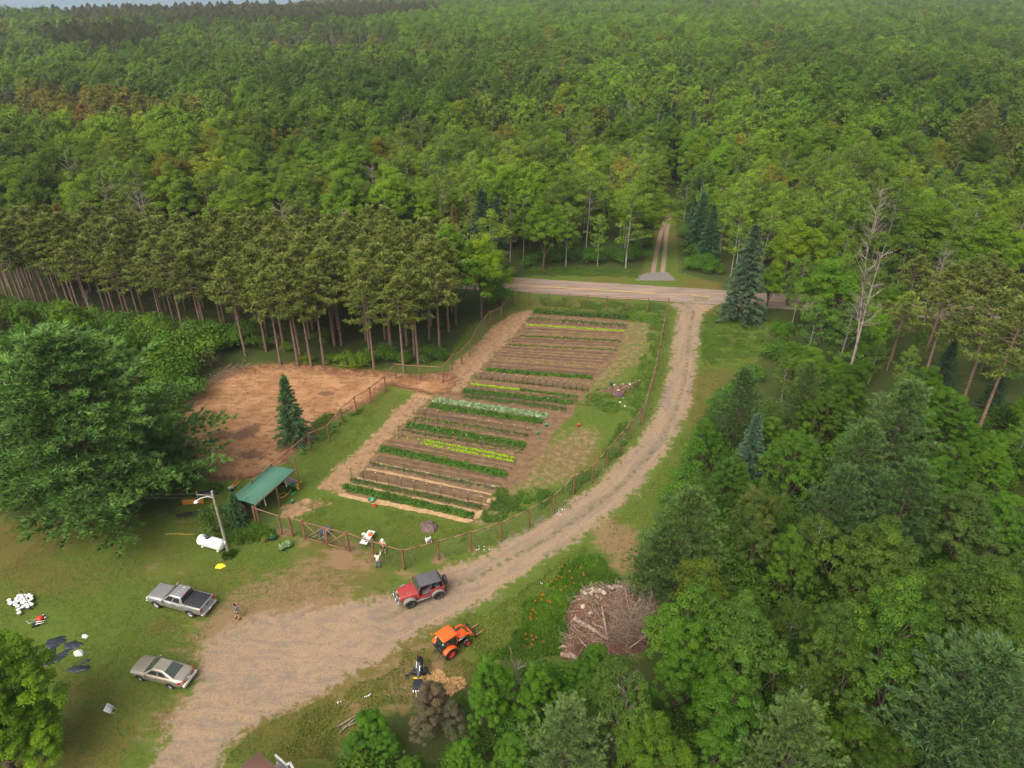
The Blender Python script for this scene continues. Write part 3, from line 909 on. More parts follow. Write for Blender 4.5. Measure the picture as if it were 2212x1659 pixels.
def tree_top(kind, u, v, h, label, **k):                  # crown tip seen at (u, v), tree of height h
    p = G(u, v, h)
    return tree(kind, p.x, p.y, h, label, **k)
def tree_base(kind, ub, vb, ut, vt, label, **k):          # stands at (ub, vb), its tip at (ut, vt)
    p = G(ub, vb)
    return tree(kind, p.x, p.y, height_of(p, ut, vt), label, **k)

# ------------------------------------------------------------------ trees placed one by one
YG, DK, GY, LT = (1.5, 1.35, .8), (.75, .8, .9), (1.15, 1.0, 1.25), (1.2, 1.2, 1.0)
tree_base('big_pine', 235, 1085, 225, 700, 'huge spreading white pine with low plumed boughs beside the utility pole', tint=(1.25, 1.45, 1.0), rz=.4, rad=1.38)
tree_top('white_pine', 45, 760, 17, 'white pine half hidden behind the huge spreading pine at the clearing', rad=1.2, tint=(.9, .95, .95))
tree_base('spruce', 638, 957, 633, 808, 'lone pointed spruce standing at the edge of the orange dirt clearing', tint=(1.25, 1.4, 1.0), rad=1.15)
tree_base('spruce', 518, 1138, 512, 1062, 'small dense spruce between the utility pole and the shed', tint=(.95, 1.15, .8), rad=1.3)
tree_base('shrub', 468, 1150, 455, 1080, 'olive bush behind the white propane tank', tint=(.85, .75, 1.2), rad=.75)
tree_top('near_maple', -60, 1375, 12, 'tall leafy maple at the lawn edge below the white buckets', tint=(1.9, 1.8, 1.0), rad=1.12, var=0)
tree_top('near_maple', -75, 1490, 9, 'second leafy maple mostly beyond the frame corner by the lawn', tint=(1.8, 1.75, 1.0), rad=1.35, var=2)
tree_top('near_maple', 30, 1530, 6, 'lower leafy growth at the foot of the tall leafy maple', tint=(1.9, 1.8, 1.0), rad=1.5, var=1)
tree_base('spruce', 1598, 692, 1596, 478, 'tall blue-green spruce where the driveway meets the paved road', tint=(1.3, 1.2, 1.25), rad=1.2)
tree_base('maple', 1700, 660, 1702, 470, 'yellow-green maple behind the paved road next to the blue-green spruce', tint=(1.9, 1.55, .8), rad=1.2)
tree_base('aspen', 1795, 668, 1792, 487, 'leafy olive aspen beside the yellow-green maple', tint=(1.25, 1.12, .8), rad=1.1)
tree_base('aspen', 1735, 805, 1728, 632, 'blue-green poplar on the grass by the driveway, nearer the road', tint=(.9, 1.15, 1.3), rad=1.05)
tree_base('aspen', 1800, 822, 1796, 632, 'broad blue-green poplar next to the tall dead tree', tint=(.95, 1.2, 1.2), rad=1.35)
tree_base('dead', 1823, 850, 1880, 505, 'tall bare dead tree with a forked grey crown over the woods', var=1, rad=.9, rz=2.8)
tree_base('dead', 1850, 640, 1905, 392, 'bare silver dead tree leaning above the woods behind the paved road', var=1, rad=.9, rz=1.0)
for i, (ub, vb, ut, vt, lab) in enumerate((
        (1985, 850, 1960, 600, 'dark red pine next to the tall dead tree'),
        (2072, 890, 2110, 615, 'red pine with a bare leaning trunk, middle of the dark pines'),
        (2103, 955, 2170, 640, 'red pine whose long bare trunk rises from the small brush heap'),
        (1915, 800, 1900, 650, 'short dark red pine behind the tall dead tree'))):
    tree_base('red_pine', ub, vb, ut, vt, lab, tint=(1.0, 1.0, .95), rad=1.25)
tree_top('maple', 2155, 462, 15, 'bright green maple above the dark red pines', tint=(1.35, 1.4, .8), rad=1.15)
tree_top('white_pine', 1615, 790, 11, 'dark bushy white pine beside the bend of the driveway', tint=(.85, .95, .85), rad=1.0)
tree_top('white_pine', 1757, 776, 11, 'upright olive white pine in front of the poplars', tint=(1.1, 1.05, .8), rad=.8)
tree_top('white_pine', 1975, 812, 14, 'big feathery white pine below the dark red pines', tint=(1.1, 1.15, 1.05), rad=1.05)
tree_top('white_pine', 1885, 905, 12, 'soft green white pine between the feathery pine and the spruce', tint=(1.0, 1.08, .95), rad=.95)
tree_top('spruce', 1640, 890, 9.5, 'blue spruce poking out among the leafy trees by the driveway', tint=(1.2, 1.25, 1.35), rad=1.1)
tree_top('near_maple', 1735, 922, 11, 'leafy tree with pale yellow-green tips behind the blue spruce', tint=(1.05, 1.15, 1.1), rad=1.0)
tree_top('near_maple', 1535, 905, 7, 'low dark leafy tree at the edge of the driveway bend', tint=(.85, 1.05, .95), rad=1.05)
tree_top('near_maple', 1590, 980, 7.5, 'deep green bushy tree under the blue spruce', tint=(.8, .95, 1.1), rad=1.15)
tree_top('white_pine', 1500, 1050, 13, 'soft white pine leaning toward the driveway below its bend', tint=(1.05, 1.05, .85), rad=1.0)
tree_top('white_pine', 1430, 1140, 8.5, 'lower white pine beside the rough verge of the driveway', tint=(.95, 1.0, .85), rad=1.0)
RTIP = leaf_mat('red_tipped_leaves', (.060, .120, .018), warm=(2.1, .95, 1.6))
tree_top('near_maple', 1650, 1048, 11, 'green maple with reddish young leaves at its top', tint=(1.15, 1.15, .85), rad=.9, mat=RTIP, var=1)
tree_top('near_maple', 1725, 1140, 9, 'dense leafy tree tucked beside the red-tipped maple', tint=(1.0, 1.1, .9), rad=.95)
tree_top('white_pine', 1835, 1000, 11, 'dark white pine deep among the near leafy trees', tint=(.8, .9, .85), rad=1.0)
tree_top('white_pine', 1990, 985, 12, 'wide dark pine below the big feathery pine', tint=(.8, .92, .85), rad=1.1)
tree_top('ash', 1910, 1118, 12, 'tall pale-leaved tree with a broad olive crown', tint=(1.05, 1.05, .9), rad=1.1)
tree_top('ash', 2140, 1215, 12, 'olive leafy tree near the frame edge beneath the willow', tint=(.95, .98, .9), rad=1.1)
tree_top('ash', 2125, 1060, 11, 'grey-green willow-like tree below the small brush heap', tint=(1.0, 1.0, 1.25), rad=1.05)
tree_top('near_maple', 2160, 965, 7.5, 'bright round bush-like maple beside the small brush heap', tint=(1.2, 1.35, .8), rad=1.1)
tree_top('ash', 1535, 1262, 12, 'light green ash with drooping sprays beside the brush pile', tint=(1.0, 1.22, .75), rad=1.0)
tree_top('ash', 1640, 1305, 12, 'silvery green ash in the middle of the near woods', tint=(1.0, 1.15, .95), rad=1.0)
YTIP = leaf_mat('yellow_tipped_leaves', (.055, .120, .016), warm=(2.0, 1.35, .7))
tree_top('near_maple', 1990, 1258, 14, 'large maple with bright yellow-green leaf tips', tint=(1.05, 1.15, .8), rad=1.05, mat=YTIP, var=2)
tree_top('ash', 1835, 1310, 11, 'olive tree squeezed between the ash and the yellow-tipped maple', tint=(.95, 1.0, .85), rad=.85)
tree_top('white_pine', 1745, 1512, 12, 'pale bristly white pine at the bottom of the near woods', tint=(1.2, 1.15, 1.0), rad=.95, var=1)
tree_top('white_pine', 2185, 1385, 15, 'big white pine with long dark plumes in the near corner of the woods', tint=(.9, .98, 1.0), rad=1.25, var=2)
tree_top('white_pine', 2100, 1500, 11, 'shaded white pine under the big plumed pine', tint=(.75, .85, .9), rad=1.1)
tree_top('near_maple', 1485, 1345, 10, 'bright green leafy tree beside the bare fallen tree', tint=(1.0, 1.2, .8), rad=.95)
tree_top('near_maple', 1580, 1470, 10, 'dark green leafy tree below the silvery ash', tint=(.85, 1.05, .8), rad=1.1)
tree_top('near_maple', 1420, 1560, 9, 'yellow-speckled leafy tree with a broken pale stem', tint=(1.1, 1.1, .75), rad=1.0)
tree_top('ash', 1350, 1420, 11.5, 'aspen-green tree with dead upper branches below the brush pile', tint=(.95, 1.0, .9), rad=.9)
tree_top('dead', 1365, 1440, 11.8, 'dead broken stem standing inside the green tree', var=2, rad=.45)
tree_top('white_pine', 1235, 1512, 11, 'pale tamarack-like conifer with thin upturned shoots', tint=(1.35, 1.25, 1.25), rad=1.0, var=0)
tree_top('near_maple', 1055, 1425, 8.5, 'upright bright green young maple near the wood chips', tint=(1.1, 1.35, .75), rad=.8)
tree_top('near_maple', 1165, 1440, 6.5, 'low bright green tree behind the young maple', tint=(1.05, 1.25, .75), rad=1.1)
tree_top('dead', 1112, 1425, 6.5, 'grey leafless small tree wedged between two green trees', var=2, rad=.9)
PURP = leaf_mat('purple_brown_leaves', (.115, .122, .052), warm=(1.6, .78, 1.05))
tree_top('near_maple', 925, 1490, 5.5, 'purple-brown crabapple bush below the black backhoe attachment', rad=1.45, mat=PURP, var=0)
tree_top('near_maple', 800, 1540, 5, 'green bushy tree at the lawn edge beside the brown roof', tint=(.95, 1.2, .85), rad=1.35)
tree_top('near_maple', 1000, 1595, 6, 'light green sapling below the crabapple bush', tint=(1.2, 1.4, .8), rad=.85)
tree_top('near_maple', 880, 1640, 4.5, 'leafy bush at the foot of the crabapple', tint=(1.0, 1.1, .85), rad=1.2)
tree_top('near_maple', 1110, 1590, 6, 'green tree tucked behind the tamarack-like conifer', tint=(1.0, 1.2, .8), rad=1.0)
tree_top('near_maple', 1290, 1395, 6, 'dark leafy tree at the lower edge of the brush pile', tint=(.9, 1.1, .8), rad=1.1)
tree_base('maple', 1040, 690, 1035, 512, 'bright yellow-green tree at the corner of the pine plantation', tint=(1.9, 1.6, .8), rad=1.25)
tree_base('maple', 985, 700, 975, 490, 'tall green maple behind the end of the pine plantation', tint=(1.2, 1.35, .8), rad=1.2)
tree_base('spruce', 1075, 610, 1060, 420, 'dark pointed spruce above the yellow-green corner tree', tint=(.85, .85, .9), rad=.9)
tree_base('spruce', 1045, 600, 1025, 405, 'broad dark spruce above the end of the plantation', tint=(.85, .8, .75), rad=1.25)
tree_base('spruce', 985, 580, 965, 440, 'rusty brown dying spruce above the end of the plantation', tint=(2.6, 1.1, .6), rad=.8)
tree_base('shrub', 1080, 660, 1090, 590, 'green bushy thicket at the garden corner below the paved road', tint=(1.0, 1.2, .9), rad=.8)
tree_base('dead', 205, 700, 195, 620, 'broken bare dead pine inside the plantation', var=2, rad=.6)
tree_top('maple', 1515, 295, 15, 'round maple with yellow lower branches where the track turns', tint=(1.5, 1.3, .8), rad=1.0)
tree_top('maple', 2030, 165, 17, 'bright yellow maple standing out among the far green crowns', tint=(2.0, 1.5, .6), rad=1.2)
tree_top('spruce', 118, 437, 15, 'red-brown dead spruce tip behind the plantation', tint=(2.8, .75, .6), rad=.7)
tree_top('spruce', 450, 328, 15, 'slim brown dead spruce rising from the leafy woods', tint=(2.2, .9, .7), rad=.6)
for (u, v, h, lab, i) in ((135, 330, 15, 'wide bare-branched pale tree above the plantation woods', 2), (215, 380, 14, 'grey twiggy tree beside the wide bare-branched pale tree', 2), (290, 395, 14, 'half-dead fawn-coloured tree in the leafy woods', 2),
                          (1360, 215, 14, 'white dead tree above the aspens', 0), (1195, 290, 14, 'fawn dead crown in the middle of the aspens', 2), (1235, 340, 13, 'small bare crown just above the forest track aspens', 2),
                          (800, 345, 15, 'pale bare birch with two tall stems', 1), (605, 425, 13, 'white crooked dead limbs above the plantation', 2), (735, 440, 14, 'curved pale birch stem behind the plantation', 1),
                          (1620, 255, 14, 'grey leafless tree among the spruces', 0), (660, 245, 15, 'reddish bare tree far up in the leafy woods', 0), (1950, 120, 16, 'far grey bare tree among the maples', 2),
                          (1040, 160, 15, 'far pale snag among the green crowns', 0), (1185, 145, 15, 'small far snag above the leafy woods', 0), (2050, 530, 13, 'slanting pale dead stem among the aspens', 1)):
    tree_top('dead', u, v, h, lab, var=i, rad=1.0)

for i, (u, v, h, k, r, c, lab) in enumerate((
        (1655, 672, 9, 'maple', 1.1, (1.2, 1.3, .8), 'dark maple hiding the paved road right behind the blue-green spruce'),
        (1755, 700, 9, 'maple', 1.2, (1.1, 1.2, .8), 'bushy maple between yellow-green maple and poplars'),
        (1850, 700, 11, 'aspen', 1.3, (1.0, 1.1, .9), 'dense aspen just behind the tall dead tree'),
        (1900, 740, 10, 'maple', .9, (.9, 1.05, .85), 'dull green maple among the dark red pines'),
        (1940, 720, 13, 'red_pine', 1.4, (1.0, 1.0, .9), 'broad red pine over the hidden stretch of paved road'),
        (2000, 760, 14, 'red_pine', 1.5, (1.05, 1.0, .9), 'broad olive red pine above the big feathery pine'),
        (2050, 740, 14, 'red_pine', 1.5, (.95, 1.0, .9), 'red pine with a wide crown beside the bright green maple'),
        (2110, 770, 14, 'red_pine', 1.5, (1.0, .95, .9), 'wide red pine below the bright green maple'),
        (2170, 790, 15, 'red_pine', 1.5, (1.0, 1.0, .9), 'tall red pine near the frame edge under the bright green maple'),
        (2215, 860, 15, 'red_pine', 1.4, (.95, .95, .9), 'red pine cut by the frame edge above the willow-like tree'),
        (2030, 830, 7, 'spruce', 1.3, (.9, .95, .85), 'small dark spruce between the red pine trunks'),
        (2140, 880, 6, 'spruce', 1.3, (.85, .9, .85), 'young dark spruce behind the longest bare pine trunk'),
        (2190, 960, 7, 'maple', 1.1, (1.0, 1.2, .8), 'green maple in the shade near the small brush heap'),
        (2060, 690, 12, 'maple', .9, (1.0, 1.15, .8), 'leafy maple filling the gap above the red pines'),
        (2000, 660, 12, 'aspen', 1.3, (1.0, 1.1, .9), 'aspen with slanting stem above the red pines'),
        (1930, 640, 12, 'aspen', 1.3, (.95, 1.05, .9), 'aspen clump over the slanting dead stem'),
        (1870, 640, 12, 'aspen', 1.3, (1.0, 1.1, .85), 'full-leaved aspen behind the silver dead tree'),
        (1690, 760, 5, 'maple', 1.1, (.95, 1.2, .9), 'low bushy maple on the grass before the poplars'),
        (1850, 850, 5.5, 'maple', 1.2, (.9, 1.1, .8), 'low maple at the foot of the tall dead tree'),
        (1790, 860, 6, 'maple', 1.1, (1.0, 1.15, .8), 'small bright maple in front of the poplars'))):
    p = G(u, v)
    tree(k, p.x, p.y, h, lab.replace('right behind', 'just behind'), rad=r, tint=c)

# bushes along the foot of the plantation and the wood edges
ORD = 'first second third fourth fifth sixth seventh eighth ninth tenth eleventh twelfth thirteenth fourteenth fifteenth sixteenth seventeenth eighteenth nineteenth twentieth'.split()
edge = [(30, 700, 3.2), (80, 705, 3.4), (130, 700, 3), (180, 720, 3.4), (230, 725, 3.4), (290, 730, 3.6), (340, 740, 3.8), (300, 790, 4.4), (370, 800, 4.6), (420, 790, 4.6), (395, 850, 4.2), (360, 870, 4.0), (440, 760, 4), (470, 755, 3.6), (500, 750, 3.2), (540, 745, 3.0), (580, 750, 2.4),
        (620, 760, 1.8), (665, 785, 1.6), (715, 785, 1.5), (750, 790, 2.4), (775, 795, 2.6), (800, 785, 2.6), (835, 780, 3.0), (870, 785, 2.2), (930, 780, 2.6), (955, 775, 2.0), (700, 740, 2.4), (60, 770, 4), (20, 790, 4)]
for i, (u, v, h) in enumerate(edge):
    p = G(u, v)
    yel = i in (17, 18, 19, 20, 21)
    h *= 1.55 if u < 560 else 1.1
    tree('shrub', p.x, p.y, h, ('%s %s bush at the foot of the pine plantation' % (ORD[i % 20] if i < 20 else 'farther ' + ORD[i - 20], 'yellow-green' if yel else 'bright green')),
         rad=1.0, tint=(1.7, 1.3, .6) if yel else (1.0 + .2 * (i % 3 == 0), 1.05, .9), group='bushes at the foot of the plantation')
edge2 = [(1140, 585), (1175, 575), (1210, 572), (1245, 570), (1280, 575), (1315, 572), (1350, 575), (1380, 570), (1395, 540), (1410, 500), (1415, 470), (1480, 470), (1490, 520), (1500, 560), (1520, 590), (1545, 600), (1495, 590)]
for i, (u, v) in enumerate(edge2):
    p = G(u, v)
    tree('shrub', p.x, p.y + 2, 2.6 + 1.6 * ((i * 37) % 10) / 10, '%s leafy bush at the wood edge behind the paved road' % ORD[i] if i < 11 else '%s leafy bush on the spruce side of the forest track' % ORD[i - 11],
         rad=1.05, tint=(.9, 1.05, .9), group='bushes at the wood edge behind the road')

for i, (u, v, h) in enumerate(((1668, 722, 2.6), (1655, 775, 3.2), (1605, 825, 3.0), (1560, 862, 2.8), (1532, 900, 3.4), (1508, 942, 2.6), (1488, 990, 3.2), (1462, 1042, 2.6), (1440, 1090, 3.0), (1420, 1135, 2.4), (1400, 1190, 2.8))):
    p = G(u, v)
    tree('shrub', p.x + 1, p.y, h, '%s low bush along the wood edge facing the driveway bend' % ORD[i], rad=1.15, tint=(.95, 1.1, .85), group='bushes along the driveway wood edge')

# pine plantation: front stems where the photograph shows them, rows behind
front = [(75, 390), (185, 420), (235, 385), (310, 385), (380, 395), (430, 390), (460, 390), (985, 520), (1050, 470), (1235, 500), (1250, 560), (1350, 570), (1475, 660), (1575, 540), (1605, 545), (1685, 720), (1690, 530), (1790, 725),
         (1800, 655), (1870, 730), (1945, 720), (2010, 600), (2055, 590)]
fpts = [S(x / 2.4578, 600 + y / 2.4578) for x, y in front]
fpts += [Q(x, y) for x, y in ((40, 600), (85, 600), (280, 750), (230, 570), (345, 560), (460, 770), (475, 600), (545, 720), (610, 560), (675, 660))]
PINES = []
for i, p in enumerate(fpts):
    PINES.append((p.x, p.y))
    tree('red_pine', p.x, p.y, RNG.uniform(13.8, 16), '%s bare-trunked red pine in the open front of the plantation' % (ORD[i] if i < 20 else 'twenty-' + ORD[i - 20]),
         group='red pines at the front of the plantation', rad=1.3, tint=tuple(RNG.uniform(.95, 1.25) * np.array((1.1, 1.08, .9))))
PLANT = W2([(-60, 600), (60, 672), (200, 705), (420, 745), (640, 780), (900, 772), (985, 705), (985, 660), (900, 632), (400, 612), (-60, 588)])
a_ = RNG.uniform(0, 1)
rowd = np.array((math.cos(.12), math.sin(.12)))
for i in range(-30, 30):
    for j in range(-20, 30):
        q = np.array((-40., 95.)) + rowd * i * 3.1 + np.array((-rowd[1], rowd[0])) * j * 3.4 + RNG.normal(0, .35, 2)
        if not inside(np.array([q[0]]), np.array([q[1]]), PLANT)[0]: continue
        if min(math.hypot(q[0] - x, q[1] - y) for x, y in PINES) < 2.4: continue
        PINES.append(tuple(q))
        tree('red_pine', q[0], q[1], RNG.uniform(13.0, 15.8), 'red pine deeper in the plantation rows behind the orange clearing', group='red pines inside the plantation', rad=1.3,
             tint=tuple(RNG.uniform(.9, 1.25) * np.array((1.1, 1.08, .9))))

# ------------------------------------------------------------------ the woods: chosen by place, the nearest trees one by one, the rest as masses
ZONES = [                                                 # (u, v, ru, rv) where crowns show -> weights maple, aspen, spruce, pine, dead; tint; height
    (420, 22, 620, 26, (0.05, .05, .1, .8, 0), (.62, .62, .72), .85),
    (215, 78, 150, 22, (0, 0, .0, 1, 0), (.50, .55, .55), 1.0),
    (690, 78, 190, 26, (.05, .45, .2, 0, .3), (1.0, .85, 1.3), .75),
    (130, 205, 190, 42, (.2, .5, .15, 0, .15), (1.5, .95, 1.0), .85),
    (330, 215, 120, 28, (.2, .55, .1, 0, .15), (1.35, .95, .95), .85),
    (1500, 172, 150, 17, (.1, .3, .1, 0, .5), (2.0, .85, 1.0), .45),
    (60, 30, 120, 25, (1, 0, 0, 0, 0), (.85, .95, .85), 1.0),
    (1500, 45, 720, 62, (.95, .03, .02, 0, 0), (1.12, 1.22, .75), 1.0),
    (2000, 60, 500, 60, (.85, .1, .05, 0, 0), (1.0, 1.1, .95), 1.0),
    (1920, 195, 230, 55, (.9, .05, .05, 0, 0), (.8, .92, .8), 1.15),
    (1400, 240, 260, 40, (.3, .25, .4, .05, 0), (.8, .85, .85), .95),
    (1900, 270, 260, 50, (.6, .3, .1, 0, 0), (.9, 1.0, .8), 1.0),
    (2150, 300, 110, 70, (.3, .1, .3, .3, 0), (.8, .82, .85), 1.0),
    (1850, 390, 350, 75, (.08, .86, .05, 0, .01), (1.0, 1.05, .85), 1.0),
    (1130, 330, 330, 110, (.12, .82, .05, 0, .01), (1.0, 1.02, .85), 1.0),
    (1250, 470, 200, 110, (.15, .8, .05, 0, 0), (.95, 1.05, .85), .95),
    (860, 190, 180, 45, (.7, .1, .2, 0, 0), (.72, .85, .8), 1.05),
    (300, 290, 330, 70, (.75, .2, .04, 0, .01), (1.2, 1.12, .7), 1.0),
    (330, 400, 420, 80, (.5, .42, .06, 0, .02), (1.1, 1.1, .8), 1.0),
    (1500, 420, 90, 80, (.3, .4, .3, 0, 0), (.75, .9, .85), .9),
    (1650, 520, 120, 90, (.35, .55, .1, 0, 0), (.85, .95, .85), .95),
    (2050, 560, 200, 70, (.3, .4, .0, .3, 0), (.95, 1.0, .9), 1.0),
]
SP = ['maple', 'aspen', 'spruce', 'red_pine', 'dead']
def candidates(x0, x1, y0, y1, sp, keep):
    xs, ys = np.meshgrid(np.arange(x0, x1, sp), np.arange(y0, y1, sp * .87))
    xs = xs + (np.arange(len(xs)) % 2)[:, None] * sp * .5
    xs = (xs + FR.uniform(-.36, .36, xs.shape) * sp).ravel()
    ys = (ys + FR.uniform(-.36, .36, ys.shape) * sp).ravel()
    u, v = proj(xs, ys, 13.0)
    ub, vb = proj(xs, ys, 0.0)
    m = (u > -230) & (u < 2442) & (v > -60) & (v < 1950) & keep(xs, ys)
    return xs[m], ys[m]
FR = np.random.default_rng(5)
_s0, _s1 = G(0, 13, 16), G(560, 1, 16)
def shore(x, y):                                          # woods end at the lake on one side
    return y < _s0.y + (x - _s0.x) * (_s1.y - _s0.y) / (_s1.x - _s0.x) + 14 * np.sin(x * .03)
_fa, _fb = G(70, 68), G(55, 66)
FIELD_C = (float(_fa.x), float(_fa.y))
def notfield(x, y):
    return ((x - FIELD_C[0]) / 30) ** 2 + ((y - FIELD_C[1]) / 42) ** 2 > 1
a1 = candidates(-130, 130, 12, 200, 5.3, lambda x, y: np.hypot(x, y) > 30)
a2 = candidates(-420, 420, 200, 420, 7.0, notfield)
a3 = candidates(-1150, 1150, 420, 1600, 8.3, lambda x, y: shore(x, y) & notfield(x, y))
fx = np.concatenate([a1[0], a2[0], a3[0]])
fy = np.concatenate([a1[1], a2[1], a3[1]])
ok = np.ones(len(fx), bool)
ok &= ~(np.abs((fx - _r0[0]) * RN[0] + (fy - _r0[1]) * RN[1]) < RW + 3.2)
nearm = fy < 200
ok &= ~(nearm & (sdf(fx, fy, OPEN) > -1.6))
ok &= ~(nearm & inside(fx, fy, W2([(-60, 590), (-60, 680), (200, 712), (420, 752), (640, 786), (900, 780), (990, 705), (990, 655), (900, 628), (400, 606)])))
for (x, y, r) in TREES:
    if y < 210:
        ok &= ~((fx - x) ** 2 + (fy - y) ** 2 < (1.0 + min(r, 5.5) * .55) ** 2)
for pts in (TRACK_A, TRACK_B):
    ok &= segdist(fx, fy, pts + [(pts[-1][0] + 7, pts[-1][1] + 26)], False) > 2.6
fx, fy = fx[ok], fy[ok]
un, vn = proj(fx, fy, 13.0)
order = np.argsort(np.hypot(fx, fy))
sel_kind, sel_tint, sel_h = [], [], []
tn = fbm(fx * .02, fy * .02, 40)
tn2 = fbm(fx * .09, fy * .09, 41)
for i in range(len(fx)):
    w, t, hs, best = np.array((.52, .36, .10, 0, .006)), np.array((1., 1.05, .85)), 1.0, .42
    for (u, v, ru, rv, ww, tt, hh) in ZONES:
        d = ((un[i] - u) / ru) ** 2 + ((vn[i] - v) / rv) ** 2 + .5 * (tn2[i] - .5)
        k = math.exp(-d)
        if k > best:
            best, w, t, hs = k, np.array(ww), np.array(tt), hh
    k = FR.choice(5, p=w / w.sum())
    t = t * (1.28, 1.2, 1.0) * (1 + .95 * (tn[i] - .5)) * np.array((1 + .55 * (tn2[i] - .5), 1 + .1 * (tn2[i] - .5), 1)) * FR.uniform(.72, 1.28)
    if FR.uniform() < .05: t = t * (1.35, 1.2, .8)
    if FR.uniform() < .02: t = t * (1.5, .85, .9)
    sel_kind.append(SP[k])
    sel_tint.append(t)
    sel_h.append(hs * FR.uniform(.72, 1.22) * {'maple': 14.5, 'aspen': 15, 'spruce': 12, 'red_pine': 16, 'dead': 12}[SP[k]] * (1 if fy[i] < 430 else 1.08))
def hides(x, y, h, rr):                                   # would it stand in front of the open ground?
    for z, dx in ((h, 0), (h * .75, -rr), (h * .75, rr), (h * .45, -rr), (h * .45, rr)):
        u, v = proj(x + dx, y, z)
        if inside(np.array([u]), np.array([v]), OPEN_PX)[0]: return True
    return False
QUOTA = dict(shrub=90, maple=235, aspen=285, spruce=110, red_pine=110, dead=28)
CNT = {k: 0 for k in SP + ['shrub']}
far = {k: [] for k in SP + ['shrub']}
HUE = lambda t: 'yellow-green' if t[0] > 1.6 and t[1] > 1.35 else 'brownish' if t[0] > 1.3 * t[1] else 'dark green' if t[1] < 1.0 else 'bright green' if t[1] > 1.35 else 'mid-green'
LOOK = dict(maple='%s round maple', aspen='%s pale-stemmed aspen', spruce='%s pointed spruce', red_pine='%s red pine', dead='bare grey dead tree', shrub='%s bush')
for i in order:
    k, x, y, h, t = sel_kind[i], float(fx[i]), float(fy[i]), sel_h[i], sel_tint[i]
    if y < 200 and abs(x) < 60:
        if hides(x, y, h, 3.2):
            h *= .5
            k = 'maple' if k in ('maple', 'aspen') else k
            if h < 4 or hides(x, y, h, 2.2): continue
    if x < -22 and 52 < y < 118:
        if FR.uniform() < .45: h, k, t = FR.uniform(4.5, 8), 'maple', t * (1.2, 1.2, .9)
        else: h, k = h * .3, 'shrub'
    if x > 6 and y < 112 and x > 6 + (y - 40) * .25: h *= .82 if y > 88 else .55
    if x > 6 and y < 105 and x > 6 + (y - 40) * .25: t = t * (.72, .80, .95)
    u, v = proj(x, y, h)
    if CNT[k] < QUOTA[k] and not (u < -120 or u > 2332 or v > 1720):
        CNT[k] += 1
        ru, rv = float(u), float(v)
        if y > 112 and abs(ru - 1440) < 120 and y < 175: place = 'beside the forest track'
        elif ru > 1560 and rv > 640: place = 'in the woods beside the driveway'
        elif ru > 1480: place = 'in the woods past the forest track'
        elif y < 130 and ru > 1090: place = 'along the wood edge behind the paved road'
        elif ru > 1000: place = 'between paved road and forest track'
        elif ru > 560: place = 'behind the garden end of the plantation'
        else: place = 'behind the long side of the plantation'
        dist = 'nearer ' if y < 150 else 'distant '
        lab = (dist + LOOK[k] % HUE(t) if '%' in LOOK[k] else dist + LOOK[k]) + ' ' + place
        kind = 'near_maple' if (k == 'maple' and (y < 75 or (x < -22 and y < 118))) else k
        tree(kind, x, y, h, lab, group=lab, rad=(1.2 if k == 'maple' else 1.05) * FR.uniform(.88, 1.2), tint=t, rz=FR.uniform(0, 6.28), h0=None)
    else:
        far[k].append((x, y, h, t))

# low growth under the trees nearest the camera
us = candidates(-75, 95, 20, 124, 3.3, lambda x, y: np.hypot(x, y) > 20)
um = (sdf(us[0], us[1], OPEN) < -1.2) & ~(np.abs((us[0] - _r0[0]) * RN[0] + (us[1] - _r0[1]) * RN[1]) < RW + 1.5)
for (x, y, r) in TREES:
    um &= ~((us[0] - x) ** 2 + (us[1] - y) ** 2 < (1.2 if r < 1.5 else .5) ** 2)
nu = 0
for x, y in zip(us[0][um], us[1][um]):
    x, y = float(x), float(y)
    inpl = inside(np.array([x]), np.array([y]), PLANT)[0]
    if inpl and FR.uniform() < .1: continue
    h = FR.uniform(1.8, 3.6) if inpl else FR.uniform(2.0, 4.2)
    if hides(x, y, h, 1.4):
        h *= .55
        if hides(x, y, h, .9): continue
    if nu >= 270: break
    nu += 1
    t = np.array((1.0, 1.05, .85)) * FR.uniform(.75, 1.2) * (1 + .3 * (FR.uniform(size=3) - .5))
    if inpl: lab = 'low green bush between the trunks of the pine plantation'
    elif x < -20: lab = 'leafy thicket bush between plantation and huge white pine'
    elif y > 112: lab = 'low bush under the trees behind the paved road'
    else: lab = 'low %s bush under the trees of the near woods' % HUE(t)
    tree('shrub', x, y, h, lab, group=lab, tint=t, rad=1.1)

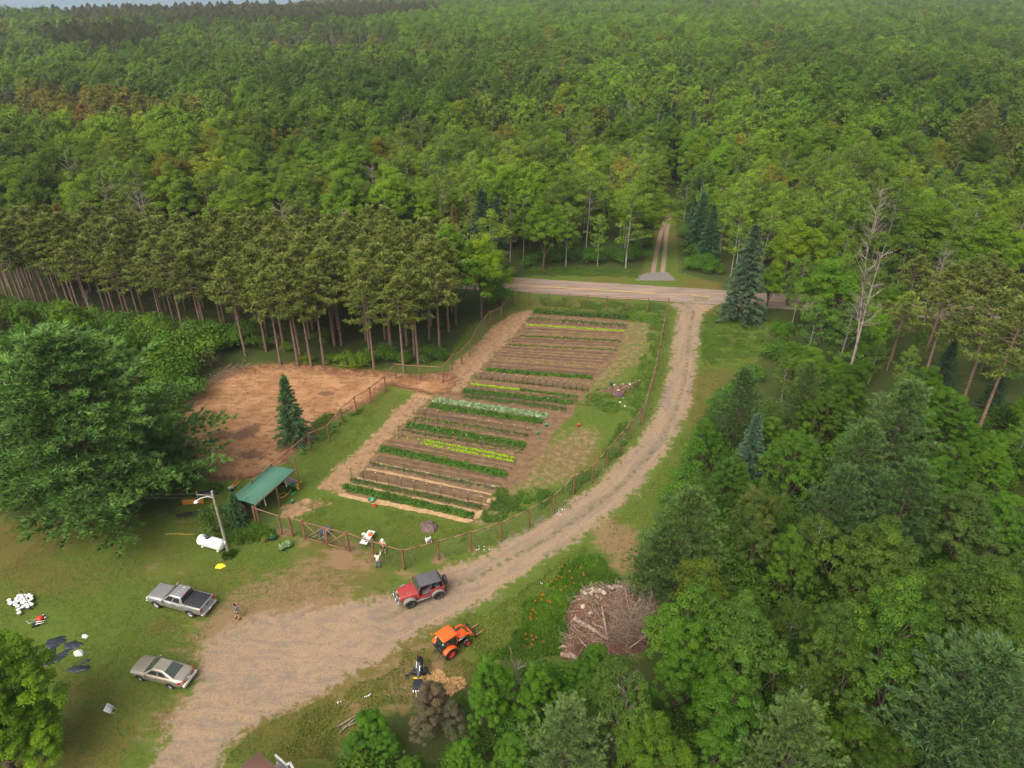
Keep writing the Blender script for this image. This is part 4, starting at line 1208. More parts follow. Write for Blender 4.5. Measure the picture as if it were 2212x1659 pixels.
def mass(name, pts, variants, h0, kind_h=None):
    """a far wood that reads as one mass: one object that repeats light trees at its points"""
    if not pts: return
    me = bpy.data.meshes.new(name)
    me.from_pydata([(p[0], p[1], -.1) for p in pts], [], [])
    for nm, vals, ty in (('scl', [p[2] / h0 for p in pts], 'FLOAT'), ('rot', FR.uniform(0, 6.28, len(pts)), 'FLOAT')):
        a = me.attributes.new(nm, ty, 'POINT')
        a.data.foreach_set('value', np.asarray(vals, np.float32))
    a = me.attributes.new('tint', 'FLOAT_COLOR', 'POINT')
    a.data.foreach_set('color', np.array([(*p[3], 1) for p in pts], np.float32).ravel())
    o = bpy.data.objects.new(name, me)
    COL.objects.link(o)
    ng = bpy.data.node_groups.new(name, 'GeometryNodeTree')
    ng.interface.new_socket('Geometry', in_out='INPUT', socket_type='NodeSocketGeometry')
    ng.interface.new_socket('Geometry', in_out='OUTPUT', socket_type='NodeSocketGeometry')
    gi, go = ng.nodes.new('NodeGroupInput'), ng.nodes.new('NodeGroupOutput')
    def named(nm, ty='FLOAT'):
        n = ng.nodes.new('GeometryNodeInputNamedAttribute')
        n.data_type = ty
        n.inputs[0].default_value = nm
        return n.outputs[0]
    src = ng.nodes.new('GeometryNodeJoinGeometry')
    for tm, cm in variants:
        bm_ = bpy.data.meshes.new(cm.name + '_whole')
        b = bmesh.new()
        b.from_mesh(tm)
        b.from_mesh(cm)
        nf = len(tm.polygons)
        b.faces.ensure_lookup_table()
        for f in b.faces[nf:]: f.material_index = 1
        b.to_mesh(bm_)
        b.free()
        bm_.materials.append(tm.materials[0])
        bm_.materials.append(cm.materials[0])
        so = bpy.data.objects.new('far_tree', bm_)
        oi = ng.nodes.new('GeometryNodeObjectInfo')
        oi.inputs['Object'].default_value = so
        oi.inputs['As Instance'].default_value = True
        ng.links.new(oi.outputs['Geometry'], src.inputs[0])
    iop = ng.nodes.new('GeometryNodeInstanceOnPoints')
    ng.links.new(gi.outputs[0], iop.inputs['Points'])
    ng.links.new(src.outputs[0], iop.inputs['Instance'])
    iop.inputs['Pick Instance'].default_value = True
    cx = ng.nodes.new('ShaderNodeCombineXYZ')
    ng.links.new(named('rot'), cx.inputs['Z'])
    ng.links.new(cx.outputs[0], iop.inputs['Rotation'])
    ng.links.new(named('scl'), iop.inputs['Scale'])
    ng.links.new(iop.outputs[0], go.inputs[0])
    o.modifiers.new('trees', 'NODES').node_group = ng
    return tag(o, kind='stuff')
mass('maple_woods', far['maple'], V['far_maple'], 15)
mass('aspen_woods', far['aspen'], V['far_aspen'], 15)
mass('spruce_woods', far['spruce'], V['far_spruce'], 12)
mass('pine_woods', far['red_pine'], V['far_pine'], 18)
mass('snag_woods', far['dead'], V['dead'][:1], 13)
print('TREES', len(TREES), CNT, {k: len(v) for k, v in far.items()})

# ------------------------------------------------------------------ garden beds, straw and crops
SOILM = None
n_ = NT('ridge_soil')
p_ = n_.pos()
c_ = n_.mix(n_.step(n_.noise(p_, 1.3, 4), .3, .7), (.118, .072, .039), (.185, .120, .065))
c_ = n_.mix(n_.math('MULTIPLY', n_.step(n_.noise(p_, 7, 3, .8), .5, .75), .5), c_, (.08, .048, .032))
SOILM = n_.done(n_.bsdf(c_, .95, .05, normal=n_.bump(n_.noise(p_, 6, 3), .5, .1)))
n_ = NT('straw')
p_ = n_.pos()
c_ = n_.mix(n_.step(n_.noise(p_, 2.0, 5, .7), .3, .7), (.25, .155, .075), (.43, .29, .145))
c_ = n_.mix(n_.math('MULTIPLY', n_.step(n_.noise(p_, 8, 3, .8), .5, .75), .6), c_, (.66, .50, .28))
STRAW = n_.done(n_.bsdf(c_, .95, .05, normal=n_.bump(n_.noise(p_, 8, 3), .6, .1)))
DRIP = paint('black_hose', (.02, .02, .022), .5, .3)
CROPS = {k: leaf_mat('crop_' + k, c, warm=w, vmin=.6, vmax=1.45) for k, c, w in (
    ('leafy', (.062, .150, .018), (1.35, 1.1, .7)), ('feather', (.070, .135, .030), (1.15, 1.05, .9)), ('blue', (.075, .125, .060), (1.1, 1.05, 1.0)), ('lettuce', (.23, .37, .02), (1.15, 1.05, .6)),
    ('cabbage', (.20, .28, .14), (1.7, 1.6, 1.7)), ('weed', (.075, .160, .020), (1.3, 1.1, .6)), ('tomato', (.068, .140, .030), (1.3, 1.15, .7)))}

def strip(name, a, e, w, z, mat, wob=.05, crown=0.0, seed=0, kind='structure'):
    """a ragged-edged band laid on the ground from a to e"""
    a, e = Vector(a), Vector(e)
    L = (e - a).length
    d = (e - a) / L
    nrm = Vector((-d.y, d.x, 0))
    k = max(8, int(L / .35))
    b = MB()
    rows = []
    prof = [(-1, 0), (-.6, .75), (0, 1), (.6, .75), (1, 0)] if crown else [(-1, 0), (0, .3), (1, 0)]
    for i in range(k + 1):
        t = i / k
        r1 = 1 + wob * 6 * (vnoise(np.array([i * .7]), np.array([seed * 3.1]), 5)[0] - .5)
        o = wob * 2 * (vnoise(np.array([i * .25]), np.array([seed * 7.7]), 8)[0] - .5)
        end = min(1, min(i, k - i) / 1.5 + .15)
        rows.append([tuple(a + d * (L * t) + nrm * (o + s * w / 2 * r1 * end) + Vector((0, 0, z + h * (crown or .02) * end))) for s, h in prof])
    b.loft(rows, closed=False, caps=False)
    return tag(b.build(name, mat, smooth=True), kind=kind)

def crop(label, a, e, kind, width=.7, height=.35, n=900, leaf=.09, gaps=0.0, group=None, name='crop_row', seed=1, stemmy=0.0, spikes=0.0):
    """one planted row: plants along a line, each a small mound of leaves"""
    rng = np.random.default_rng(seed)
    global RNG
    RNG = rng
    a, e = np.array(a[:3]), np.array(e[:3])
    d = e - a
    L = np.linalg.norm(d)
    d = d / L
    nr = np.array((-d[1], d[0], 0))
    b = MB()
    npl = int(L / .32) * (2 if width > .45 else 1)
    m = max(5, n // npl)
    for i in range(npl):
        if rng.uniform() < gaps: continue
        side = ((i % 2) - .5) * width * .5 if width > .45 else 0
        t = (i // (2 if width > .45 else 1) + .5) / (npl / (2 if width > .45 else 1)) * L
        hs = height * rng.uniform(.65, 1.2)
        rr = min(width * .36, .34) * rng.uniform(.8, 1.2)
        c = a + d * (t + rng.normal(0, .05)) + nr * (side + rng.normal(0, .05)) + (0, 0, .04)
        v = unit(m)
        v[:, 2] = abs(v[:, 2])
        C = c + v * np.array((rr, rr, hs)) * rng.uniform(.5, 1.05, m)[:, None]
        Nn = v * .7 + np.array((0, 0, .6)) + rng.normal(0, .35, (m, 3))
        at = np.clip(rng.uniform(.25, .75) + rng.normal(0, .2, m), 0, 1)
        b.cards(C, Nn, leaf * rng.uniform(.7, 1.3, m), leaf * .62, attr=at)
    o = b.build(name, CROPS[kind])
    return tag(o, label, 'crop row', group)

def up(p, z): return (p[0], p[1], z)
BED = 0
def bed(a, e, w=.8, z=.0, h=.10):
    global BED
    BED += 1
    return strip('soil_bed', up(a, z), up(e, z), w, z, SOILM, .04, h, BED)
def drip(a, e, off=0.0):
    b = MB()
    a, e = np.array(up(a, .125)), np.array(up(e, .125))
    k = 24
    t = np.linspace(0, 1, k)[:, None]
    pts = a + (e - a) * t
    d = (e - a) / np.linalg.norm(e - a)
    pts += np.array((-d[1], d[0], 0)) * (off + .05 * np.sin(t * 9 + a[0] * 3))
    b.tube(pts, .016, 4)
    return b

rows = [  # lower-left end, right end in the garden close-up, crop, width, height, leaves, gaps, label
    ((100, 1452), (872, 1628), 'leafy', .75, .42, 3600, .0, 'leafy green crop row at the gate end of the garden, in straw'),
    ((140, 1407), (920, 1577), 'feather', .55, .30, 2200, .05, 'feathery green crop row just below the lowest line of stakes'),
    ((250, 1312), (1022, 1462), 'blue', .5, .34, 1500, .12, 'thin bluish crop row between two straw strips'),
    ((320, 1222), (1072, 1378), 'leafy', .8, .40, 3800, .0, 'broad leafy crop row between the straw beds and the lettuce'),
    ((412, 1140), (1172, 1252), 'weed', .35, .14, 520, .5, 'sparse low crop row just above the lettuce'),
    ((445, 1112), (1175, 1232), 'feather', .45, .26, 1200, .15, 'patchy feathery crop row below the widest leafy row'),
    ((480, 1080), (1182, 1202), 'leafy', .85, .42, 3800, .0, 'widest leafy crop row under the second line of stakes'),
    ((520, 1036), (1200, 1142), 'weed', .45, .20, 1300, .15, 'low grassy crop row beneath the second line of stakes'),
    ((610, 964), (1285, 1060), 'leafy', .75, .40, 3600, .0, 'dark leafy crop row next to the silvery cabbage row'),
    ((640, 928), (1318, 1026), 'cabbage', .85, .34, 4800, .0, 'silvery pale green cabbage row'),
    ((812, 905), (1430, 986), 'feather', .7, .30, 2200, .05, 'grassy staked crop row just above the cabbage row'),
    ((812, 874), (1465, 946), 'leafy', .7, .42, 3200, .0, 'leafy crop row with stakes above the grassy row'),
    ((1150, 868), (1500, 912), 'leafy', .4, .26, 900, .0, 'green end of the half yellow crop row'),
    ((890, 800), (1560, 868), 'weed', .5, .20, 1000, .25, 'sparse weedy crop row along the long middle line of stakes'),
    ((945, 748), (1585, 796), 'leafy', .6, .34, 2400, .0, 'leafy crop row at the lower edge of the bare beds'),
    ((980, 680), (1640, 726), 'lettuce', .18, .07, 150, .35, 'row of tiny pale sprouts in the bare beds'),
    ((1040, 632), (1700, 674), 'feather', .22, .12, 260, .3, 'row of small green seedlings in the bare beds'),
    ((1090, 600), (1732, 630), 'leafy', .32, .22, 1000, .05, 'thin green crop row at the top of the bare beds'),
    ((1150, 546), (1762, 574), 'leafy', .42, .24, 900, .12, 'broken green crop row below the bright lettuce line'),
    ((1155, 520), (1762, 546), 'weed', .26, .12, 420, .3, 'faint crop row just below the bright lettuce line'),
    ((1200, 438), (1790, 482), 'feather', .75, .38, 1900, .1, 'staked crop row just beyond the bright lettuce line'),
    ((1235, 400), (1805, 440), 'tomato', .95, 1.0, 3600, .0, 'tall bushy tomato row at the road end of the garden'),
]
for i, (p, q, k, w, h, n, g, lab) in enumerate(rows):
    a, e = Q(*p), Q(*q)
    if h < 1: bed(a, e, max(.7, w))
    lf = .10 if k in ('leafy', 'cabbage', 'tomato') else .07
    crop(lab, up(a, .05), up(e, .05), k, w * 1.25, h * 1.1, int(n * 1.3), lf, g, 'crop rows of the garden', seed=i + 1)
# bare beds with drip hoses
hose_i = 0
for p, q in (((100, 1477), (300, 1525)), ((215, 1352), (990, 1512)), ((300, 1272), (1080, 1408)), ((285, 1290), (1050, 1440)), ((345, 1200), (1115, 1340)), ((365, 1178), (1130, 1318)),
             ((505, 1050), (1205, 1160)), ((545, 1008), (1230, 1112)), ((575, 985), (1260, 1085)), ((700, 892), (800, 905)), ((830, 850), (1500, 930)), ((960, 722), (1605, 772)), ((950, 735), (1600, 780)),
             ((970, 700), (1620, 750)), ((1000, 660), (1660, 705)), ((1020, 645), (1680, 690)), ((1065, 615), (1715, 652)), ((1105, 575), (1742, 604)), ((1125, 562), (1750, 590)), ((1175, 500), (1770, 530)), ((1210, 460), (1785, 498)), ((520, 1072), (560, 1080))):
    a, e = Q(*p), Q(*q)
    if (a - e).length < 3: continue
    bed(a, e, .72)
    if (a - e).length > 6:
        hose_i += 1
        for off in (-.16, .16):
            tag(drip(a, e, off).build('drip_hose', DRIP), 'thin black drip hose lying along a bare soil bed', 'hose', 'drip hoses on the bare beds')
for i, (p, q, w) in enumerate((((60, 1492), (872, 1655), .75), ((125, 1432), (925, 1606), .5), ((160, 1390), (960, 1556), .32), ((225, 1340), (1002, 1502), .55), ((285, 1298), (1025, 1448), .48), ((870, 1640), (930, 1590), .8), ((960, 1545), (1000, 1500), .7))):
    strip('straw_path', up(Q(*p), .02), up(Q(*q), .02), w, .03, STRAW, .09, 0.0, 70 + i)

# single lettuces
def lettuce_mesh(seed):
    global RNG
    RNG = np.random.default_rng(seed)
    b = MB()
    m = 60
    v = unit(m)
    v[:, 2] = abs(v[:, 2]) * .9
    b.cards(v * np.array((.15, .15, .17)) * RNG.uniform(.6, 1.1, m)[:, None] + (0, 0, .03), v + RNG.normal(0, .3, (m, 3)) + (0, 0, .3), .075, .06, attr=RNG.uniform(.2, 1, m))
    return b.mesh('lettuce', CROPS['lettuce'])
LETT = [lettuce_mesh(i) for i in range(3)]
def lettuces(p, q, sp, lab, grp, skip=()):
    a, e = Q(*p), Q(*q)
    L = (e - a).length
    k = int(L / sp)
    for i in range(k + 1):
        t = i / k
        if any(s0 < t < s1 for s0, s1 in skip): continue
        o = bpy.data.objects.new('lettuce', LETT[i % 3])
        COL.objects.link(o)
        pt = a + (e - a) * t
        o.location = (pt.x + RNG.normal(0, .03), pt.y + RNG.normal(0, .03), .07)
        o.rotation_euler = (0, 0, RNG.uniform(0, 6))
        o.scale = (RNG.uniform(.9, 1.25),) * 3
        tag(o, lab, 'lettuce', grp)
bed(Q(420, 1150), Q(1125, 1290), 1.0)
lettuces((585, 1172), (1122, 1276), .27, 'bright yellow-green lettuce in the upper line of the near lettuce bed', 'lettuces, upper line of the near bed')
lettuces((570, 1190), (1115, 1297), .27, 'bright yellow-green lettuce in the lower line of the near lettuce bed', 'lettuces, lower line of the near bed', ((.24, .27), (.31, .33), (.62, .66)))
lettuces((415, 1156), (545, 1166), .9, 'lone pale lettuce at the start of the near lettuce bed', 'lone lettuces of the near bed')
bed(Q(1190, 480), Q(1775, 518), .7)
lettuces((1192, 478), (1775, 516), .24, 'bright lettuce in the long line at the far end of the garden', 'lettuces of the far line')
lettuces((862, 834), (1165, 870), .24, 'bright lettuce in the half yellow row of the garden middle', 'lettuces of the half yellow row')

# stakes with netting
STEEL = paint('weathered_stake', (.07, .055, .045), .7, .3)
STIP = paint('pale_stake_tip', (.62, .60, .54), .6)
NET = paint('trellis_net', (.05, .06, .045), .8, .1)
def stakes(pts, h, grp, lab, net=True, wooden=False):
    me = MB().bar((0, 0, -.1), (0, 0, h), .045, .045).mesh('stake', STEEL)
    tip = MB().box((-.028, -.028, h), (.028, .028, h + .09)).mesh('tip', STIP)
    for i, p in enumerate(pts):
        o = bpy.data.objects.new('garden_stake', me)
        COL.objects.link(o)
        o.location = (p.x, p.y, 0)
        o.rotation_euler = (RNG.normal(0, .03), RNG.normal(0, .03), RNG.uniform(0, 3))
        tag(o, lab, 'stake', grp)
        t = bpy.data.objects.new('tip', tip)
        COL.objects.link(t)
        t.parent = o
    if net:
        b = MB()
        for i in range(len(pts) - 1):
            a, e = pts[i], pts[i + 1]
            for z in np.arange(.25, h - .05, .22):
                b.bar((a.x, a.y, z), (e.x, e.y, z + RNG.normal(0, .02)), .012)
            for t in np.arange(.1, 1, .14):
                c = a + (e - a) * t
                b.bar((c.x, c.y, .2), (c.x, c.y, h - .08), .01)
        tag(b.build('trellis_net', NET), 'thin trellis netting strung on the ' + grp, 'net')
def line(p, q, k): 
    a, e = Q(*p), Q(*q)
    return [a + (e - a) * (i / (k - 1)) for i in range(k)]
stakes(line((142, 1387), (925, 1562), 11), 1.35, 'stakes of the lowest garden line', 'dark thin stake with pale tip in the lowest line of the garden')
stakes(line((515, 1015), (1200, 1150), 10), 1.3, 'stakes of the second garden line', 'dark thin stake in the second line, above the widest leafy row')
stakes(line((425, 1115), (1008, 1222), 8), 1.3, 'stakes below the widest leafy row', 'dark thin stake in the line below the widest leafy row', net=False)
stakes(line((805, 890), (1430, 985), 7), 1.25, 'stakes above the cabbage row', 'dark thin stake in the line above the silvery cabbage row')
stakes(line((885, 800), (1565, 880), 20), 1.3, 'stakes of the long middle garden line', 'dark stake in the long close-set line across the garden middle')
stakes(line((1205, 452), (1785, 492), 15), .7, 'short stakes at the far garden end', 'short pale stake beyond the bright lettuce line', net=False)

# weeds on the fence side, one uncountable mass
def weeds(name, polys, n, h, leaf, mat, seed, clump=True):
    global RNG
    RNG = np.random.default_rng(seed)
    P = []
    for poly, share in polys:
        xs, ys = [p[0] for p in poly], [p[1] for p in poly]
        k = int(n * share)
        x, y = RNG.uniform(min(xs), max(xs), k * 4), RNG.uniform(min(ys), max(ys), k * 4)
        d = sdf(x, y, poly)
        ok = (d + (fbm(x * .6, y * .6, seed) - .5) * 2.2 > 0) & (fbm(x * .9, y * .9, seed + 3) > .40)
        P.append(np.stack([x[ok], y[ok]], 1)[:k])
    P = np.vstack(P)
    m = len(P)
    hh = h * (.35 + 1.1 * fbm(P[:, 0] * .7, P[:, 1] * .7, seed + 9)) * RNG.uniform(.2, 1, m)
    v = unit(m)
    v[:, 2] = abs(v[:, 2]) + .9
    b = MB()
    b.cards(np.column_stack([P, hh]), v, leaf * RNG.uniform(.6, 1.4, m), leaf * .5, attr=np.clip(fbm(P[:, 0] * .5, P[:, 1] * .5, seed + 5) * .9 + RNG.normal(0, .18, m), 0, 1))
    return tag(b.build(name, mat), kind='stuff')
weeds('tall_weeds', [(W2([(1165, 640), (1440, 660), (1436, 700), (1360, 695), (1170, 662)]), .16), (W2([(1405, 700), (1438, 690), (1420, 790), (1385, 900), (1345, 900), (1270, 880), (1235, 872), (1290, 840), (1360, 830), (1395, 760)]), .2),
                     (W2([(1340, 920), (1380, 890), (1340, 980), (1290, 1030), (1240, 1060), (1160, 1100), (1110, 1090), (1240, 1040), (1290, 980)]), .22), (W2([(1095, 1040), (1160, 1060), (1180, 1090), (1060, 1130), (1040, 1120)]), .07),
                     (W2([(690, 905), (800, 875), (745, 925), (655, 985), (640, 975)]), .09), (W2([(1520, 680), (1660, 700), (1640, 770), (1520, 790), (1512, 740)]), .16), (W2([(1130, 575), (1380, 585), (1378, 600), (1130, 592)]), .1)],
      60000, .35, .085, CROPS['weed'], 77)

# ------------------------------------------------------------------ deer fence and gates
POSTM = bark_mat('brown_post', (.15, .068, .040), (.25, .120, .075), 4)
RAILM = paint('brown_rail', (.27, .140, .085), .8, .15, var=.25, scale=2)
WIRE = paint('fence_wire', (.13, .12, .10), .6, .4)
def fence(name, label, pts, h=2.45, rails=True, gate_gaps=(), thick=.085, mesh=True, sag=.0):
    b0 = pts[0]
    t = thing(name, label, 'fence', (b0.x, b0.y, 0))
    loc = [Vector((p.x - b0.x, p.y - b0.y, 0)) for p in pts]
    for i, p in enumerate(loc):
        b = MB()
        lean = RNG.normal(0, .03, 2)
        hh = h + RNG.uniform(.02, .14)
        b.tube([(p.x, p.y, -.3), (p.x, p.y, 1.0), (p.x + lean[0], p.y + lean[1], hh)], [thick, thick, thick * .95], 8)
        b.build('post', POSTM, t, smooth=False)
    w = MB()
    for i in range(len(loc) - 1):
        a, e = loc[i], loc[i + 1]
        if i in gate_gaps: continue
        if rails:
            b = MB()
            z0, z1 = h - .06 + RNG.normal(0, sag), h - .06 + RNG.normal(0, sag)
            m_ = (a + e) / 2 + Vector((0, 0, (z0 + z1) / 2 - .03))
            b.bar(a + Vector((0, 0, z0)), m_, .05, .10)
            b.bar(m_, e + Vector((0, 0, z1)), .05, .10)
            b.build('rail', RAILM, t)
        if mesh:
            L = (e - a).length
            for z in np.arange(.12, h - .15, .31):
                w.bar((a.x, a.y, z), (e.x, e.y, z), .008)
            for q in np.arange(.25, L, .42):
                c = a + (e - a) * (q / L)
                w.bar((c.x, c.y, .02), (c.x, c.y, h - .1), .007)
    if mesh: w.build('wire_mesh', WIRE, t)
    return t
p1, p2, p3, p4, pm, p5, p6, p7 = (F4(*q) for q in ((285, 675), (512, 752), (607, 772), (722, 800), (912, 865), (1115, 908), (1342, 985), (1610, 1070)))
fence('wire_fence', 'short run of brown post fence between the shed and the walk gate', [p1, p2], thick=.12)
fence('wire_fence', 'single fence panel between the walk gate and the double gate', [p3, p4], thick=.13)
fence('wire_fence', 'brown post fence from the double gate to the corner post by the red off-road car', [p5, p6, p7], thick=.12)
def gate(name, label, a, e, leaves, h=2.3, brace=True, mid=True):
    t = thing(name, label, 'gate', (a.x, a.y, 0))
    d = Vector((e.x - a.x, e.y - a.y, 0))
    for k in range(leaves):
        q0, q1 = d * (k / leaves + .02), d * ((k + 1) / leaves - .02)
        fr = MB()
        for z in (.18, h):
            fr.bar(q0 + Vector((0, 0, z)), q1 + Vector((0, 0, z)), .05, .09)
        for q in (q0, q1):
            fr.bar(q + Vector((0, 0, .13)), q + Vector((0, 0, h + .04)), .09, .05)
        fr.build('gate_frame', RAILM, t)
        if brace:
            for s in (0, 1):
                b = MB()
                b.bar(q0 + Vector((0, 0, h if not s else .2)) + Vector((0, .03 * s, 0)), q1 + Vector((0, 0, .2 if not s else h)) + Vector((0, .03 * s, 0)), .045, .075)
                b.build('cross_brace', RAILM, t)
        m = MB()
        L = (q1 - q0).length
        for z in np.arange(.3, h, .3): m.bar(q0 + Vector((0, 0, z)), q1 + Vector((0, 0, z)), .007)
        for s in np.arange(.2, L, .35):
            c = q0 + (q1 - q0) * (s / L)
            m.bar(c + Vector((0, 0, .2)), c + Vector((0, 0, h)), .006)
        m.build('wire_mesh', WIRE, t)
    if mid:
        b = MB()
        c = d * .5
        b.tube([(c.x, c.y, -.2), (c.x, c.y, h + .1)], [.09, .09], 8)
        b.build('post', POSTM, t)
    return t
gate('garden_gate', 'wide double garden gate with crossed wooden braces', p4, p5, 2)
gate('walk_gate', 'narrow wooden walk gate beside the shed', p2, p3, 1, brace=False, mid=False)
fB = [p7] + [S(800 + x / 2.4578, 1200 + y / 2.4578) for x, y in ((667, 410), (858, 358), (1040, 300), (1205, 217), (1357, 130))] + \
     [Q(x, y) for x, y in ((1475, 1490), (1585, 1428), (1674, 1320), (1744, 1240), (1815, 1155), (1872, 1078), (1893, 1050), (1922, 945), (1944, 868), (1965, 785), (1982, 690), (1996, 612), (2010, 540), (2025, 470), (2037, 400))]
fence('wire_fence', 'long curving brown post fence following the gravel driveway', fB, thick=.085)
fC = [fB[-1]] + [Q(x, y) for x, y in ((1917, 398), (1795, 392), (1672, 385), (1557, 377), (1443, 371), (1325, 364), (1207, 358), (1110, 352))]
fence('wire_fence', 'straight brown post fence along the paved road', fC, thick=.075)
fD = [fC[-1]] + [Q(x, y) for x, y in ((1042, 450), (977, 478), (890, 596), (852, 664), (805, 712), (747, 752), (694, 820))]
fence('wire_fence', 'wavy-topped brown fence between the dirt path and the pine plantation', fD, thick=.085, sag=.14)
fE = [fD[-1]] + [Q(x, y) for x, y in ((556, 812), (410, 800), (349, 880), (262, 948), (173, 1002), (91, 1077), (13, 1180))] + [S(x / 2.4578, 600 + y / 2.4578) for x, y in ((1864, 1232),)]
z9 = lambda x, y, h=0: S(560 + x / 9.217, 1120 + y / 9.217, h)
fE += [z9(940, 118, 2.45), z9(490, 500, 2.45)]
fence('wire_fence', 'brown post fence along the orange dirt clearing, ending behind the shed', fE, thick=.085, sag=.05)

# ------------------------------------------------------------------ the shed
n_ = NT('green_metal_roof')
p_ = n_.objpos()
GREEN = n_.done(n_.bsdf(n_.mix(n_.noise(p_, 1.4, 4), (.062, .165, .108), (.088, .215, .142)), .45, .4))
DARKW = paint('dark_shed_wood', (.075, .05, .035), .9, .1)
A_, B_, C_, D_ = z9(905, 145, 2.0), z9(1475, 245, 2.75), z9(575, 1028, 2.75), z9(45, 868, 2.0)
org = Vector((C_.x, C_.y, 0))
t = thing('garden_shed', 'open-fronted shed with a ribbed green metal roof at the garden corner', 'shed', org)
A, B, C, D = (q - org for q in (A_, B_, C_, D_))
b = MB()
nr = 44
vs, fs = [], []
for i in range(nr * 2 + 1):                                # ribs run from eave to ridge
    s = i / (nr * 2)
    lo, hi = C + (B - C) * s, D + (A - D) * s
    z = .035 if i % 2 else 0
    vs += [lo + Vector((0, 0, z)), hi + Vector((0, 0, z)), lo + Vector((0, 0, z - .05)), hi + Vector((0, 0, z - .05))]
    if i:
        k = i * 4
        fs += [(k - 4, k, k + 1, k - 3), (k - 2, k - 1, k + 3, k + 2), (k - 4, k - 2, k + 2, k), (k - 3, k + 1, k + 3, k - 1)]
b.add(vs, fs)
for s in np.linspace(.07, .93, 9):                         # laps across the sheets
    lo, hi = C + (D - C) * s, B + (A - B) * s
    b.bar(lo + Vector((0, 0, .03)), hi + Vector((0, 0, .03)), .03, .022)
b.build('roof', GREEN, t)
for q0, q1, dz in ((C, B, -.10), (D, A, -.10)):
    MB().bar(q0 + Vector((0, 0, dz)), q1 + Vector((0, 0, dz)), .05, .14).build('beam', RAILM, t)
for q in (C, C + (B - C) * .5, D, D + (A - D) * .5, A):
    g = q * 1
    MB().tube([(g.x, g.y, -.2), (g.x, g.y, q.z - .08)], [.08, .08], 8).build('post', POSTM, t)
tb, tt = z9(1562, 680) - org, z9(1450, 0, 4.55) - org
MB().tube([(B.x + .15, B.y - .05, -.2), (B.x + .15, B.y - .05, 4.5)], [.10, .09], 8).build('post', POSTM, t)
wl = MB()
for q0, q1 in ((D, A), (D, C), (A, B)):
    e0, e1 = Vector((q0.x, q0.y, 0)), Vector((q1.x, q1.y, 0))
    dn = (e1 - e0).normalized()
    zt = min(q0.z, q1.z) - .25
    if q0 is not D or q1 is not A: e1 = e0 + (e1 - e0) * .55
    wl.bar(e0 + Vector((0, 0, zt * .5 + .05)), e1 + Vector((0, 0, zt * .5 + .05)), .04, zt)
wl.build('back_wall', DARKW, t)
dF = Vector((B.x - C.x, B.y - C.y, 0)).normalized()
dI = Vector((D.x - C.x, D.y - C.y, 0)).normalized()
WHITE = paint('white_plastic', (.62, .62, .59), .45, .4)
GPL = paint('green_plastic', (.02, .22, .085), .4, .4)
TEAL = paint('dark_teal_plastic', (.015, .12, .10), .5, .3)
BLUE = paint('blue_plastic', (.03, .10, .34), .4, .4)
YPL = paint('yellow_plastic', (.72, .42, .02), .5, .3)
LUMB = paint('grey_lumber', (.36, .30, .24), .9, .1)
REDP = paint('red_plastic', (.55, .03, .02), .4, .4)
ORP = paint('orange_plastic', (.75, .13, .015), .4, .4)
BLK = paint('black_plastic', (.014, .014, .018), .5, .35)
def bucket(label, p, mat, r=.15, h=.36, tip=None, group=None, lid=False, name='bucket', rz=0, handle=True, z=0.0):
    t = thing(name, label, 'bucket', (p.x, p.y, z), rz, group)
    b = MB()
    prof = [(0, .0), (r * .8, .0), (r * .86, h * .5), (r * .98, h * .9), (r * 1.06, h * .9), (r * 1.06, h), (r * .94, h), (r * .78, .03), (0, .03)] if not lid else \
           [(0, 0), (r * .84, 0), (r * .95, h * .86), (r * 1.06, h * .86), (r * 1.06, h * .97), (r * .9, h), (r * .3, h * 1.01), (0, h * 1.01)]
    b.lathe(prof, 14)
    M = None
    o = b.build('body' if handle else 'pail', mat, t, smooth=False)
    if tip: t.rotation_euler = (R(tip), 0, rz)
    if tip: t.location.z = r * .9
    if handle:
        a = np.linspace(0, math.pi, 9)
        MB().tube(np.stack([np.cos(a) * r, np.sin(a) * r * .8, np.full(9, h * .92) + np.sin(a) * .05], 1), .008, 4).build('handle', LUMB, t)
    return t
for i, (fx_, k) in enumerate(((.25, .5), (.55, .35), (.78, .4))):   # white pipes hanging under the eave
    q = C_ + (B_ - C_) * fx_ + Vector((dI.x, dI.y, 0)) * .35
    o = MB().tube([(0, 0, 0), (.02, 0, -.9 - .3 * k)], [.06, .06], 8).build('white_pipe', WHITE)
    o.location = (q.x, q.y, q.z - .45)
    tag(o, ('%s white pipe hanging under the shed eave') % ORD[i], 'pipe', 'white pipes under the shed eave')
q = z9(1330, 560)
t2 = thing('lumber_stack', 'loose stack of grey boards sticking out under the shed roof', 'lumber', (q.x, q.y, 0), math.atan2(dI.y, dI.x))
for i in range(7):
    MB().box((-1.2 + .1 * (i % 3), -.5 + i * .16, .45 + .02 * (i % 2)), (1.1 + .12 * (i % 2), -.40 + i * .16, .49 + .02 * (i % 2))).build('board', LUMB, t2)
MB().box((-1.0, -.5, .0), (-.9, .6, .45)).box((.5, -.5, .0), (.6, .6, .45)).build('trestle', DARKW, t2)
q = z9(600, 1085)
t2 = thing('green_barrow', 'green plastic bin with a blue tub in front of the shed post', 'bin', (q.x, q.y, 0), .6)
MB().loft([[(-.4, -.3, .25), (.4, -.3, .25), (.4, .3, .25), (-.4, .3, .25)], [(-.55, -.42, .75), (.55, -.42, .75), (.55, .42, .75), (-.55, .42, .75)]]).build('tray', GPL, t2, bevel=.04)
for sx in (-.3, .3):
    MB().bar((sx, -.25, 0), (sx, -.25, .3), .05).bar((sx, .25, 0), (sx, .25, .3), .05).build('leg', DARKW, t2)
bucket('blue bucket under the green bin by the shed post', z9(625, 1240), BLUE, .17, .4)
q = z9(1455, 700)
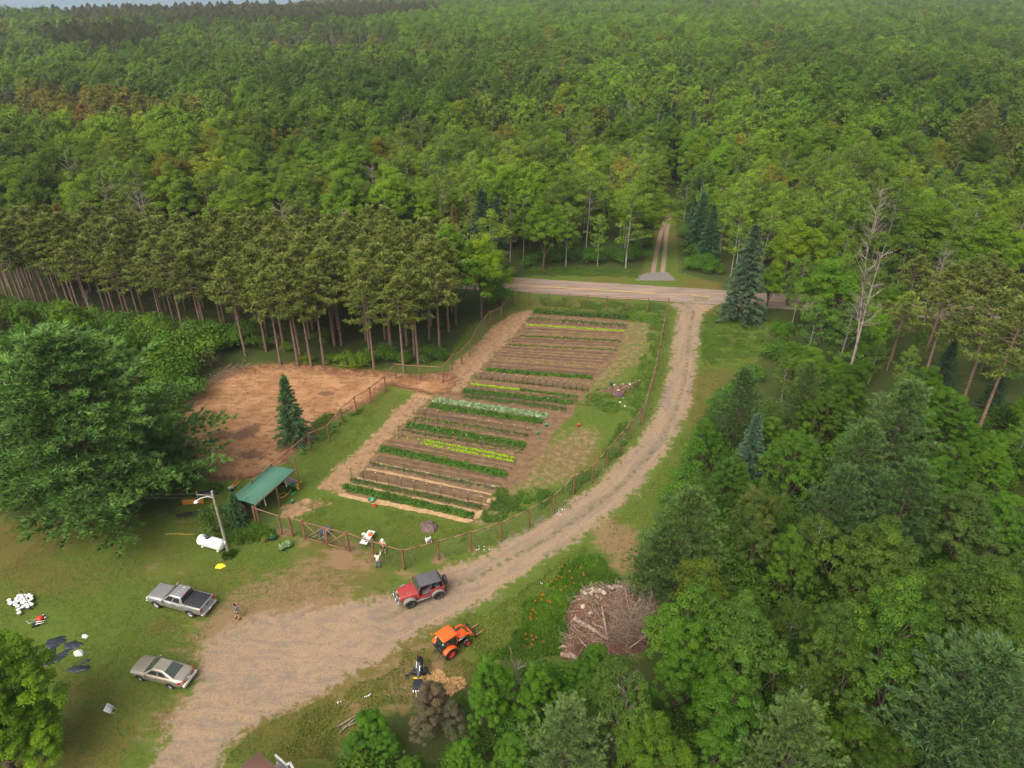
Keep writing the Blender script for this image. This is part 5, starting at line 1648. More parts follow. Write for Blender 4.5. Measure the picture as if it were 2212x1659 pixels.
t2 = thing('green_bin', 'tall green bin with its lid off beside the yellow hose', 'bin', (q.x, q.y, 0))
MB().lathe([(0, 0), (.24, 0), (.3, .75), (.34, .78), (.3, .8), (.25, .1), (0, .1)], 16).build('body', GPL, t2)
q2 = z9(1430, 775)
o = MB().lathe([(0, .03), (.25, .03), (.27, 0), (.3, .0), (.28, .06), (0, .07)], 16).build('bin_lid', GPL)
o.location = (q2.x, q2.y, .02)
tag(o, 'round green lid lying on the dirt beside the tall green bin', 'lid')
bucket('green bucket alone on the bare dirt in front of the shed', z9(1420, 1000), GPL, .17, .38)
q = z9(1490, 640)
b = MB()
RNG = np.random.default_rng(31)
for i in range(26):
    a = RNG.uniform(0, 6.3)
    b.tube([RNG.normal(0, .22, 3) * (1, 1, .3) + (0, 0, .2), RNG.normal(0, .25, 3) * (1, 1, .3) + (0, 0, .25), RNG.normal(0, .3, 3) * (1, 1, .2) + (0, 0, .12)], .05, 5)
o = b.build('tangled_strap', YPL)
o.location = (q.x, q.y, .05)
tag(o, 'tangle of yellow webbing at the foot of the tall shed post', 'strap')
b = MB()                                                   # yellow hose loops
hz = [z9(x, y, .04) for x, y in ((1400, 640), (1385, 700), (1330, 780), (1250, 850), (1150, 880), (1105, 855), (1140, 800), (1220, 765), (1285, 775), (1290, 800), (1230, 850), (1140, 872), (1180, 880), (1300, 800), (1375, 720), (1390, 600), (1330, 580), (1260, 610))]
o = MB().tube([tuple(p) for p in hz], .035, 5).build('garden_hose', paint('yellow_hose', (.62, .34, .04), .5, .3))
tag(o, 'loops of yellow-orange hose on the ground in front of the shed', 'hose')

# ------------------------------------------------------------------ utility pole, wires, tank
pb = S(400 + 1150 / 7.213, 1160 + 1400 / 7.213)
ph = height_of(pb, 519.5 * .8848, 1199 * .8848)
t = thing('utility_pole', 'weathered wooden utility pole with a curved lamp arm', 'utility pole', (pb.x, pb.y, 0))
PW = bark_mat('weathered_pole', (.20, .17, .13), (.34, .30, .24), 3)
MB().tube([(0, 0, -.2), (0, 0, ph)], [.16, .11], 10).build('pole', PW, t)
GALV = paint('galvanised_steel', (.55, .56, .55), .45, .5, .4)
la = MB()
la.tube([(0, 0, ph - .75), (-.5, -.1, ph - .55), (-1.1, -.25, ph - .62), (-1.45, -.35, ph - .85)], .035, 6)
la.build('lamp_arm', WHITE, t)
MB().lathe([(0, .1), (.1, .1), (.18, .02), (.22, -.06), (.2, -.08), (0, -.05)], 14, M=Matrix.Translation((-1.5, -.37, ph - .92))).build('lamp_head', WHITE, t)
MB().bar((-1.5, .1, ph - .5), (0, 0, ph - .5), .06).tube([(-1.5, .1, ph - .75), (-1.5, .1, ph - .1)], .03, 6).build('cross_arm', PW, t)
MB().box((-.07, -.2, 1.4), (.07, -.15, 1.9)).build('meter_box', WHITE, t)
for i, (z0, off) in enumerate(((ph - .3, 0), (ph - .95, .2))):
    k = np.linspace(0, 1, 24)
    a0, a1 = np.array((pb.x - .1, pb.y + off, z0)), np.array((pb.x - 62, pb.y + 3 + off * 4, z0 + 1.2))
    pts = a0 + (a1 - a0) * k[:, None]
    pts[:, 2] -= 1.4 * np.sin(k * np.pi)
    tag(MB().tube(pts, .007, 4).build('power_line', paint('cable_grey', (.07, .07, .065), .6)), ('upper' if not i else 'lower') + ' overhead wire running from the utility pole past the huge white pine', 'wire')
ta, te = S(400 + 640 / 7.213, 1160 + 1130 / 7.213, .75), S(400 + 1030 / 7.213, 1160 + 1240 / 7.213, .75)
mid = (ta + te) / 2
dv = te - ta
L = dv.length + .1
t = thing('propane_tank', 'long white propane tank on the grass beside the utility pole', 'gas tank', (mid.x, mid.y, 0), math.atan2(dv.y, dv.x))
r = .56
a = np.linspace(0, math.pi / 2, 7)
prof = [(r * math.sin(q), -L / 2 - r * .55 * math.cos(q) + .2) for q in a] + [(r * math.cos(q), L / 2 + r * .55 * math.sin(q) - .2) for q in a]
MB().lathe(prof, 22, M=Matrix.Translation((0, 0, .78)) @ Matrix.Rotation(R(90), 4, 'Y')).build('tank', paint('tank_white', (.72, .74, .68), .5, .4, var=.06, dirt=(.5, .52, .44)), t, smooth=True)
MB().lathe([(.0, .28), (.16, .28), (.24, .18), (.26, 0), (0, 0)], 14, M=Matrix.Translation((-.25, 0, 1.28))).build('valve_hood', paint('dark_violet_hood', (.05, .04, .06), .6), t)
for sx in (-.9, .9):
    MB().box((sx - .1, -.4, 0), (sx + .1, .4, .3)).build('foot', GALV, t)
tag(MB().tube([tuple(S(400 + x / 7.213, 1160 + y / 7.213, .04)) for x, y in ((20, 1040), (140, 1035), (270, 1030), (380, 1045), (540, 1040))], .03, 5).build('garden_hose', paint('yellow_hose', (.62, .34, .04))), 'thin yellow hose lying straight on the lawn by the propane tank', 'hose')
s7 = lambda x, y, h=0: S(400 + x / 7.213, 1160 + y / 7.213, h)
def sheetpile(name, label, cat, p, w, d, h, mat, seed, rz=0.0, k=9):
    """a crumpled sheet of cloth or film draped over something low"""
    rng = np.random.default_rng(seed)
    g = np.linspace(-1, 1, k * 2 + 1)
    U, V_ = np.meshgrid(g, g)
    rr = np.maximum(np.abs(U), np.abs(V_))
    ang = np.arctan2(V_, U)
    edge = 1 + .12 * np.sin(ang * 2 + seed) + .09 * np.sin(ang * 5 + seed * 2) + .06 * np.sin(ang * 9 + seed * 3)
    circ = np.where(rr > 0, rr / np.maximum(np.hypot(U, V_), 1e-6), 1)
    Xs, Ys = U * circ * edge * w / 2, V_ * circ * edge * d / 2
    Zs = h * np.clip(1 - rr ** 2, 0, 1) ** .6 * (.7 + .6 * vnoise(U * 2.3 + 9, V_ * 2.3 + seed, seed)) + .10 * h * np.sin(ang * 11 + rr * 7) * rr + .02
    Zs[rr >= .999] = .012
    n = len(g)
    v = np.stack([Xs, Ys, np.maximum(Zs, .012)], -1).reshape(-1, 3)
    i = np.arange(n * n).reshape(n, n)
    f = np.stack([i[:-1, :-1], i[:-1, 1:], i[1:, 1:], i[1:, :-1]], -1).reshape(-1, 4)
    b = MB().add(v, f)
    ring = np.concatenate([i[0, :], i[1:, -1], i[-1, -2::-1], i[-2:0:-1, 0]])
    low = v[ring] * (1, 1, 0)
    b.add(np.vstack([v[ring], low]), [(q, q + len(ring), (q + 1) % len(ring) + len(ring), (q + 1) % len(ring)) for q in range(len(ring))])
    o = b.build(name, mat, smooth=False)
    o.location = (p.x, p.y, 0)
    o.rotation_euler = (0, 0, rz)
    return tag(o, label, cat)
sheetpile('tarp_heap', 'rumpled brown tarp thrown over a mound inside the garden fence', 'tarp', S(1047, 1288), 1.9, 1.6, .5, paint('brown_tarp', (.115, .072, .060), .6, .3, var=.25), 4, .2)
sheetpile('yellow_cloth', 'crumpled bright yellow cloth lying on the lawn below the utility pole', 'cloth', s7(1000, 1605), .85, .7, .22, paint('bright_yellow_cloth', (.80, .60, .03), .7, .2), 7)
BTARP = paint('black_film', (.018, .022, .030), .45, .4, var=.4)
s47 = lambda x, y, h=0: S(x / 4.74, 1400 + y / 4.74, h)
for i, (x, y, w, d, s_, rz, lab) in enumerate(((640, 800, 1.9, 1.1, 11, .4, 'largest crumpled black film sheet on the lawn near the leafy maple'), (850, 830, 1.7, .8, 12, -.2, 'black film sheet next to the small white rag'), (630, 1000, 1.7, .8, 13, .5, 'black film sheet half under the leafy maple'),
                                               (720, 930, 1.6, .5, 14, .7, 'narrow strip of black film between the two larger sheets'), (910, 1105, 1.7, .8, 15, .2, 'separate black film scrap nearest the sedan'), (980, 1020, .9, .3, 16, .5, 'tiny black film strip below the white sack'), (600, 900, .7, 1.2, 17, .2, 'dark folded film at the edge of the largest sheet'))):
    sheetpile('black_film', lab, 'plastic sheet', s47(x, y), w, d, .09, BTARP, s_, rz)
sheetpile('white_sack', 'small full white sack alone on the lawn', 'sack', s47(914, 930), .75, .6, .38, WHITE, 21)
sheetpile('white_rag', 'small pale rag beside the black film', 'cloth', s47(985, 730), .6, .4, .15, WHITE, 22)
bk = [(268, 415), (305, 510), (290, 480), (520, 300), (605, 290), (650, 300), (770, 285), (830, 320), (460, 375), (580, 370), (690, 365), (840, 390), (405, 465), (500, 440), (430, 530), (610, 445), (700, 430), (625, 490), (770, 450), (800, 510), (495, 570), (620, 590), (700, 535), (755, 585), (510, 655), (530, 740), (850, 535)]
for i, (x, y) in enumerate(bk):
    p = S(x / 10.575, 1430 + y / 10.575 + 2)
    o = bucket('white lidded bucket in the cluster on the lawn', p, WHITE, .17, .38, lid=True, group='white buckets on the lawn', handle=False, rz=i, name='white_bucket')
p = S(825 / 10.575, 1430 + 620 / 10.575)
o = MB().tube([(0, 0, 0), (-.25, .1, 2.3)], .035, 6).build('black_post', BLK)
o.location = (p.x, p.y, 0)
tag(o, 'thin black post standing beside the white buckets', 'post')
s27 = lambda x, y, h=0: S(60 + x / 27.65, 1480 + y / 27.65, h)
p = s27(1090, 930)
t = thing('push_mower', 'small red-topped machine with grey handles lying on the lawn', 'mower', (p.x, p.y, 0), .9)
MB().lathe([(0, .38), (.16, .38), (.26, .3), (.28, .16), (.25, .12), (0, .12)], 14).build('red_deck', REDP, t)
for x, y in ((.35, -.22), (.35, .22), (-.3, .22), (-.3, -.22)):
    MB().lathe([(0, -.03), (.11, -.03), (.13, 0), (.11, .03), (0, .03)], 12, M=Matrix.Translation((x, y, .13)) @ Matrix.Rotation(R(90), 4, 'X')).build('wheel', GALV, t)
MB().tube([(-.25, -.2, .2), (-.9, -.22, .55), (-.9, .22, .55), (-.25, .2, .2)], .02, 5).build('handlebar', GALV, t)
p = s27(900, 1290)
t = thing('black_trestle', 'low black trestle with two pale slats near the red-topped machine', 'trestle', (p.x, p.y, 0), .3)
MB().box((-.4, -.2, .0), (.1, .2, .22)).build('block', BLK, t, bevel=.03)
for y in (-.1, .13): MB().box((-.1, y, .22), (.55, y + .07, .26)).build('slat', paint('pale_slat', (.62, .60, .48)), t)
# yard sign
sa, sb_ = S(1290 / 4.74, 1400 + 1555 / 4.74, .95), S(1335 / 4.74, 1400 + 1465 / 4.74, .95)
sm, sdv = (sa + sb_) / 2, sb_ - sa
sL = sdv.length / 2
t = thing('yard_sign', 'white rectangular yard sign with grey printed lines on the lawn by the sedan', 'sign', (sm.x, sm.y, 0), math.atan2(sdv.y, sdv.x))
t.rotation_euler = (R(-48), 0, math.atan2(sdv.y, sdv.x))
MB().box((-sL, -.012, .35), (sL, .012, .95)).build('board', WHITE, t)
ln = MB()
for k in range(5):
    ln.box((-sL * .85, -.0165, .41 + k * .10), (sL * (.85 - .2 * (k % 3)), -.0145, .445 + k * .10)).box((-sL * (.85 - .2 * (k % 3)), .0145, .41 + k * .10), (sL * .85, .0165, .445 + k * .10))
ln.build('printed_lines', paint('faded_ink', (.30, .37, .33)), t)
MB().bar((-sL * .6, 0, 0), (-sL * .6, 0, .36), .02).bar((sL * .6, 0, 0), (sL * .6, 0, .36), .02).build('stake', GALV, t)

# implements behind the tank
p = s7(450, 720)
t = thing('harrow', 'black toothed harrow lying in the grass under the huge white pine', 'farm implement', (p.x, p.y, 0), .25)
MB().box((-1.2, -.12, .25), (1.2, .12, .42)).build('beam', BLK, t, bevel=.02)
for k in range(10):
    MB().tube([(-1.1 + k * .24, 0, .3), (-1.1 + k * .24, -.25, .25), (-1.1 + k * .24, -.35, 0)], .025, 5).build('tine', BLK, t)
p = s7(520, 520)
t = thing('yellow_grader', 'rusty yellow grader blade under the huge white pine', 'farm implement', (p.x, p.y, 0), .1)
b = MB()
b.loft([[(x, .1 * math.sin(q), .3 + .35 * math.sin(q - .8)) for q in np.linspace(0, 2.2, 6)] + [(x, .1 * math.sin(q) + .04, .3 + .35 * math.sin(q - .8)) for q in np.linspace(2.2, 0, 6)] for x in (-1.1, 1.1)])
b.build('blade', paint('rusty_yellow', (.40, .18, .03), .7, .2, dirt=(.22, .10, .04)), t)
MB().bar((0, .1, .35), (0, 1.0, .5), .1).bar((-.4, .9, .5), (.4, .9, .5), .08).build('hitch', BLK, t)
p = s7(790, 330)
sheetpile('black_bale_film', 'bundle of black film in the weeds behind the pole lamp', 'plastic sheet', p, 2.0, .8, .5, BTARP, 25)
p = s7(1080, 620)
sheetpile('dark_teal_sheet', 'dark folded sheet between the pole and the small spruce', 'plastic sheet', p, 1.2, 1.0, .5, TEAL, 26)
p = s7(1200, 270)
t = thing('rototiller', 'small orange and grey tiller parked behind the shed', 'tiller', (p.x, p.y, 0), .7)
MB().box((-.3, -.18, .25), (.25, .18, .55)).build('engine', paint('dull_grey_metal', (.3, .28, .27), .5), t, bevel=.04)
MB().tube([(.2, -.2, .5), (.9, -.25, .95)], .03, 5).tube([(.2, .2, .5), (.9, .25, .95)], .03, 5).build('handlebar', ORP, t)
for s_ in (-.25, .25): MB().lathe([(0, -.05), (.18, -.05), (.22, 0), (.18, .05), (0, .05)], 12, M=Matrix.Translation((-.1, s_, .22)) @ Matrix.Rotation(R(90), 4, 'X')).build('wheel', BLK, t)

# pots and tubs
def pot(label, p, mat, r, h, plant=None, name='plant_pot'):
    t = thing(name, label, 'pot', (p.x, p.y, 0))
    MB().lathe([(0, 0), (r * .75, 0), (r, h * .9), (r * 1.08, h * .9), (r * 1.08, h), (r * .92, h), (r * .85, h * .75), (0, h * .75)], 16).build('pot', mat, t)
    if plant:
        rng = np.random.default_rng(int(p.x * 100) % 999)
        v = rng.normal(size=(130, 3)); v /= np.linalg.norm(v, axis=1, keepdims=True); v[:, 2] = abs(v[:, 2])
        MB().cards(v * r * 1.3 * rng.uniform(.5, 1.1, 130)[:, None] + (0, 0, h), v + rng.normal(0, .3, (130, 3)), .09, .055, attr=rng.uniform(.1, 1, 130)).build('plant', CROPS[plant], t)
    return t
pot('terracotta bowl planter in the weeds near the walk gate', s7(1790, 1150), paint('terracotta', (.52, .22, .08), .8), .32, .3, 'weed')
pot('dark green tub with leafy plants near the walk gate', s7(1930, 1120), TEAL, .38, .4, 'leafy')
pot('teal tub with a pale flowering plant on the lawn outside the gate', S(660 + 285 / 9.07, 1290 + 465 / 9.07), TEAL, .35, .35, 'cabbage')
pot('green bowl planter beside the teal tub outside the gate', S(660 + 410 / 9.07, 1290 + 410 / 9.07), GPL, .3, .3, 'cabbage')
q27 = lambda x, y, h=0: S(860 + x / 27.65, 1190 + y / 27.65, h)
p = q27(1300, 950)
t = thing('green_basket', 'round green basket at the straw edge of the lowest crop row', 'basket', (p.x, p.y, 0))
MB().lathe([(0, .02), (.26, .02), (.36, .26), (.39, .28), (.36, .3), (.32, .26), (.23, .05), (0, .05)], 18).build('bowl', GPL, t)
MB().tube([(-.36, 0, .28), (-.2, 0, .5), (.2, 0, .5), (.36, 0, .28)], .015, 5).build('handle', GPL, t)
bucket('red bucket tipped over beside the green basket', q27(1540, 1230), REDP, .17, .36, tip=65)
bucket('red bucket on the bare ground between the garden and the curved fence', Q(1505, 1085), REDP, .17, .36)
bucket('green bucket at the end of the silvery cabbage row', Q(1310, 1085), GPL, .2, .4)
bucket('small green bucket at the end of the leafy row under the stakes', Q(1262, 1130), GPL, .18, .36)
bucket('blue-green bucket in the tall weeds beside the compost heap', S(1450 + 312 / 7.47, 900 + 300 / 7.47), TEAL, .22, .45)

# folding table with its clutter
z9b = lambda x, y, h=0: S(740 + x / 9.217, 1220 + y / 9.217, h)
ca, cb_, cc_, cd_ = z9b(1260, 975, .75), z9b(1425, 1003, .75), z9b(1630, 705, .75), z9b(1470, 683, .75)
cen = (ca + cb_ + cc_ + cd_) / 4
ax = ((cc_ - cb_) + (cd_ - ca)) / 2
Lx, Ly = ax.length, ((cb_ - ca).length + (cc_ - cd_).length) / 2
t = thing('folding_table', 'long white folding table on the grass inside the garden gate', 'table', (cen.x, cen.y, 0), math.atan2(ax.y, ax.x))
MB().box((-Lx / 2, -Ly / 2, .70), (Lx / 2, Ly / 2, .75)).build('table_top', WHITE, t, bevel=.02)
for sx in (-1, 1):
    for sy in (-1, 1):
        MB().bar((sx * Lx * .38, sy * Ly * .38, 0), (sx * Lx * .36, sy * Ly * .36, .7), .035).build('leg', BLK, t)
RZT = math.atan2(ax.y, ax.x)
def on_table(o, x, y, label, cat):
    c, s_ = math.cos(RZT), math.sin(RZT)
    o.location = (cen.x + c * x - s_ * y, cen.y + s_ * x + c * y, .752)
    return tag(o, label, cat)
b = MB()
b.loft([[(-.2, -.2, 0), (.2, -.18, 0), (.18, .2, 0), (-.2, .2, 0)], [(-.16, -.22, .22), (.2, -.15, .2), (.2, .18, .24), (-.15, .16, .2)], [(-.06, -.1, .34), (.1, -.06, .3), (.08, .1, .36), (-.05, .06, .32)]])
on_table(b.build('orange_bag', ORP, bevel=.03), .32, -.12, 'bright orange bag on the white folding table', 'bag')
on_table(MB().lathe([(0, 0), (.08, 0), (.09, .14), (0, .14)], 10).build('tan_jar', paint('tan_jar_glass', (.45, .34, .16), .4)), -.5, .1, 'tan jar on the near end of the folding table', 'jar')
on_table(MB().box((-.12, -.06, 0), (.12, .06, .06)).build('dark_glove', BLK, bevel=.02), -.62, -.18, 'dark glove on the near end of the folding table', 'glove')
on_table(MB().lathe([(0, 0), (.06, 0), (.05, .2), (.02, .25), (0, .25)], 10).build('water_bottle', paint('green_bottle', (.12, .25, .10), .3)), -.25, .12, 'green bottle in the middle of the folding table', 'bottle')
for (x, y, lab) in ((1365, 790, 'pale plastic tub on the grass behind the folding table'), (1520, 920, 'clear tub on the grass beside the folding table')):
    p = z9b(x, y + 40)
    bucket(lab, p, paint('cloudy_plastic', (.55, .57, .48), .3), .2, .36, name='tub', handle=False)
p = z9b(410, 860)
t = thing('wheelbarrow', 'dark blue wheelbarrow with steel handles behind the double gate', 'wheelbarrow', (p.x + .3, p.y + .4, 0), R(240))
MB().loft([[(-.35, -.22, .3), (.35, -.25, .3), (.35, .25, .3), (-.35, .22, .3)], [(-.6, -.36, .62), (.5, -.42, .62), (.5, .42, .62), (-.6, .36, .62)]]).build('tray', paint('dark_blue_steel', (.04, .07, .12), .5, .4), t, bevel=.04)
for s_ in (-1, 1):
    MB().tube([(-.7, s_ * .12, .2), (.4, s_ * .3, .35), (1.25, s_ * .36, .6)], .028, 6).build('handle', GALV, t)
    MB().bar((.45, s_ * .28, .3), (.5, s_ * .28, 0), .035).build('leg', GALV, t)
MB().lathe([(0, -.05), (.16, -.05), (.2, 0), (.16, .05), (0, .05)], 14, M=Matrix.Translation((-.75, 0, .2)) @ Matrix.Rotation(R(90), 4, 'X')).build('wheel', BLK, t)
# white chair by the fence
p = S(1000 + 960 / 20.74, 1280 + 930 / 20.74)
t = thing('garden_chair', 'white plastic chair on the grass behind the driveway fence', 'chair', (p.x, p.y, 0), R(200))
MB().box((-.26, -.26, .40), (.26, .26, .44)).build('seat', WHITE, t, bevel=.02)
MB().loft([[(-.24, .24, .44), (.24, .24, .44), (.24, .28, .44), (-.24, .28, .44)], [(-.22, .36, .88), (.22, .36, .88), (.22, .40, .88), (-.22, .40, .88)]]).build('backrest', WHITE, t)
for sx in (-.22, .22):
    for sy in (-.22, .22): MB().bar((sx * 1.1, sy * 1.1, 0), (sx, sy, .41), .045).build('leg', WHITE, t)
    MB().box((sx - .03, -.24, .62), (sx + .03, .28, .66)).build('armrest', WHITE, t)

# ------------------------------------------------------------------ house corner at the bottom
n_ = NT('brown_shingles')
p_ = n_.objpos()
br = n_.node('ShaderNodeTexBrick', {'Vector': p_, 'Color1': (.33, .16, .11, 1), 'Color2': (.42, .21, .145, 1), 'Mortar': (.22, .11, .08, 1), 'Scale': 1.0, 'Mortar Size': .012, 'Brick Width': .33, 'Row Height': .16}).outputs[0]
SHING = n_.done(n_.bsdf(n_.mix(.45, br, n_.mix(n_.noise(p_, 5, 4), (.28, .14, .10), (.46, .25, .17))), .9, .1))
h0 = 4.2
P0, Pl, Pr = S(632.3, 1835.7, h0), S(583, 1876, h0), S(704, 1875, h0)
dl = Vector((Pl.x - P0.x, Pl.y - P0.y, 0)).normalized()
dr = Vector((-dl.y, dl.x, 0))
if dr.dot(Pr - P0) < 0: dr = -dr
t = thing('house', 'corner of a house with a brown shingled roof and a white railing', 'house', (P0.x, P0.y, 0), math.atan2(dl.y, dl.x))
Wd_ = 8.0 * (1 if (Vector((-dl.y, dl.x, 0)).dot(dr) > 0) else -1)
Ld = 11.0
rdg = h0 + 1.0
b = MB()
b.add([(0, 0, h0), (Ld, 0, h0), (Ld, Wd_, h0), (0, Wd_, h0), (0, Wd_ / 2, rdg), (Ld, Wd_ / 2, rdg), (0, 0, h0 - .12), (Ld, 0, h0 - .12), (Ld, Wd_, h0 - .12), (0, Wd_, h0 - .12), (0, Wd_ / 2, rdg - .12), (Ld, Wd_ / 2, rdg - .12)],
      [(0, 1, 5, 4), (3, 4, 5, 2), (6, 10, 11, 7), (9, 8, 11, 10), (0, 4, 10, 6), (4, 3, 9, 10), (1, 7, 11, 5), (5, 11, 8, 2), (0, 6, 7, 1), (3, 2, 8, 9)])
b.build('roof', SHING, t)
sy = 1 if Wd_ > 0 else -1
MB().box((.4, min(.4 * sy, Wd_ - .4 * sy), 0), (Ld - .4, max(.4 * sy, Wd_ - .4 * sy), h0 - .1)).build('wall', paint('tan_siding', (.42, .36, .28), .8), t)
MB().bar((0, 0, h0 - .1), (Ld, 0, h0 - .1), .1).bar((0, 0, h0 - .1), (0, Wd_, h0 - .1), .1).build('gutter', LUMB, t)
DWH = paint('white_railing_paint', (.66, .66, .63), .5)
inv = Matrix.Rotation(-math.atan2(dl.y, dl.x), 4, 'Z')
hl = lambda x, y, h: inv @ (S(x, y, h) - Vector((P0.x, P0.y, 0)))
ra, rb_, rc, rd = hl(672, 1843, 3.4), hl(700, 1869, 3.4), hl(708, 1862, 3.4), hl(722, 1890, 3.4)
rb = MB()
for k in range(9):
    q = lerp_ = ra + (rb_ - ra) * (k / 8)
    rb.bar(q - Vector((0, 0, .8)), q, .06)
rb.build('baluster', DWH, t)
rl = MB()
rl.bar(ra, rb_, .12)
rl.bar(ra - Vector((0, 0, .75)), rb_ - Vector((0, 0, .75)), .08)
rl.bar(rb_, rc, .16)
rl.bar(rc, rd, .16)
rl.build('railing', DWH, t)
dk = MB()
for q in (ra, rb_, rc, rd): dk.bar((q.x, q.y, 0), (q.x, q.y, 2.5), .14)
dk.build('deck_post', DWH, t)
dl2 = (rb_ - ra).normalized()
dn2 = Vector((-dl2.y, dl2.x, 0))
if (Vector((Ld / 2, Wd_ / 2, 0)) - ra).dot(dn2) < 0: dn2 = -dn2
e0, e1 = ra, rb_ + dl2 * 4
MB().loft([[(p.x, p.y, z) for p in (e0, e1, e1 + dn2 * 1.2, e0 + dn2 * 1.2)] for z in (2.4, 2.52)]).build('deck', LUMB, t)

# far barn by its field
fb = G(64, 63)
FC = Vector((FIELD_C[0], FIELD_C[1], 0))
a_ = np.linspace(0, 2 * np.pi, 28, endpoint=False)
b = MB()
b.add([(FC.x, FC.y, .06)] + [(FC.x + 32 * math.cos(q), FC.y + 44 * math.sin(q), .05) for q in a_], [(0, 1 + i, 1 + (i + 1) % 28, 1 + (i + 1) % 28) for i in range(28)])
tag(b.build('hay_field', paint('dry_hay', (.34, .33, .08), .95, .05, scale=.05)), kind='structure')
t = thing('white_barn', 'tiny white barn beside the far yellow field', 'barn', (FC.x + 3, FC.y + 30, 0), .3)
MB().box((-6, -4, 0), (6, 4, 4)).build('wall', WHITE, t)
MB().loft([[(-6.4, -4.4, 4), (-6.4, 0, 7), (-6.4, 4.4, 4)], [(6.4, -4.4, 4), (6.4, 0, 7), (6.4, 4.4, 4)]]).build('roof', paint('pale_metal_roof', (.70, .68, .62), .5), t)
MB().box((-1.5, -4.05, 0), (1.5, -4.0, 3)).build('door', LUMB, t)

# ------------------------------------------------------------------ vehicles
def glassm(name, col, rough=.08):
    n = NT(name)
    return n.done(n.bsdf(col, rough, .6))
GLASS = glassm('dark_glass', (.018, .026, .028))
GLASSG = glassm('greenish_glass', (.04, .055, .046), .12)
TYRE = paint('tyre_rubber', (.030, .029, .028), .85, .2, dirt=(.09, .075, .06))
ALLOY = paint('alloy_wheel', (.62, .62, .60), .3, .5, .6)
CHROME = paint('bright_trim', (.70, .70, .70), .2, .5, .8)
DARKG = paint('dark_underbody', (.018, .018, .02), .8, .2)
PLATE = paint('licence_plate_white', (.72, .75, .82), .5)
TAILR = paint('tail_lamp_red', (.45, .015, .02), .25, .5)
HEADL = paint('head_lamp_lens', (.72, .72, .68), .15, .6)
def wheel(parent, x, y, r, w, side, rim=None, tyre=None, rimr=.62, name='wheel', spokes=5):
    M = Matrix.Translation((x, y, r)) @ Matrix.Rotation(R(-90 * side), 4, 'X')
    h = w / 2
    o = MB().lathe([(r * rimr, -h), (r * .86, -h), (r * .97, -h * .8), (r, -h * .5), (r, h * .5), (r * .97, h * .8), (r * .86, h), (r * rimr, h), (r * rimr * .96, h * .5)], 26, M=M).build(name, tyre or TYRE, parent, smooth=True)
    b = MB().lathe([(0, h * .55), (r * .14, h * .62), (r * .18, h * .45), (r * rimr * .9, h * .35), (r * rimr * .98, h * .85), (r * rimr * 1.02, h * .9), (r * rimr * 1.02, -h)], 26, M=M)
    for k in range(spokes):
        a = k * 2 * math.pi / spokes
        p = [M @ Vector((math.cos(a) * r * q, math.sin(a) * r * q, h * z)) for q, z in ((.1, .75), (rimr * .95, .8))]
        b.bar(p[0], p[1], r * .16, r * .06)
    b.build('rim', rim or ALLOY, o)
    return o
def body_loft(secs):
    """secs: x, z bottom, z belt, z top, half width -> closed body rings"""
    out = []
    for x, zb, zs, zt, w in secs:
        half = [(w * .80, zb), (w * .96, zb + .06), (w, zb + .22), (w, zs - .14), (w * .965, zs), (w * .80, zt - .008), (w * .4, zt + .012)]
        out.append([(x, y, z) for y, z in half] + [(x, -y, z) for y, z in half[::-1]])
    return out
def pane(name, pts, mat, parent, off=.012):
    p = [Vector(q) for q in pts]
    n = (p[1] - p[0]).cross(p[-1] - p[0]).normalized()
    b = MB()
    b.loft([[tuple(q - n * .01) for q in p], [tuple(q + n * off) for q in p]])
    return b.build(name, mat, parent)
def lerp(a, b, t): return Vector(a) + (Vector(b) - Vector(a)) * t
def face_pane(name, quad, s0, s1, t0, t1, mat, parent, off=.012):
    """a pane on part of a quad (a, b at the foot, c, d at the head), outward by winding"""
    a, b, c, d = map(Vector, quad)
    f = lambda s, t: lerp(lerp(a, b, s), lerp(d, c, s), t)
    return pane(name, [f(s0, t0), f(s1, t0), f(s1, t1), f(s0, t1)], mat, parent, off)
def arch(parent, x, y, r, side, mat=DARKG, name='wheel_arch', zc=None, n=14):
    zc = r * .95 if zc is None else zc
    pts = [(x + r * 1.22 * math.cos(a), y, zc + r * 1.2 * math.sin(a)) for a in np.linspace(-.15, math.pi + .15, n)]
    if side > 0: pts = pts[::-1]
    b = MB()
    b.loft([[tuple(Vector(q) - Vector((0, side * .05, 0))) for q in pts], [tuple(Vector(q) + Vector((0, side * .006, 0))) for q in pts]])
    return b.build(name, mat, parent)
def place(t, front, rear, xf, xr, half, side, hub):
    """set a vehicle so that its near wheels stand where the photograph shows them"""
    F_, B_ = S(*front, hub), S(*rear, hub)
    d = (F_ - B_)
    d.z = 0
    s = d.length / (xf - xr)
    d.normalize()
    n = Vector((-d.y, d.x, 0))
    p = F_ - d * (xf * s) - n * (side * half * s)
    t.location = (p.x, p.y, 0)
    t.rotation_euler = (0, 0, math.atan2(d.y, d.x))
    t.scale = (s, s, s)

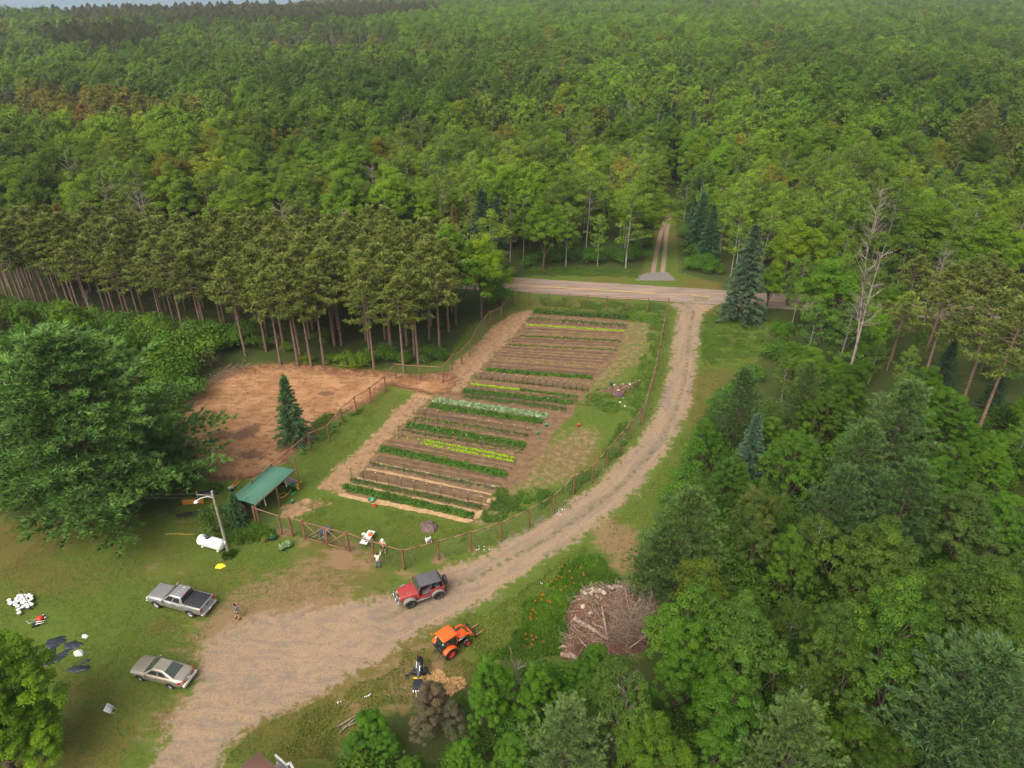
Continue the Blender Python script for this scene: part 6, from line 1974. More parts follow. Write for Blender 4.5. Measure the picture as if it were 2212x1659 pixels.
# silver pickup
PK = paint('pickup_silver', (.37, .37, .36), .28, .5, .55, var=.05, coat=.4)
t = thing('pickup_truck', 'silver grey crew-cab pickup truck with a black bed cover', 'pickup truck')
place(t, (383.5, 1474), (466.5, 1496.5), 1.95, -1.72, .86, 1, .42)
b = MB()
b.loft(body_loft([(2.94, .55, .92, .98, .80), (2.88, .42, 1.02, 1.09, .94), (2.6, .40, 1.08, 1.19, .985), (1.9, .42, 1.12, 1.24, 1.0), (1.15, .42, 1.16, 1.27, 1.0), (.4, .42, 1.19, 1.25, 1.0), (-1.05, .42, 1.22, 1.27, 1.0),
                  (-1.10, .46, 1.29, 1.31, .995), (-2.85, .5, 1.31, 1.34, .995), (-2.92, .52, 1.30, 1.33, .975)]))
b.build('body', PK, t, bevel=.03)
for x in (1.6, 2.2): 
    MB().loft([[(x - .5, .35, 1.26), (x + .55, .30, 1.215), (x + .55, .36, 1.215), (x - .5, .43, 1.26)], [(x - .5, .36, 1.285), (x + .55, .31, 1.235), (x + .55, .35, 1.235), (x - .5, .42, 1.285)]]).build('hood_ridge', PK, t) if x < 2 else None
lo, hi = [(1.22, .90, 1.20), (1.22, -.90, 1.20), (-1.06, -.92, 1.22), (-1.06, .92, 1.22)], [(.38, .70, 1.86), (.38, -.70, 1.86), (-.86, -.74, 1.88), (-.86, .74, 1.88)]
cab = MB().loft([lo, hi, [(.30, .62, 1.91), (.30, -.62, 1.91), (-.78, -.66, 1.93), (-.78, .66, 1.93)]])
cab.build('cab', PK, t, bevel=.05)
for k in range(4): MB().box((-.62, -.45 + k * .27, 1.925), (.15, -.40 + k * .27, 1.945)).build('roof_rib', PK, t)
face_pane('windshield', (lo[1], lo[0], hi[0], hi[1]), .05, .95, .06, .93, GLASS, t, .02)
face_pane('rear_window', (lo[3], lo[2], hi[2], hi[3]), .06, .94, .14, .9, GLASS, t, .02)
for s in (1, -1):
    q = (lo[0], lo[3], hi[3], hi[0]) if s < 0 else (lo[0], lo[3], hi[3], hi[0])
    q = [(x, y * s, z) for x, y, z in q]
    q = (q[1], q[0], q[3], q[2]) if s > 0 else q
    for s0, s1 in ((.08, .44), (.5, .86)):
        u0, u1 = (1 - s1, 1 - s0) if s > 0 else (s0, s1)
        face_pane('side_window', q, u0 if s < 0 else u0, u1, .18, .84, GLASS, t, .02)
    for hx in (.28, -.62): MB().bar((hx, s * 1.0, 1.08), (hx + .2, s * 1.0, 1.08), .035, .03).build('door_handle', CHROME, t)
    for dx in (1.0, .02, -.98):
        MB().box((dx - .012, s * 1.001 - .006, .55), (dx + .012, s * 1.001 + .006, 1.16)).build('door_seam', DARKG, t)
    MB().box((1.0, min(s * .98, s * 1.22), 1.18), (1.14, max(s * .98, s * 1.22), 1.36)).build('mirror', PK, t, bevel=.03)
    for x in (1.95, -1.72):
        arch(t, x, s * 1.0, .42, s)
        wheel(t, x, s * .90, .42, .26, s)
    MB().box((-2.95, min(s * .70, s * .985), .92), (-2.90, max(s * .70, s * .985), 1.24)).build('tail_lamp', TAILR, t, bevel=.015)
    MB().box((2.80, min(s * .62, s * .95), .84), (2.945, max(s * .62, s * .95), 1.0)).build('headlight', HEADL, t, bevel=.02)
b = MB().box((-2.86, -.84, 1.30), (-1.12, .84, 1.365))
b.build('bed_cover', paint('black_vinyl', (.022, .022, .025), .6, .3), t, bevel=.015)
for k in range(1, 5): MB().box((-2.86 + k * .35, -.83, 1.366), (-2.84 + k * .35, .83, 1.372)).build('cover_seam', paint('grey_seam', (.10, .10, .10), .6), t)
MB().box((-2.96, -.66, .72), (-2.925, .66, 1.27)).build('tailgate', PK, t, bevel=.02)
MB().box((-2.985, -.16, 1.08), (-2.96, .16, 1.18)).build('tailgate_handle', DARKG, t)
MB().box((-3.12, -.98, .50), (-2.93, .98, .68)).build('rear_bumper', CHROME, t, bevel=.03)
MB().box((-3.135, -.17, .52), (-3.12, .17, .66)).build('licence_plate', PLATE, t)
MB().box((2.86, -.98, .46), (3.04, .98, .70)).build('front_bumper', CHROME, t, bevel=.03)
MB().box((2.90, -.55, .72), (2.965, .55, .98)).build('grille', DARKG, t, bevel=.02)
MB().box((-2.7, -.8, .3), (2.7, .8, .55)).build('chassis', DARKG, t)
MB().box((-.90, -.35, 1.84), (-.86, .35, 1.89)).build('brake_lamp', TAILR, t)

# tan sedan
SD = paint('sedan_champagne', (.32, .275, .21), .3, .5, .5, var=.05, coat=.4)
t = thing('sedan', 'champagne tan four-door sedan parked at the edge of the gravel', 'car')
place(t, (344.5, 1653), (417.5, 1672.5), 1.42, -1.34, .78, 1, .32)
b = MB()
b.loft(body_loft([(2.50, .38, .58, .62, .55), (2.42, .28, .64, .70, .78), (2.15, .22, .70, .78, .88), (1.5, .22, .78, .89, .92), (.95, .22, .84, .95, .925), (0, .22, .88, .96, .925), (-1.0, .24, .92, .99, .92), (-1.6, .26, .93, 1.03, .91),
                  (-2.15, .30, .90, 1.02, .88), (-2.42, .34, .80, .96, .80), (-2.50, .40, .70, .80, .66)]))
b.build('body', SD, t, bevel=.05, smooth=False)
lo = [(1.12, .80, .90), (1.12, -.80, .90), (-1.72, -.76, .98), (-1.72, .76, .98)]
hi = [(.30, .60, 1.38), (.30, -.60, 1.38), (-.78, -.60, 1.39), (-.78, .60, 1.39)]
MB().loft([lo, hi, [(.18, .5, 1.425), (.18, -.5, 1.425), (-.66, -.5, 1.435), (-.66, .5, 1.435)]]).build('roof', SD, t, bevel=.07)
face_pane('windshield', (lo[1], lo[0], hi[0], hi[1]), .04, .96, .06, .95, GLASSG, t, .02)
face_pane('rear_window', (lo[3], lo[2], hi[2], hi[3]), .08, .92, .08, .95, GLASSG, t, .02)
for s in (1, -1):
    q = [(x, y * s, z) for x, y, z in (lo[0], lo[3], hi[3], hi[0])]
    if s > 0: q = (q[1], q[0], q[3], q[2])
    for s0, s1 in ((.12, .47), (.51, .80)):
        u0, u1 = (1 - s1, 1 - s0) if s > 0 else (s0, s1)
        face_pane('side_window', q, u0, u1, .14, .84, GLASS, t, .02)
    for x in (1.42, -1.34):
        arch(t, x, s * .925, .32, s)
        wheel(t, x, s * .83, .32, .2, s)
    for hx in (.0, -.95): MB().bar((hx, s * .925, .80), (hx + .16, s * .925, .80), .03).build('door_handle', SD, t)
    for dx in (.82, -.12, -1.02): MB().box((dx - .01, s * .926 - .005, .32), (dx + .01, s * .926 + .005, .86)).build('door_seam', DARKG, t)
    MB().box((.72, min(s * .90, s * 1.06), .92), (.84, max(s * .90, s * 1.06), 1.03)).build('mirror', SD, t, bevel=.02)
    MB().loft([[(-2.38, s * .48, .74), (-2.52, s * .50, .74), (-2.52, s * .50, .90), (-2.38, s * .48, .93)], [(-2.12, s * .90, .76), (-2.36, s * .83, .74), (-2.32, s * .83, .90), (-2.10, s * .89, .93)]]).build('tail_lamp', TAILR, t)
    MB().loft([[(2.44, s * .40, .56), (2.50, s * .40, .56), (2.46, s * .40, .67), (2.40, s * .40, .68)], [(2.10, s * .86, .58), (2.28, s * .83, .57), (2.22, s * .82, .70), (2.05, s * .84, .73)]]).build('headlight', HEADL, t)
MB().box((-2.62, -.80, .36), (-2.42, .80, .62)).build('rear_bumper', paint('pale_bumper', (.60, .56, .48), .4, .4), t, bevel=.05)
MB().box((-2.545, -.46, .70), (-2.49, .46, .86)).build('tail_panel', paint('dark_tail_panel', (.16, .12, .10), .5), t)
MB().box((-2.56, -.17, .71), (-2.545, .17, .84)).build('licence_plate', PLATE, t)
MB().box((-2.2, -.75, .18), (2.2, .75, .36)).build('chassis', DARKG, t)
MB().tube([(.9, .05, .98), (.55, -.55, 1.08)], .012, 4).build('wiper', DARKG, t)

# red off-road car with soft top
RD_ = paint('faded_red', (.27, .030, .026), .5, .35, var=.2, scale=3, coat=.1, dirt=(.22, .10, .075))
FL = paint('faded_grey_flare', (.19, .175, .16), .8, .2)
TOPM = paint('grey_soft_top', (.085, .085, .088), .85, .15, var=.2, scale=8)
t = thing('off_road_car', 'red open-sided off-road car with a grey soft top and rear spare wheel', 'car')
place(t, (1001.8, 1474), (1069.8, 1452), 1.2, -1.17, .76, 1, .42)
b = MB()
b.loft(body_loft([(1.92, .62, 1.05, 1.10, .56), (1.84, .60, 1.10, 1.16, .60), (.62, .60, 1.18, 1.25, .74)]))
b.build('hood', RD_, t, bevel=.02)
tub = MB()
tub.loft(body_loft([(.62, .55, 1.16, 1.24, .77), (.40, .55, 1.16, 1.22, .78)]))
tub.box((-1.72, -.78, .52), (.40, .78, .66))
for s in (1, -1):
    y0, y1 = (min(s * .72, s * .78), max(s * .72, s * .78))
    tub.box((-1.72, y0, .66), (-.52, y1, 1.16))
    tub.box((-.52, y0, .66), (.40, y1, .76))
tub.box((-1.78, -.78, .55), (-1.72, .78, 1.16))
tub.build('tub', RD_, t, bevel=.012)
wf = MB()
for s in (1, -1): wf.bar((.50, s * .74, 1.2), (.22, s * .66, 1.76), .06)
wf.bar((.22, -.66, 1.76), (.22, .66, 1.76), .06)
wf.bar((.50, -.74, 1.22), (.50, .74, 1.22), .06)
wf.build('windshield_frame', RD_, t)
pane('windshield', [(.50, -.70, 1.24), (.50, .70, 1.24), (.24, .63, 1.73), (.24, -.63, 1.73)], GLASSG, t, .008)
top = MB()
top.loft([[(.26, .68, 1.76), (.26, -.68, 1.76), (.26, -.60, 1.82), (.26, .60, 1.82)], [(-.5, .72, 1.79), (-.5, -.72, 1.79), (-.5, -.60, 1.88), (-.5, .60, 1.88)], [(-1.55, .72, 1.74), (-1.55, -.72, 1.74), (-1.5, -.60, 1.82), (-1.5, .60, 1.82)], [(-1.80, .70, 1.22), (-1.80, -.70, 1.22), (-1.72, -.68, 1.20), (-1.72, .68, 1.20)]])
top.build('soft_top', TOPM, t, bevel=.03)
rb = MB()
for s in (1, -1):
    rb.tube([(.30, s * .62, 1.7), (-.55, s * .62, 1.72), (-1.55, s * .62, 1.2)], .03, 6)
    rb.tube([(-.55, s * .62, .7), (-.55, s * .62, 1.72)], .03, 6)
rb.tube([(-.55, .62, 1.72), (-.55, -.62, 1.72)], .03, 6)
rb.build('roll_bar', BLK, t)
for s in (.36, -.36):
    st_ = MB().box((-.45, s - .24, .68), (.05, s + .24, .86)).loft([[(-.62, s - .24, .84), (-.45, s - .24, .84), (-.45, s + .24, .84), (-.62, s + .24, .84)], [(-.78, s - .2, 1.42), (-.66, s - .2, 1.42), (-.66, s + .2, 1.42), (-.78, s + .2, 1.42)]])
    st_.build('seat', paint('grey_seat', (.14, .13, .13), .9), t, bevel=.03)
MB().box((-1.5, -.5, .68), (-1.1, .5, 1.0)).build('seat', paint('grey_seat', (.14, .13, .13), .9), t, bevel=.04)
for s in (1, -1):
    for x, r1 in ((1.2, .42), (-1.17, .42)):
        fl = MB()
        a = np.linspace(.15, math.pi - .05, 9)
        secs = [[(x + .56 * math.cos(q), s * .60, .52 + .50 * math.sin(q)), (x + .56 * math.cos(q), s * .98, .50 + .48 * math.sin(q)), (x + .52 * math.cos(q), s * .98, .46 + .46 * math.sin(q)), (x + .50 * math.cos(q), s * .60, .48 + .46 * math.sin(q))] for q in a]
        fl.loft(secs)
        fl.build('fender_flare', FL, t)
        wheel(t, x, s * .80, r1, .30, s, paint('dark_steel_rim', (.035, .033, .032), .6), rimr=.5)
    MB().box((-.60, min(s * .78, s * .90), .48), (.62, max(s * .78, s * .90), .56)).build('side_step', FL, t)
    MB().box((.36, min(s * .8, s * .98), 1.28), (.46, max(s * .8, s * .98), 1.44)).build('mirror', BLK, t, bevel=.02)
    MB().lathe([(0, .04), (.09, .03), (.1, 0), (0, 0)], 14, M=Matrix.Translation((1.92, s * .40, .92)) @ Matrix.Rotation(R(90), 4, 'Y')).build('headlight', HEADL, t)
MB().box((1.88, -.50, .66), (1.935, .50, 1.08)).build('grille', RD_, t, bevel=.02)
gs = MB()
for k in range(7): gs.box((1.936, -.27 + k * .08, .74), (1.942, -.235 + k * .08, 1.02))
gs.build('grille_slots', DARKG, t)
MB().box((2.02, -.80, .52), (2.22, .80, .70)).build('front_bumper', FL, t, bevel=.03)
MB().tube([(2.16, -.42, .7), (2.2, -.36, .98), (2.2, .36, .98), (2.16, .42, .7)], .035, 6).build('bull_bar', BLK, t)
MB().lathe([(0, -.2), (.1, -.2), (.1, .2), (0, .2)], 12, M=Matrix.Translation((2.1, 0, .78)) @ Matrix.Rotation(R(90), 4, 'X')).build('winch', GALV, t)
for s in (-.3, .3): MB().lathe([(0, .05), (.08, .04), (.09, 0), (0, -.04)], 12, M=Matrix.Translation((2.24, s, .86)) @ Matrix.Rotation(R(90), 4, 'Y')).build('fog_lamp', HEADL, t)
o = MB().lathe([(.2, -.13), (.36, -.13), (.41, -.1), (.42, 0), (.41, .1), (.36, .13), (.2, .13), (.18, .05), (0, .05)], 24, M=Matrix.Translation((-2.02, .05, 1.12)) @ Matrix.Rotation(R(90), 4, 'Y')).build('spare_wheel', TYRE, t)
MB().box((-1.95, -.78, .50), (-1.78, .78, .62)).build('rear_bumper', BLK, t, bevel=.02)
MB().box((-1.6, -.5, .38), (1.7, .5, .56)).build('chassis', DARKG, t)
MB().tube([(1.2, -.75, .42), (1.2, .75, .42)], .06, 6).tube([(-1.17, -.75, .42), (-1.17, .75, .42)], .06, 6).build('axle', DARKG, t)

# orange tractor
OR = paint('tractor_orange', (.80, .105, .012), .4, .4, var=.06)
TDARK = glassm('cab_glass', (.012, .035, .032), .1)
TB = paint('tractor_black', (.02, .022, .022), .6, .3)
t = thing('tractor', 'bright orange cab tractor with front loader arms and pallet forks', 'tractor')
place(t, (1142.0, 1569.5), (1099.3, 1597.5), 1.0, -.85, .78, -1, .45)
for s in (1, -1):
    wheel(t, -.85, s * .80, .62, .42, s, paint('rim_red_orange', (.72, .05, .012), .5), rimr=.52, spokes=3)
    wheel(t, 1.0, s * .68, .40, .26, s, paint('rim_red_orange', (.72, .05, .012), .5), rimr=.55, spokes=3)
    a = np.linspace(.25, 2.6, 9)
    MB().loft([[(-.85 + .74 * math.cos(q), s * .58, .62 + .74 * math.sin(q)), (-.85 + .74 * math.cos(q), s * 1.02, .60 + .72 * math.sin(q)), (-.85 + .70 * math.cos(q), s * 1.02, .58 + .69 * math.sin(q)), (-.85 + .70 * math.cos(q), s * .58, .62 + .70 * math.sin(q))] for q in a]).build('fender', OR if s < 0 else OR, t)
    lm = MB()
    lm.bar((-.05, s * .56, .95), (.15, s * .56, 1.45), .14)
    lm.bar((.10, s * .56, 1.42), (1.25, s * .56, 1.32), .13)
    lm.bar((1.2, s * .56, 1.36), (1.85, s * .56, .62), .15)
    lm.build('loader_arm', OR, t, bevel=.015)
    MB().bar((.2, s * .56, 1.12), (1.2, s * .56, 1.20), .07).bar((1.3, s * .56, 1.2), (1.85, s * .56, .95), .06).build('hydraulic_cylinder', CHROME, t)
MB().loft([[(.02, -.40, .75), (.02, .40, .75), (.02, .38, 1.34), (.02, -.38, 1.34)], [(1.05, -.34, .75), (1.05, .34, .75), (1.05, .32, 1.24), (1.05, -.32, 1.24)], [(1.32, -.28, .75), (1.32, .28, .75), (1.30, .24, 1.12), (1.30, -.24, 1.12)]]).build('hood', OR, t, bevel=.05)
MB().box((.55, -.36, 1.12), (.85, -.335, 1.22)).build('hood_sticker', WHITE, t)
MB().box((1.30, -.24, .78), (1.34, .24, 1.08)).build('grille', TB, t)
MB().box((-1.25, -.34, .42), (1.1, .34, .78)).build('chassis', TB, t)
lo = [(.02, .62, .95), (.02, -.62, .95), (-1.28, -.62, .95), (-1.28, .62, .95)]
hi = [(-.12, .56, 2.12), (-.12, -.56, 2.12), (-1.18, -.56, 2.12), (-1.18, .56, 2.12)]
MB().loft([[(.02, .55, .55), (.02, -.55, .55), (-1.2, -.55, .55), (-1.2, .55, .55)], lo]).build('cab_base', TB, t)
pl = MB()
for i in range(4): pl.bar(lo[i], hi[i], .07)
for i in (1, 3): pl.bar(lerp(lo[i], lo[(i + 1) % 4], .52), lerp(hi[i], hi[(i + 1) % 4], .52), .05)
pl.build('cab_pillar', TB, t)
for i, nm in enumerate(('front_window', 'cab_door', 'rear_window', 'cab_door')):
    q = (lo[(i + 1) % 4], lo[i], hi[i], hi[(i + 1) % 4])
    face_pane(nm, q, .05, .95, .03, .97, TDARK, t, .006)
MB().loft([[(.10, .66, 2.10), (.10, -.66, 2.10), (-1.34, -.66, 2.10), (-1.34, .66, 2.10)], [(.12, .68, 2.18), (.12, -.68, 2.18), (-1.36, -.68, 2.18), (-1.36, .68, 2.18)], [(-.02, .56, 2.26), (-.02, -.56, 2.26), (-1.24, -.56, 2.27), (-1.24, .56, 2.27)]]).build('roof', OR, t, bevel=.05)
MB().tube([(-1.3, .6, 2.15), (-1.62, .72, 2.12)], .02, 5).lathe([(0, -.02), (.07, -.02), (.08, .05), (.03, .16), (0, .16)], 10, M=Matrix.Translation((-1.62, .72, 2.12))).build('beacon', OR, t)
ff = MB()
for z in (.45, .95): ff.bar((1.95, -.62, z), (1.95, .62, z), .08)
for y in (-.6, -.2, .2, .6): ff.bar((1.95, y, .25), (1.95, y, 1.05), .06)
ff.build('fork_carriage', TB, t)
MB().bar((1.80, -.62, .66), (1.80, .62, .66), .12).build('loader_crossbar', OR, t)
for y in (-.42, .42):
    MB().bar((1.98, y, .28), (3.15, y, .26), .12, .04).build('fork_tine', paint('rusty_tine', (.36, .19, .09), .8), t)
hc = MB()
for s in (-.4, .4):
    hc.tube([(-1.3, s * .6, .6), (-1.95, s, .35)], .04, 5).tube([(-1.3, s, 1.0), (-1.75, s, .45)], .025, 5)
hc.tube([(-1.3, 0, .9), (-1.85, 0, .8)], .035, 5)
hc.box((-1.45, -.3, .5), (-1.28, .3, .9))
hc.build('rear_hitch', TB, t)
for y in (.5, -.5): MB().box((-1.36, y - .06, 1.7), (-1.30, y + .06, 1.82)).build('work_lamp', HEADL, t)
MB().box((.05, -.80, 1.55), (.1, -.64, 1.78)).build('mirror', TB, t)
MB().tube([(.45, .44, 1.2), (.45, .44, 1.95)], .035, 6).build('exhaust', TB, t)

# black backhoe attachment
h11 = lambda x, y, h=0: S(960 + x / 11.85, 1590 + y / 11.85, h)
p0, p1b = h11(700, 1300), h11(800, 500)
dv = p1b - p0
t = thing('backhoe_attachment', 'black backhoe attachment with bucket standing on the grass near the wood chips', 'backhoe', (p0.x, p0.y, 0), math.atan2(dv.y, dv.x))
Lb = dv.length
BB = paint('backhoe_black', (.016, .018, .024), .45, .4)
bw = MB()
bw.loft([[(.15, -.34, .75), (.95, -.34, .8), (.95, -.34, .3), (.35, -.34, .06), (.05, -.34, .3)], [(.15, .34, .75), (.95, .34, .8), (.95, .34, .3), (.35, .34, .06), (.05, .34, .3)]])
bw.build('bucket', BB, t, bevel=.02)
for k in range(4): MB().loft([[(-.08, -.3 + k * .19, .52), (.1, -.34 + k * .19, .6), (.1, -.24 + k * .19, .6), (-.08, -.27 + k * .19, .52)], [(-.08, -.3 + k * .19, .49), (.1, -.34 + k * .19, .54), (.1, -.24 + k * .19, .54), (-.08, -.27 + k * .19, .49)]]).build('tooth', GALV, t)
MB().box((.97, -.36, .78), (1.06, .36, .86)).build('warning_stripe', paint('amber_stripe', (.75, .40, .02), .5), t)
MB().bar((.9, 0, .65), (2.0, -.05, 1.5), .2, .24).build('dipper', BB, t, bevel=.02)
MB().bar((1.95, 0, 1.5), (Lb * .78, .05, .65), .22, .26).build('boom', BB, t, bevel=.02)
for a, e in (((1.2, .14, 1.0), (1.9, .14, 1.65)), ((2.1, -.14, 1.6), (Lb * .7, -.14, 1.0)), ((1.0, -.1, .95), (1.7, -.1, 1.4))):
    MB().tube([a, lerp(a, e, .5)], .05, 6).build('hydraulic_cylinder', BB, t)
    MB().tube([lerp(a, e, .5), e], .028, 6).build('piston_rod', CHROME, t)
fr = MB()
fr.box((Lb * .68, -.55, .25), (Lb * .9, .55, .55))
fr.bar((Lb * .8, -.55, .4), (Lb * .7, -1.0, .05), .12).bar((Lb * .8, .55, .4), (Lb * .7, 1.0, .05), .12)
fr.build('frame', BB, t, bevel=.02)
for s in (-1, 1): MB().box((Lb * .62, s * 1.0 - .16, 0), (Lb * .78, s * 1.0 + .16, .05)).build('stabilizer_foot', BB, t)
MB().box((Lb * .86, -.25, .75), (Lb * 1.0, .25, .85)).loft([[(Lb * .99, -.25, .8), (Lb * 1.03, -.25, .8), (Lb * 1.03, .25, .8), (Lb * .99, .25, .8)], [(Lb * 1.05, -.2, 1.25), (Lb * 1.08, -.2, 1.25), (Lb * 1.08, .2, 1.25), (Lb * 1.05, .2, 1.25)]]).build('seat', BB, t, bevel=.03)
for y in (-.3, -.1, .12, .3): MB().tube([(Lb * .8, y, .55), (Lb * .82, y * 1.2, 1.05)], .02, 5).build('lever', GALV, t)
hs = MB()
for k in range(4): hs.tube([(1.9, .05 * k - .1, 1.6), (2.4, .16 - .1 * k, 1.85 - .1 * k), (Lb * .75, .2 - .12 * k, .8)], .018, 5)
hs.build('hydraulic_hose', TB, t)
tag(MB().tube([tuple(h11(865, 800, .6)), tuple(h11(920, 950, .4)), tuple(h11(1010, 1200, .05))], .03, 5).build('long_stick', LUMB), 'long thin stick leaning against the black backhoe attachment', 'stick')
tag(MB().tube([tuple(h11(668, 1060, .5)), tuple(h11(670, 1430, .05))], .035, 5).build('long_stick', paint('pale_stick', (.42, .30, .2), .8)), 'pale stick lying out of the backhoe bucket', 'stick')
for i, (x, y, w) in enumerate(((1350, 1080, 3.1),)):       # wood chips
    p = h11(x, y)
    RNG = np.random.default_rng(91)
    m = 2600
    r_ = np.sqrt(RNG.uniform(0, 1, m)) * w * .8
    a = RNG.uniform(0, 6.28, m)
    wob = 1 + .25 * np.sin(a * 3 + 1) + .15 * np.sin(a * 5)
    C = np.stack([p.x + r_ * np.cos(a) * wob * .62, p.y + r_ * np.sin(a) * wob * .62, .05 + .18 * (1 - (r_ / w) ** 2) + RNG.uniform(0, .04, m)], 1)
    CHIP = leaf_mat('wood_chips', (.33, .205, .09), warm=(1.3, 1.2, 1.0), trans=0.0)
    o = MB().cards(C, RNG.normal(0, .4, (m, 3)) + (0, 0, 1), .11 * RNG.uniform(.5, 1.4, m), .055, attr=RNG.uniform(0, 1, m)).build('wood_chips', CHIP)
    tag(o, kind='stuff')

# ------------------------------------------------------------------ people
SKIN = paint('skin', (.50, .27, .18), .6, .3, var=.06)
HAIRM = paint('dark_hair', (.035, .022, .016), .7, .2)
def skin_mesh(name, nodes, edges, mat, parent, root=0, sub=2):
    me = bpy.data.meshes.new(name)
    b = bmesh.new()
    lay = b.verts.layers.skin.verify()
    vs = [b.verts.new(n[0]) for n in nodes]
    for v, n in zip(vs, nodes):
        r = n[1]
        v[lay].radius = (r, r) if not isinstance(r, tuple) else r
    for i, j in edges: b.edges.new((vs[i], vs[j]))
    vs[root][lay].use_root = True
    b.to_mesh(me)
    b.free()
    me.materials.append(mat)
    o = bpy.data.objects.new(name, me)
    COL.objects.link(o)
    o.parent = parent
    s = o.modifiers.new('skin', 'SKIN')
    s.use_smooth_shade = True
    u = o.modifiers.new('sub', 'SUBSURF')
    u.levels = u.render_levels = sub
    return o
def person(label, p, rz, arms, shirt, legs, hat=None, shorts=True, sleeves=True, hgt=1.0, stance=.10, hair=True, lean=0.0):
    """a standing figure facing its own +x; arms: for left then right the elbow and wrist points"""
    t = thing('person', label, 'person', (p.x, p.y, 0.02), rz, None, hgt)
    N, E_ = [], []
    def add(co, r, to=None):
        N.append((co, r))
        if to is not None: E_.append((to, len(N) - 1))
        return len(N) - 1
    L_ = lean
    pel = add((0, 0, .95), .125)
    wa = add((.01 + L_ * .3, 0, 1.12), .12, pel)
    ch = add((.02 + L_ * .7, 0, 1.32), .135, wa)
    nk0 = add((.01 + L_, 0, 1.46), .065, ch)
    nk = add((.02 + L_, 0, 1.53), .052, nk0)
    hd = add((.04 + L_, 0, 1.62), .085, nk)
    tp = add((.03 + L_, 0, 1.70), .082, hd)
    no = add((.135 + L_, 0, 1.625), .018, hd)
    for s, (el, wr) in zip((1, -1), arms):
        sh = add((.01 + L_, s * .17, 1.42), .062, ch)
        e = add(el, .045, sh)
        w = add(wr, .033, e)
        d = (Vector(wr) - Vector(el)).normalized()
        sd_ = d.cross(Vector((1, 0, 0.2))).normalized()
        pm = add(tuple(Vector(wr) + d * .07), .034, w)
        for k, (o_, ln) in enumerate(((-.030, .065), (-.010, .080), (.010, .075), (.030, .058))):
            a1 = add(tuple(Vector(wr) + d * (.11 + ln * .3) + sd_ * o_), .010, pm)
            add(tuple(Vector(wr) + d * (.11 + ln) + sd_ * o_ * 1.1 + Vector((.015, 0, -.01))), .008, a1)
        add(tuple(Vector(wr) + d * .07 - sd_ * .062), .011, pm)
    for s in (1, -1):
        hp = add((0, s * .09, .90), .095, pel)
        kn = add((.02, s * (.09 + stance * .4), .50), .062, hp)
        an = add((-.02, s * (.09 + stance), .09), .042, kn)
        add((.14, s * (.10 + stance), .045), .036, an)
    skin_mesh('body', N, E_, SKIN, t)
    # shirt
    N2, E2 = [], []
    def ad2(co, r, to=None):
        N2.append((co, r))
        if to is not None: E2.append((to, len(N2) - 1))
        return len(N2) - 1
    a = ad2((0, 0, .93), .155)
    b_ = ad2((.01 + L_ * .3, 0, 1.12), .15, a)
    c = ad2((.02 + L_ * .7, 0, 1.32), .165, b_)
    ad2((.01 + L_, 0, 1.475), .09, c)
    for s, (el, wr) in zip((1, -1), arms):
        sh = ad2((.01 + L_, s * .18, 1.42), .083, c)
        mid = lerp((.01 + L_, s * .18, 1.42), el, .8)
        m_ = ad2(tuple(mid), .068, sh)
        if sleeves:
            e = ad2(el, .06, m_)
            ad2(tuple(lerp(el, wr, .85)), .047, e)
    skin_mesh('shirt', N2, E2, shirt, t)
    N3 = [((0, 0, .98), .14), ((0, 0, .90), .14)]
    E3 = [(0, 1)]
    for s in (1, -1):
        k = len(N3)
        N3 += [((0, s * .095, .84), .115), ((.02, s * (.09 + stance * .4), .50 if not shorts else .56), .082 if not shorts else .10)]
        E3 += [(1, k), (k, k + 1)]
        if not shorts:
            N3.append(((-.02, s * (.09 + stance), .10), .062))
            E3.append((k + 1, k + 2))
    skin_mesh('shorts' if shorts else 'trousers', N3, E3, legs, t)
    for s in (1, -1):
        MB().loft([[(-.09, s * (.1 + stance) - .045, 0), (.2, s * (.1 + stance) - .05, 0), (.2, s * (.1 + stance) + .05, 0), (-.09, s * (.1 + stance) + .045, 0)], [(-.08, s * (.1 + stance) - .04, .10), (.17, s * (.1 + stance) - .04, .06), (.17, s * (.1 + stance) + .04, .06), (-.08, s * (.1 + stance) + .04, .10)]]).build('shoe', DARKG, t, bevel=.01)
        MB().lathe([(0, -.006), (.012, 0), (0, .006)], 8, M=Matrix.Translation((.118 + L_, s * .034, 1.645)) @ Matrix.Rotation(R(90), 4, 'Y')).build('eye', HAIRM, t)
        MB().lathe([(0, -.01), (.026, 0), (0, .01)], 8, M=Matrix.Translation((.02 + L_, s * .092, 1.62)) @ Matrix.Rotation(R(90), 4, 'X')).build('ear', SKIN, t)
    MB().box((.112 + L_, -.022, 1.575), (.122 + L_, .022, 1.582)).build('mouth', paint('lip', (.30, .10, .09), .6), t)
    if hair:
        MB().lathe([(.0, .125), (.06, .11), (.098, .06), (.105, 0), (.10, -.05), (.09, -.07)], 14, M=Matrix.Translation((.005 + L_, 0, 1.66)) @ Matrix.Rotation(R(-14), 4, 'Y')).build('hair', HAIRM, t, smooth=True)
    if hat:
        MB().lathe([(0, .12), (.07, .11), (.105, .05), (.11, .0), (.16, -.015), (.165, -.02), (.108, -.012)], 16, M=Matrix.Translation((.03 + L_, 0, 1.70))).build('hat', hat, t, smooth=True)
    return t
down = lambda s, x=.0: ((.0 + x, s * .30, 1.14), (.06 + x, s * .33, .90))
person('person in grey shirt and shorts beside the pickup, hands raised to the face', S(581, 1511), R(75), (((.10, .30, 1.20), (.26, .14, 1.40)), ((.12, -.30, 1.18), (.28, -.06, 1.42))),
       paint('grey_shirt', (.115, .105, .12), .9), paint('grey_green_shorts', (.085, .095, .085), .9), sleeves=False, lean=.04)
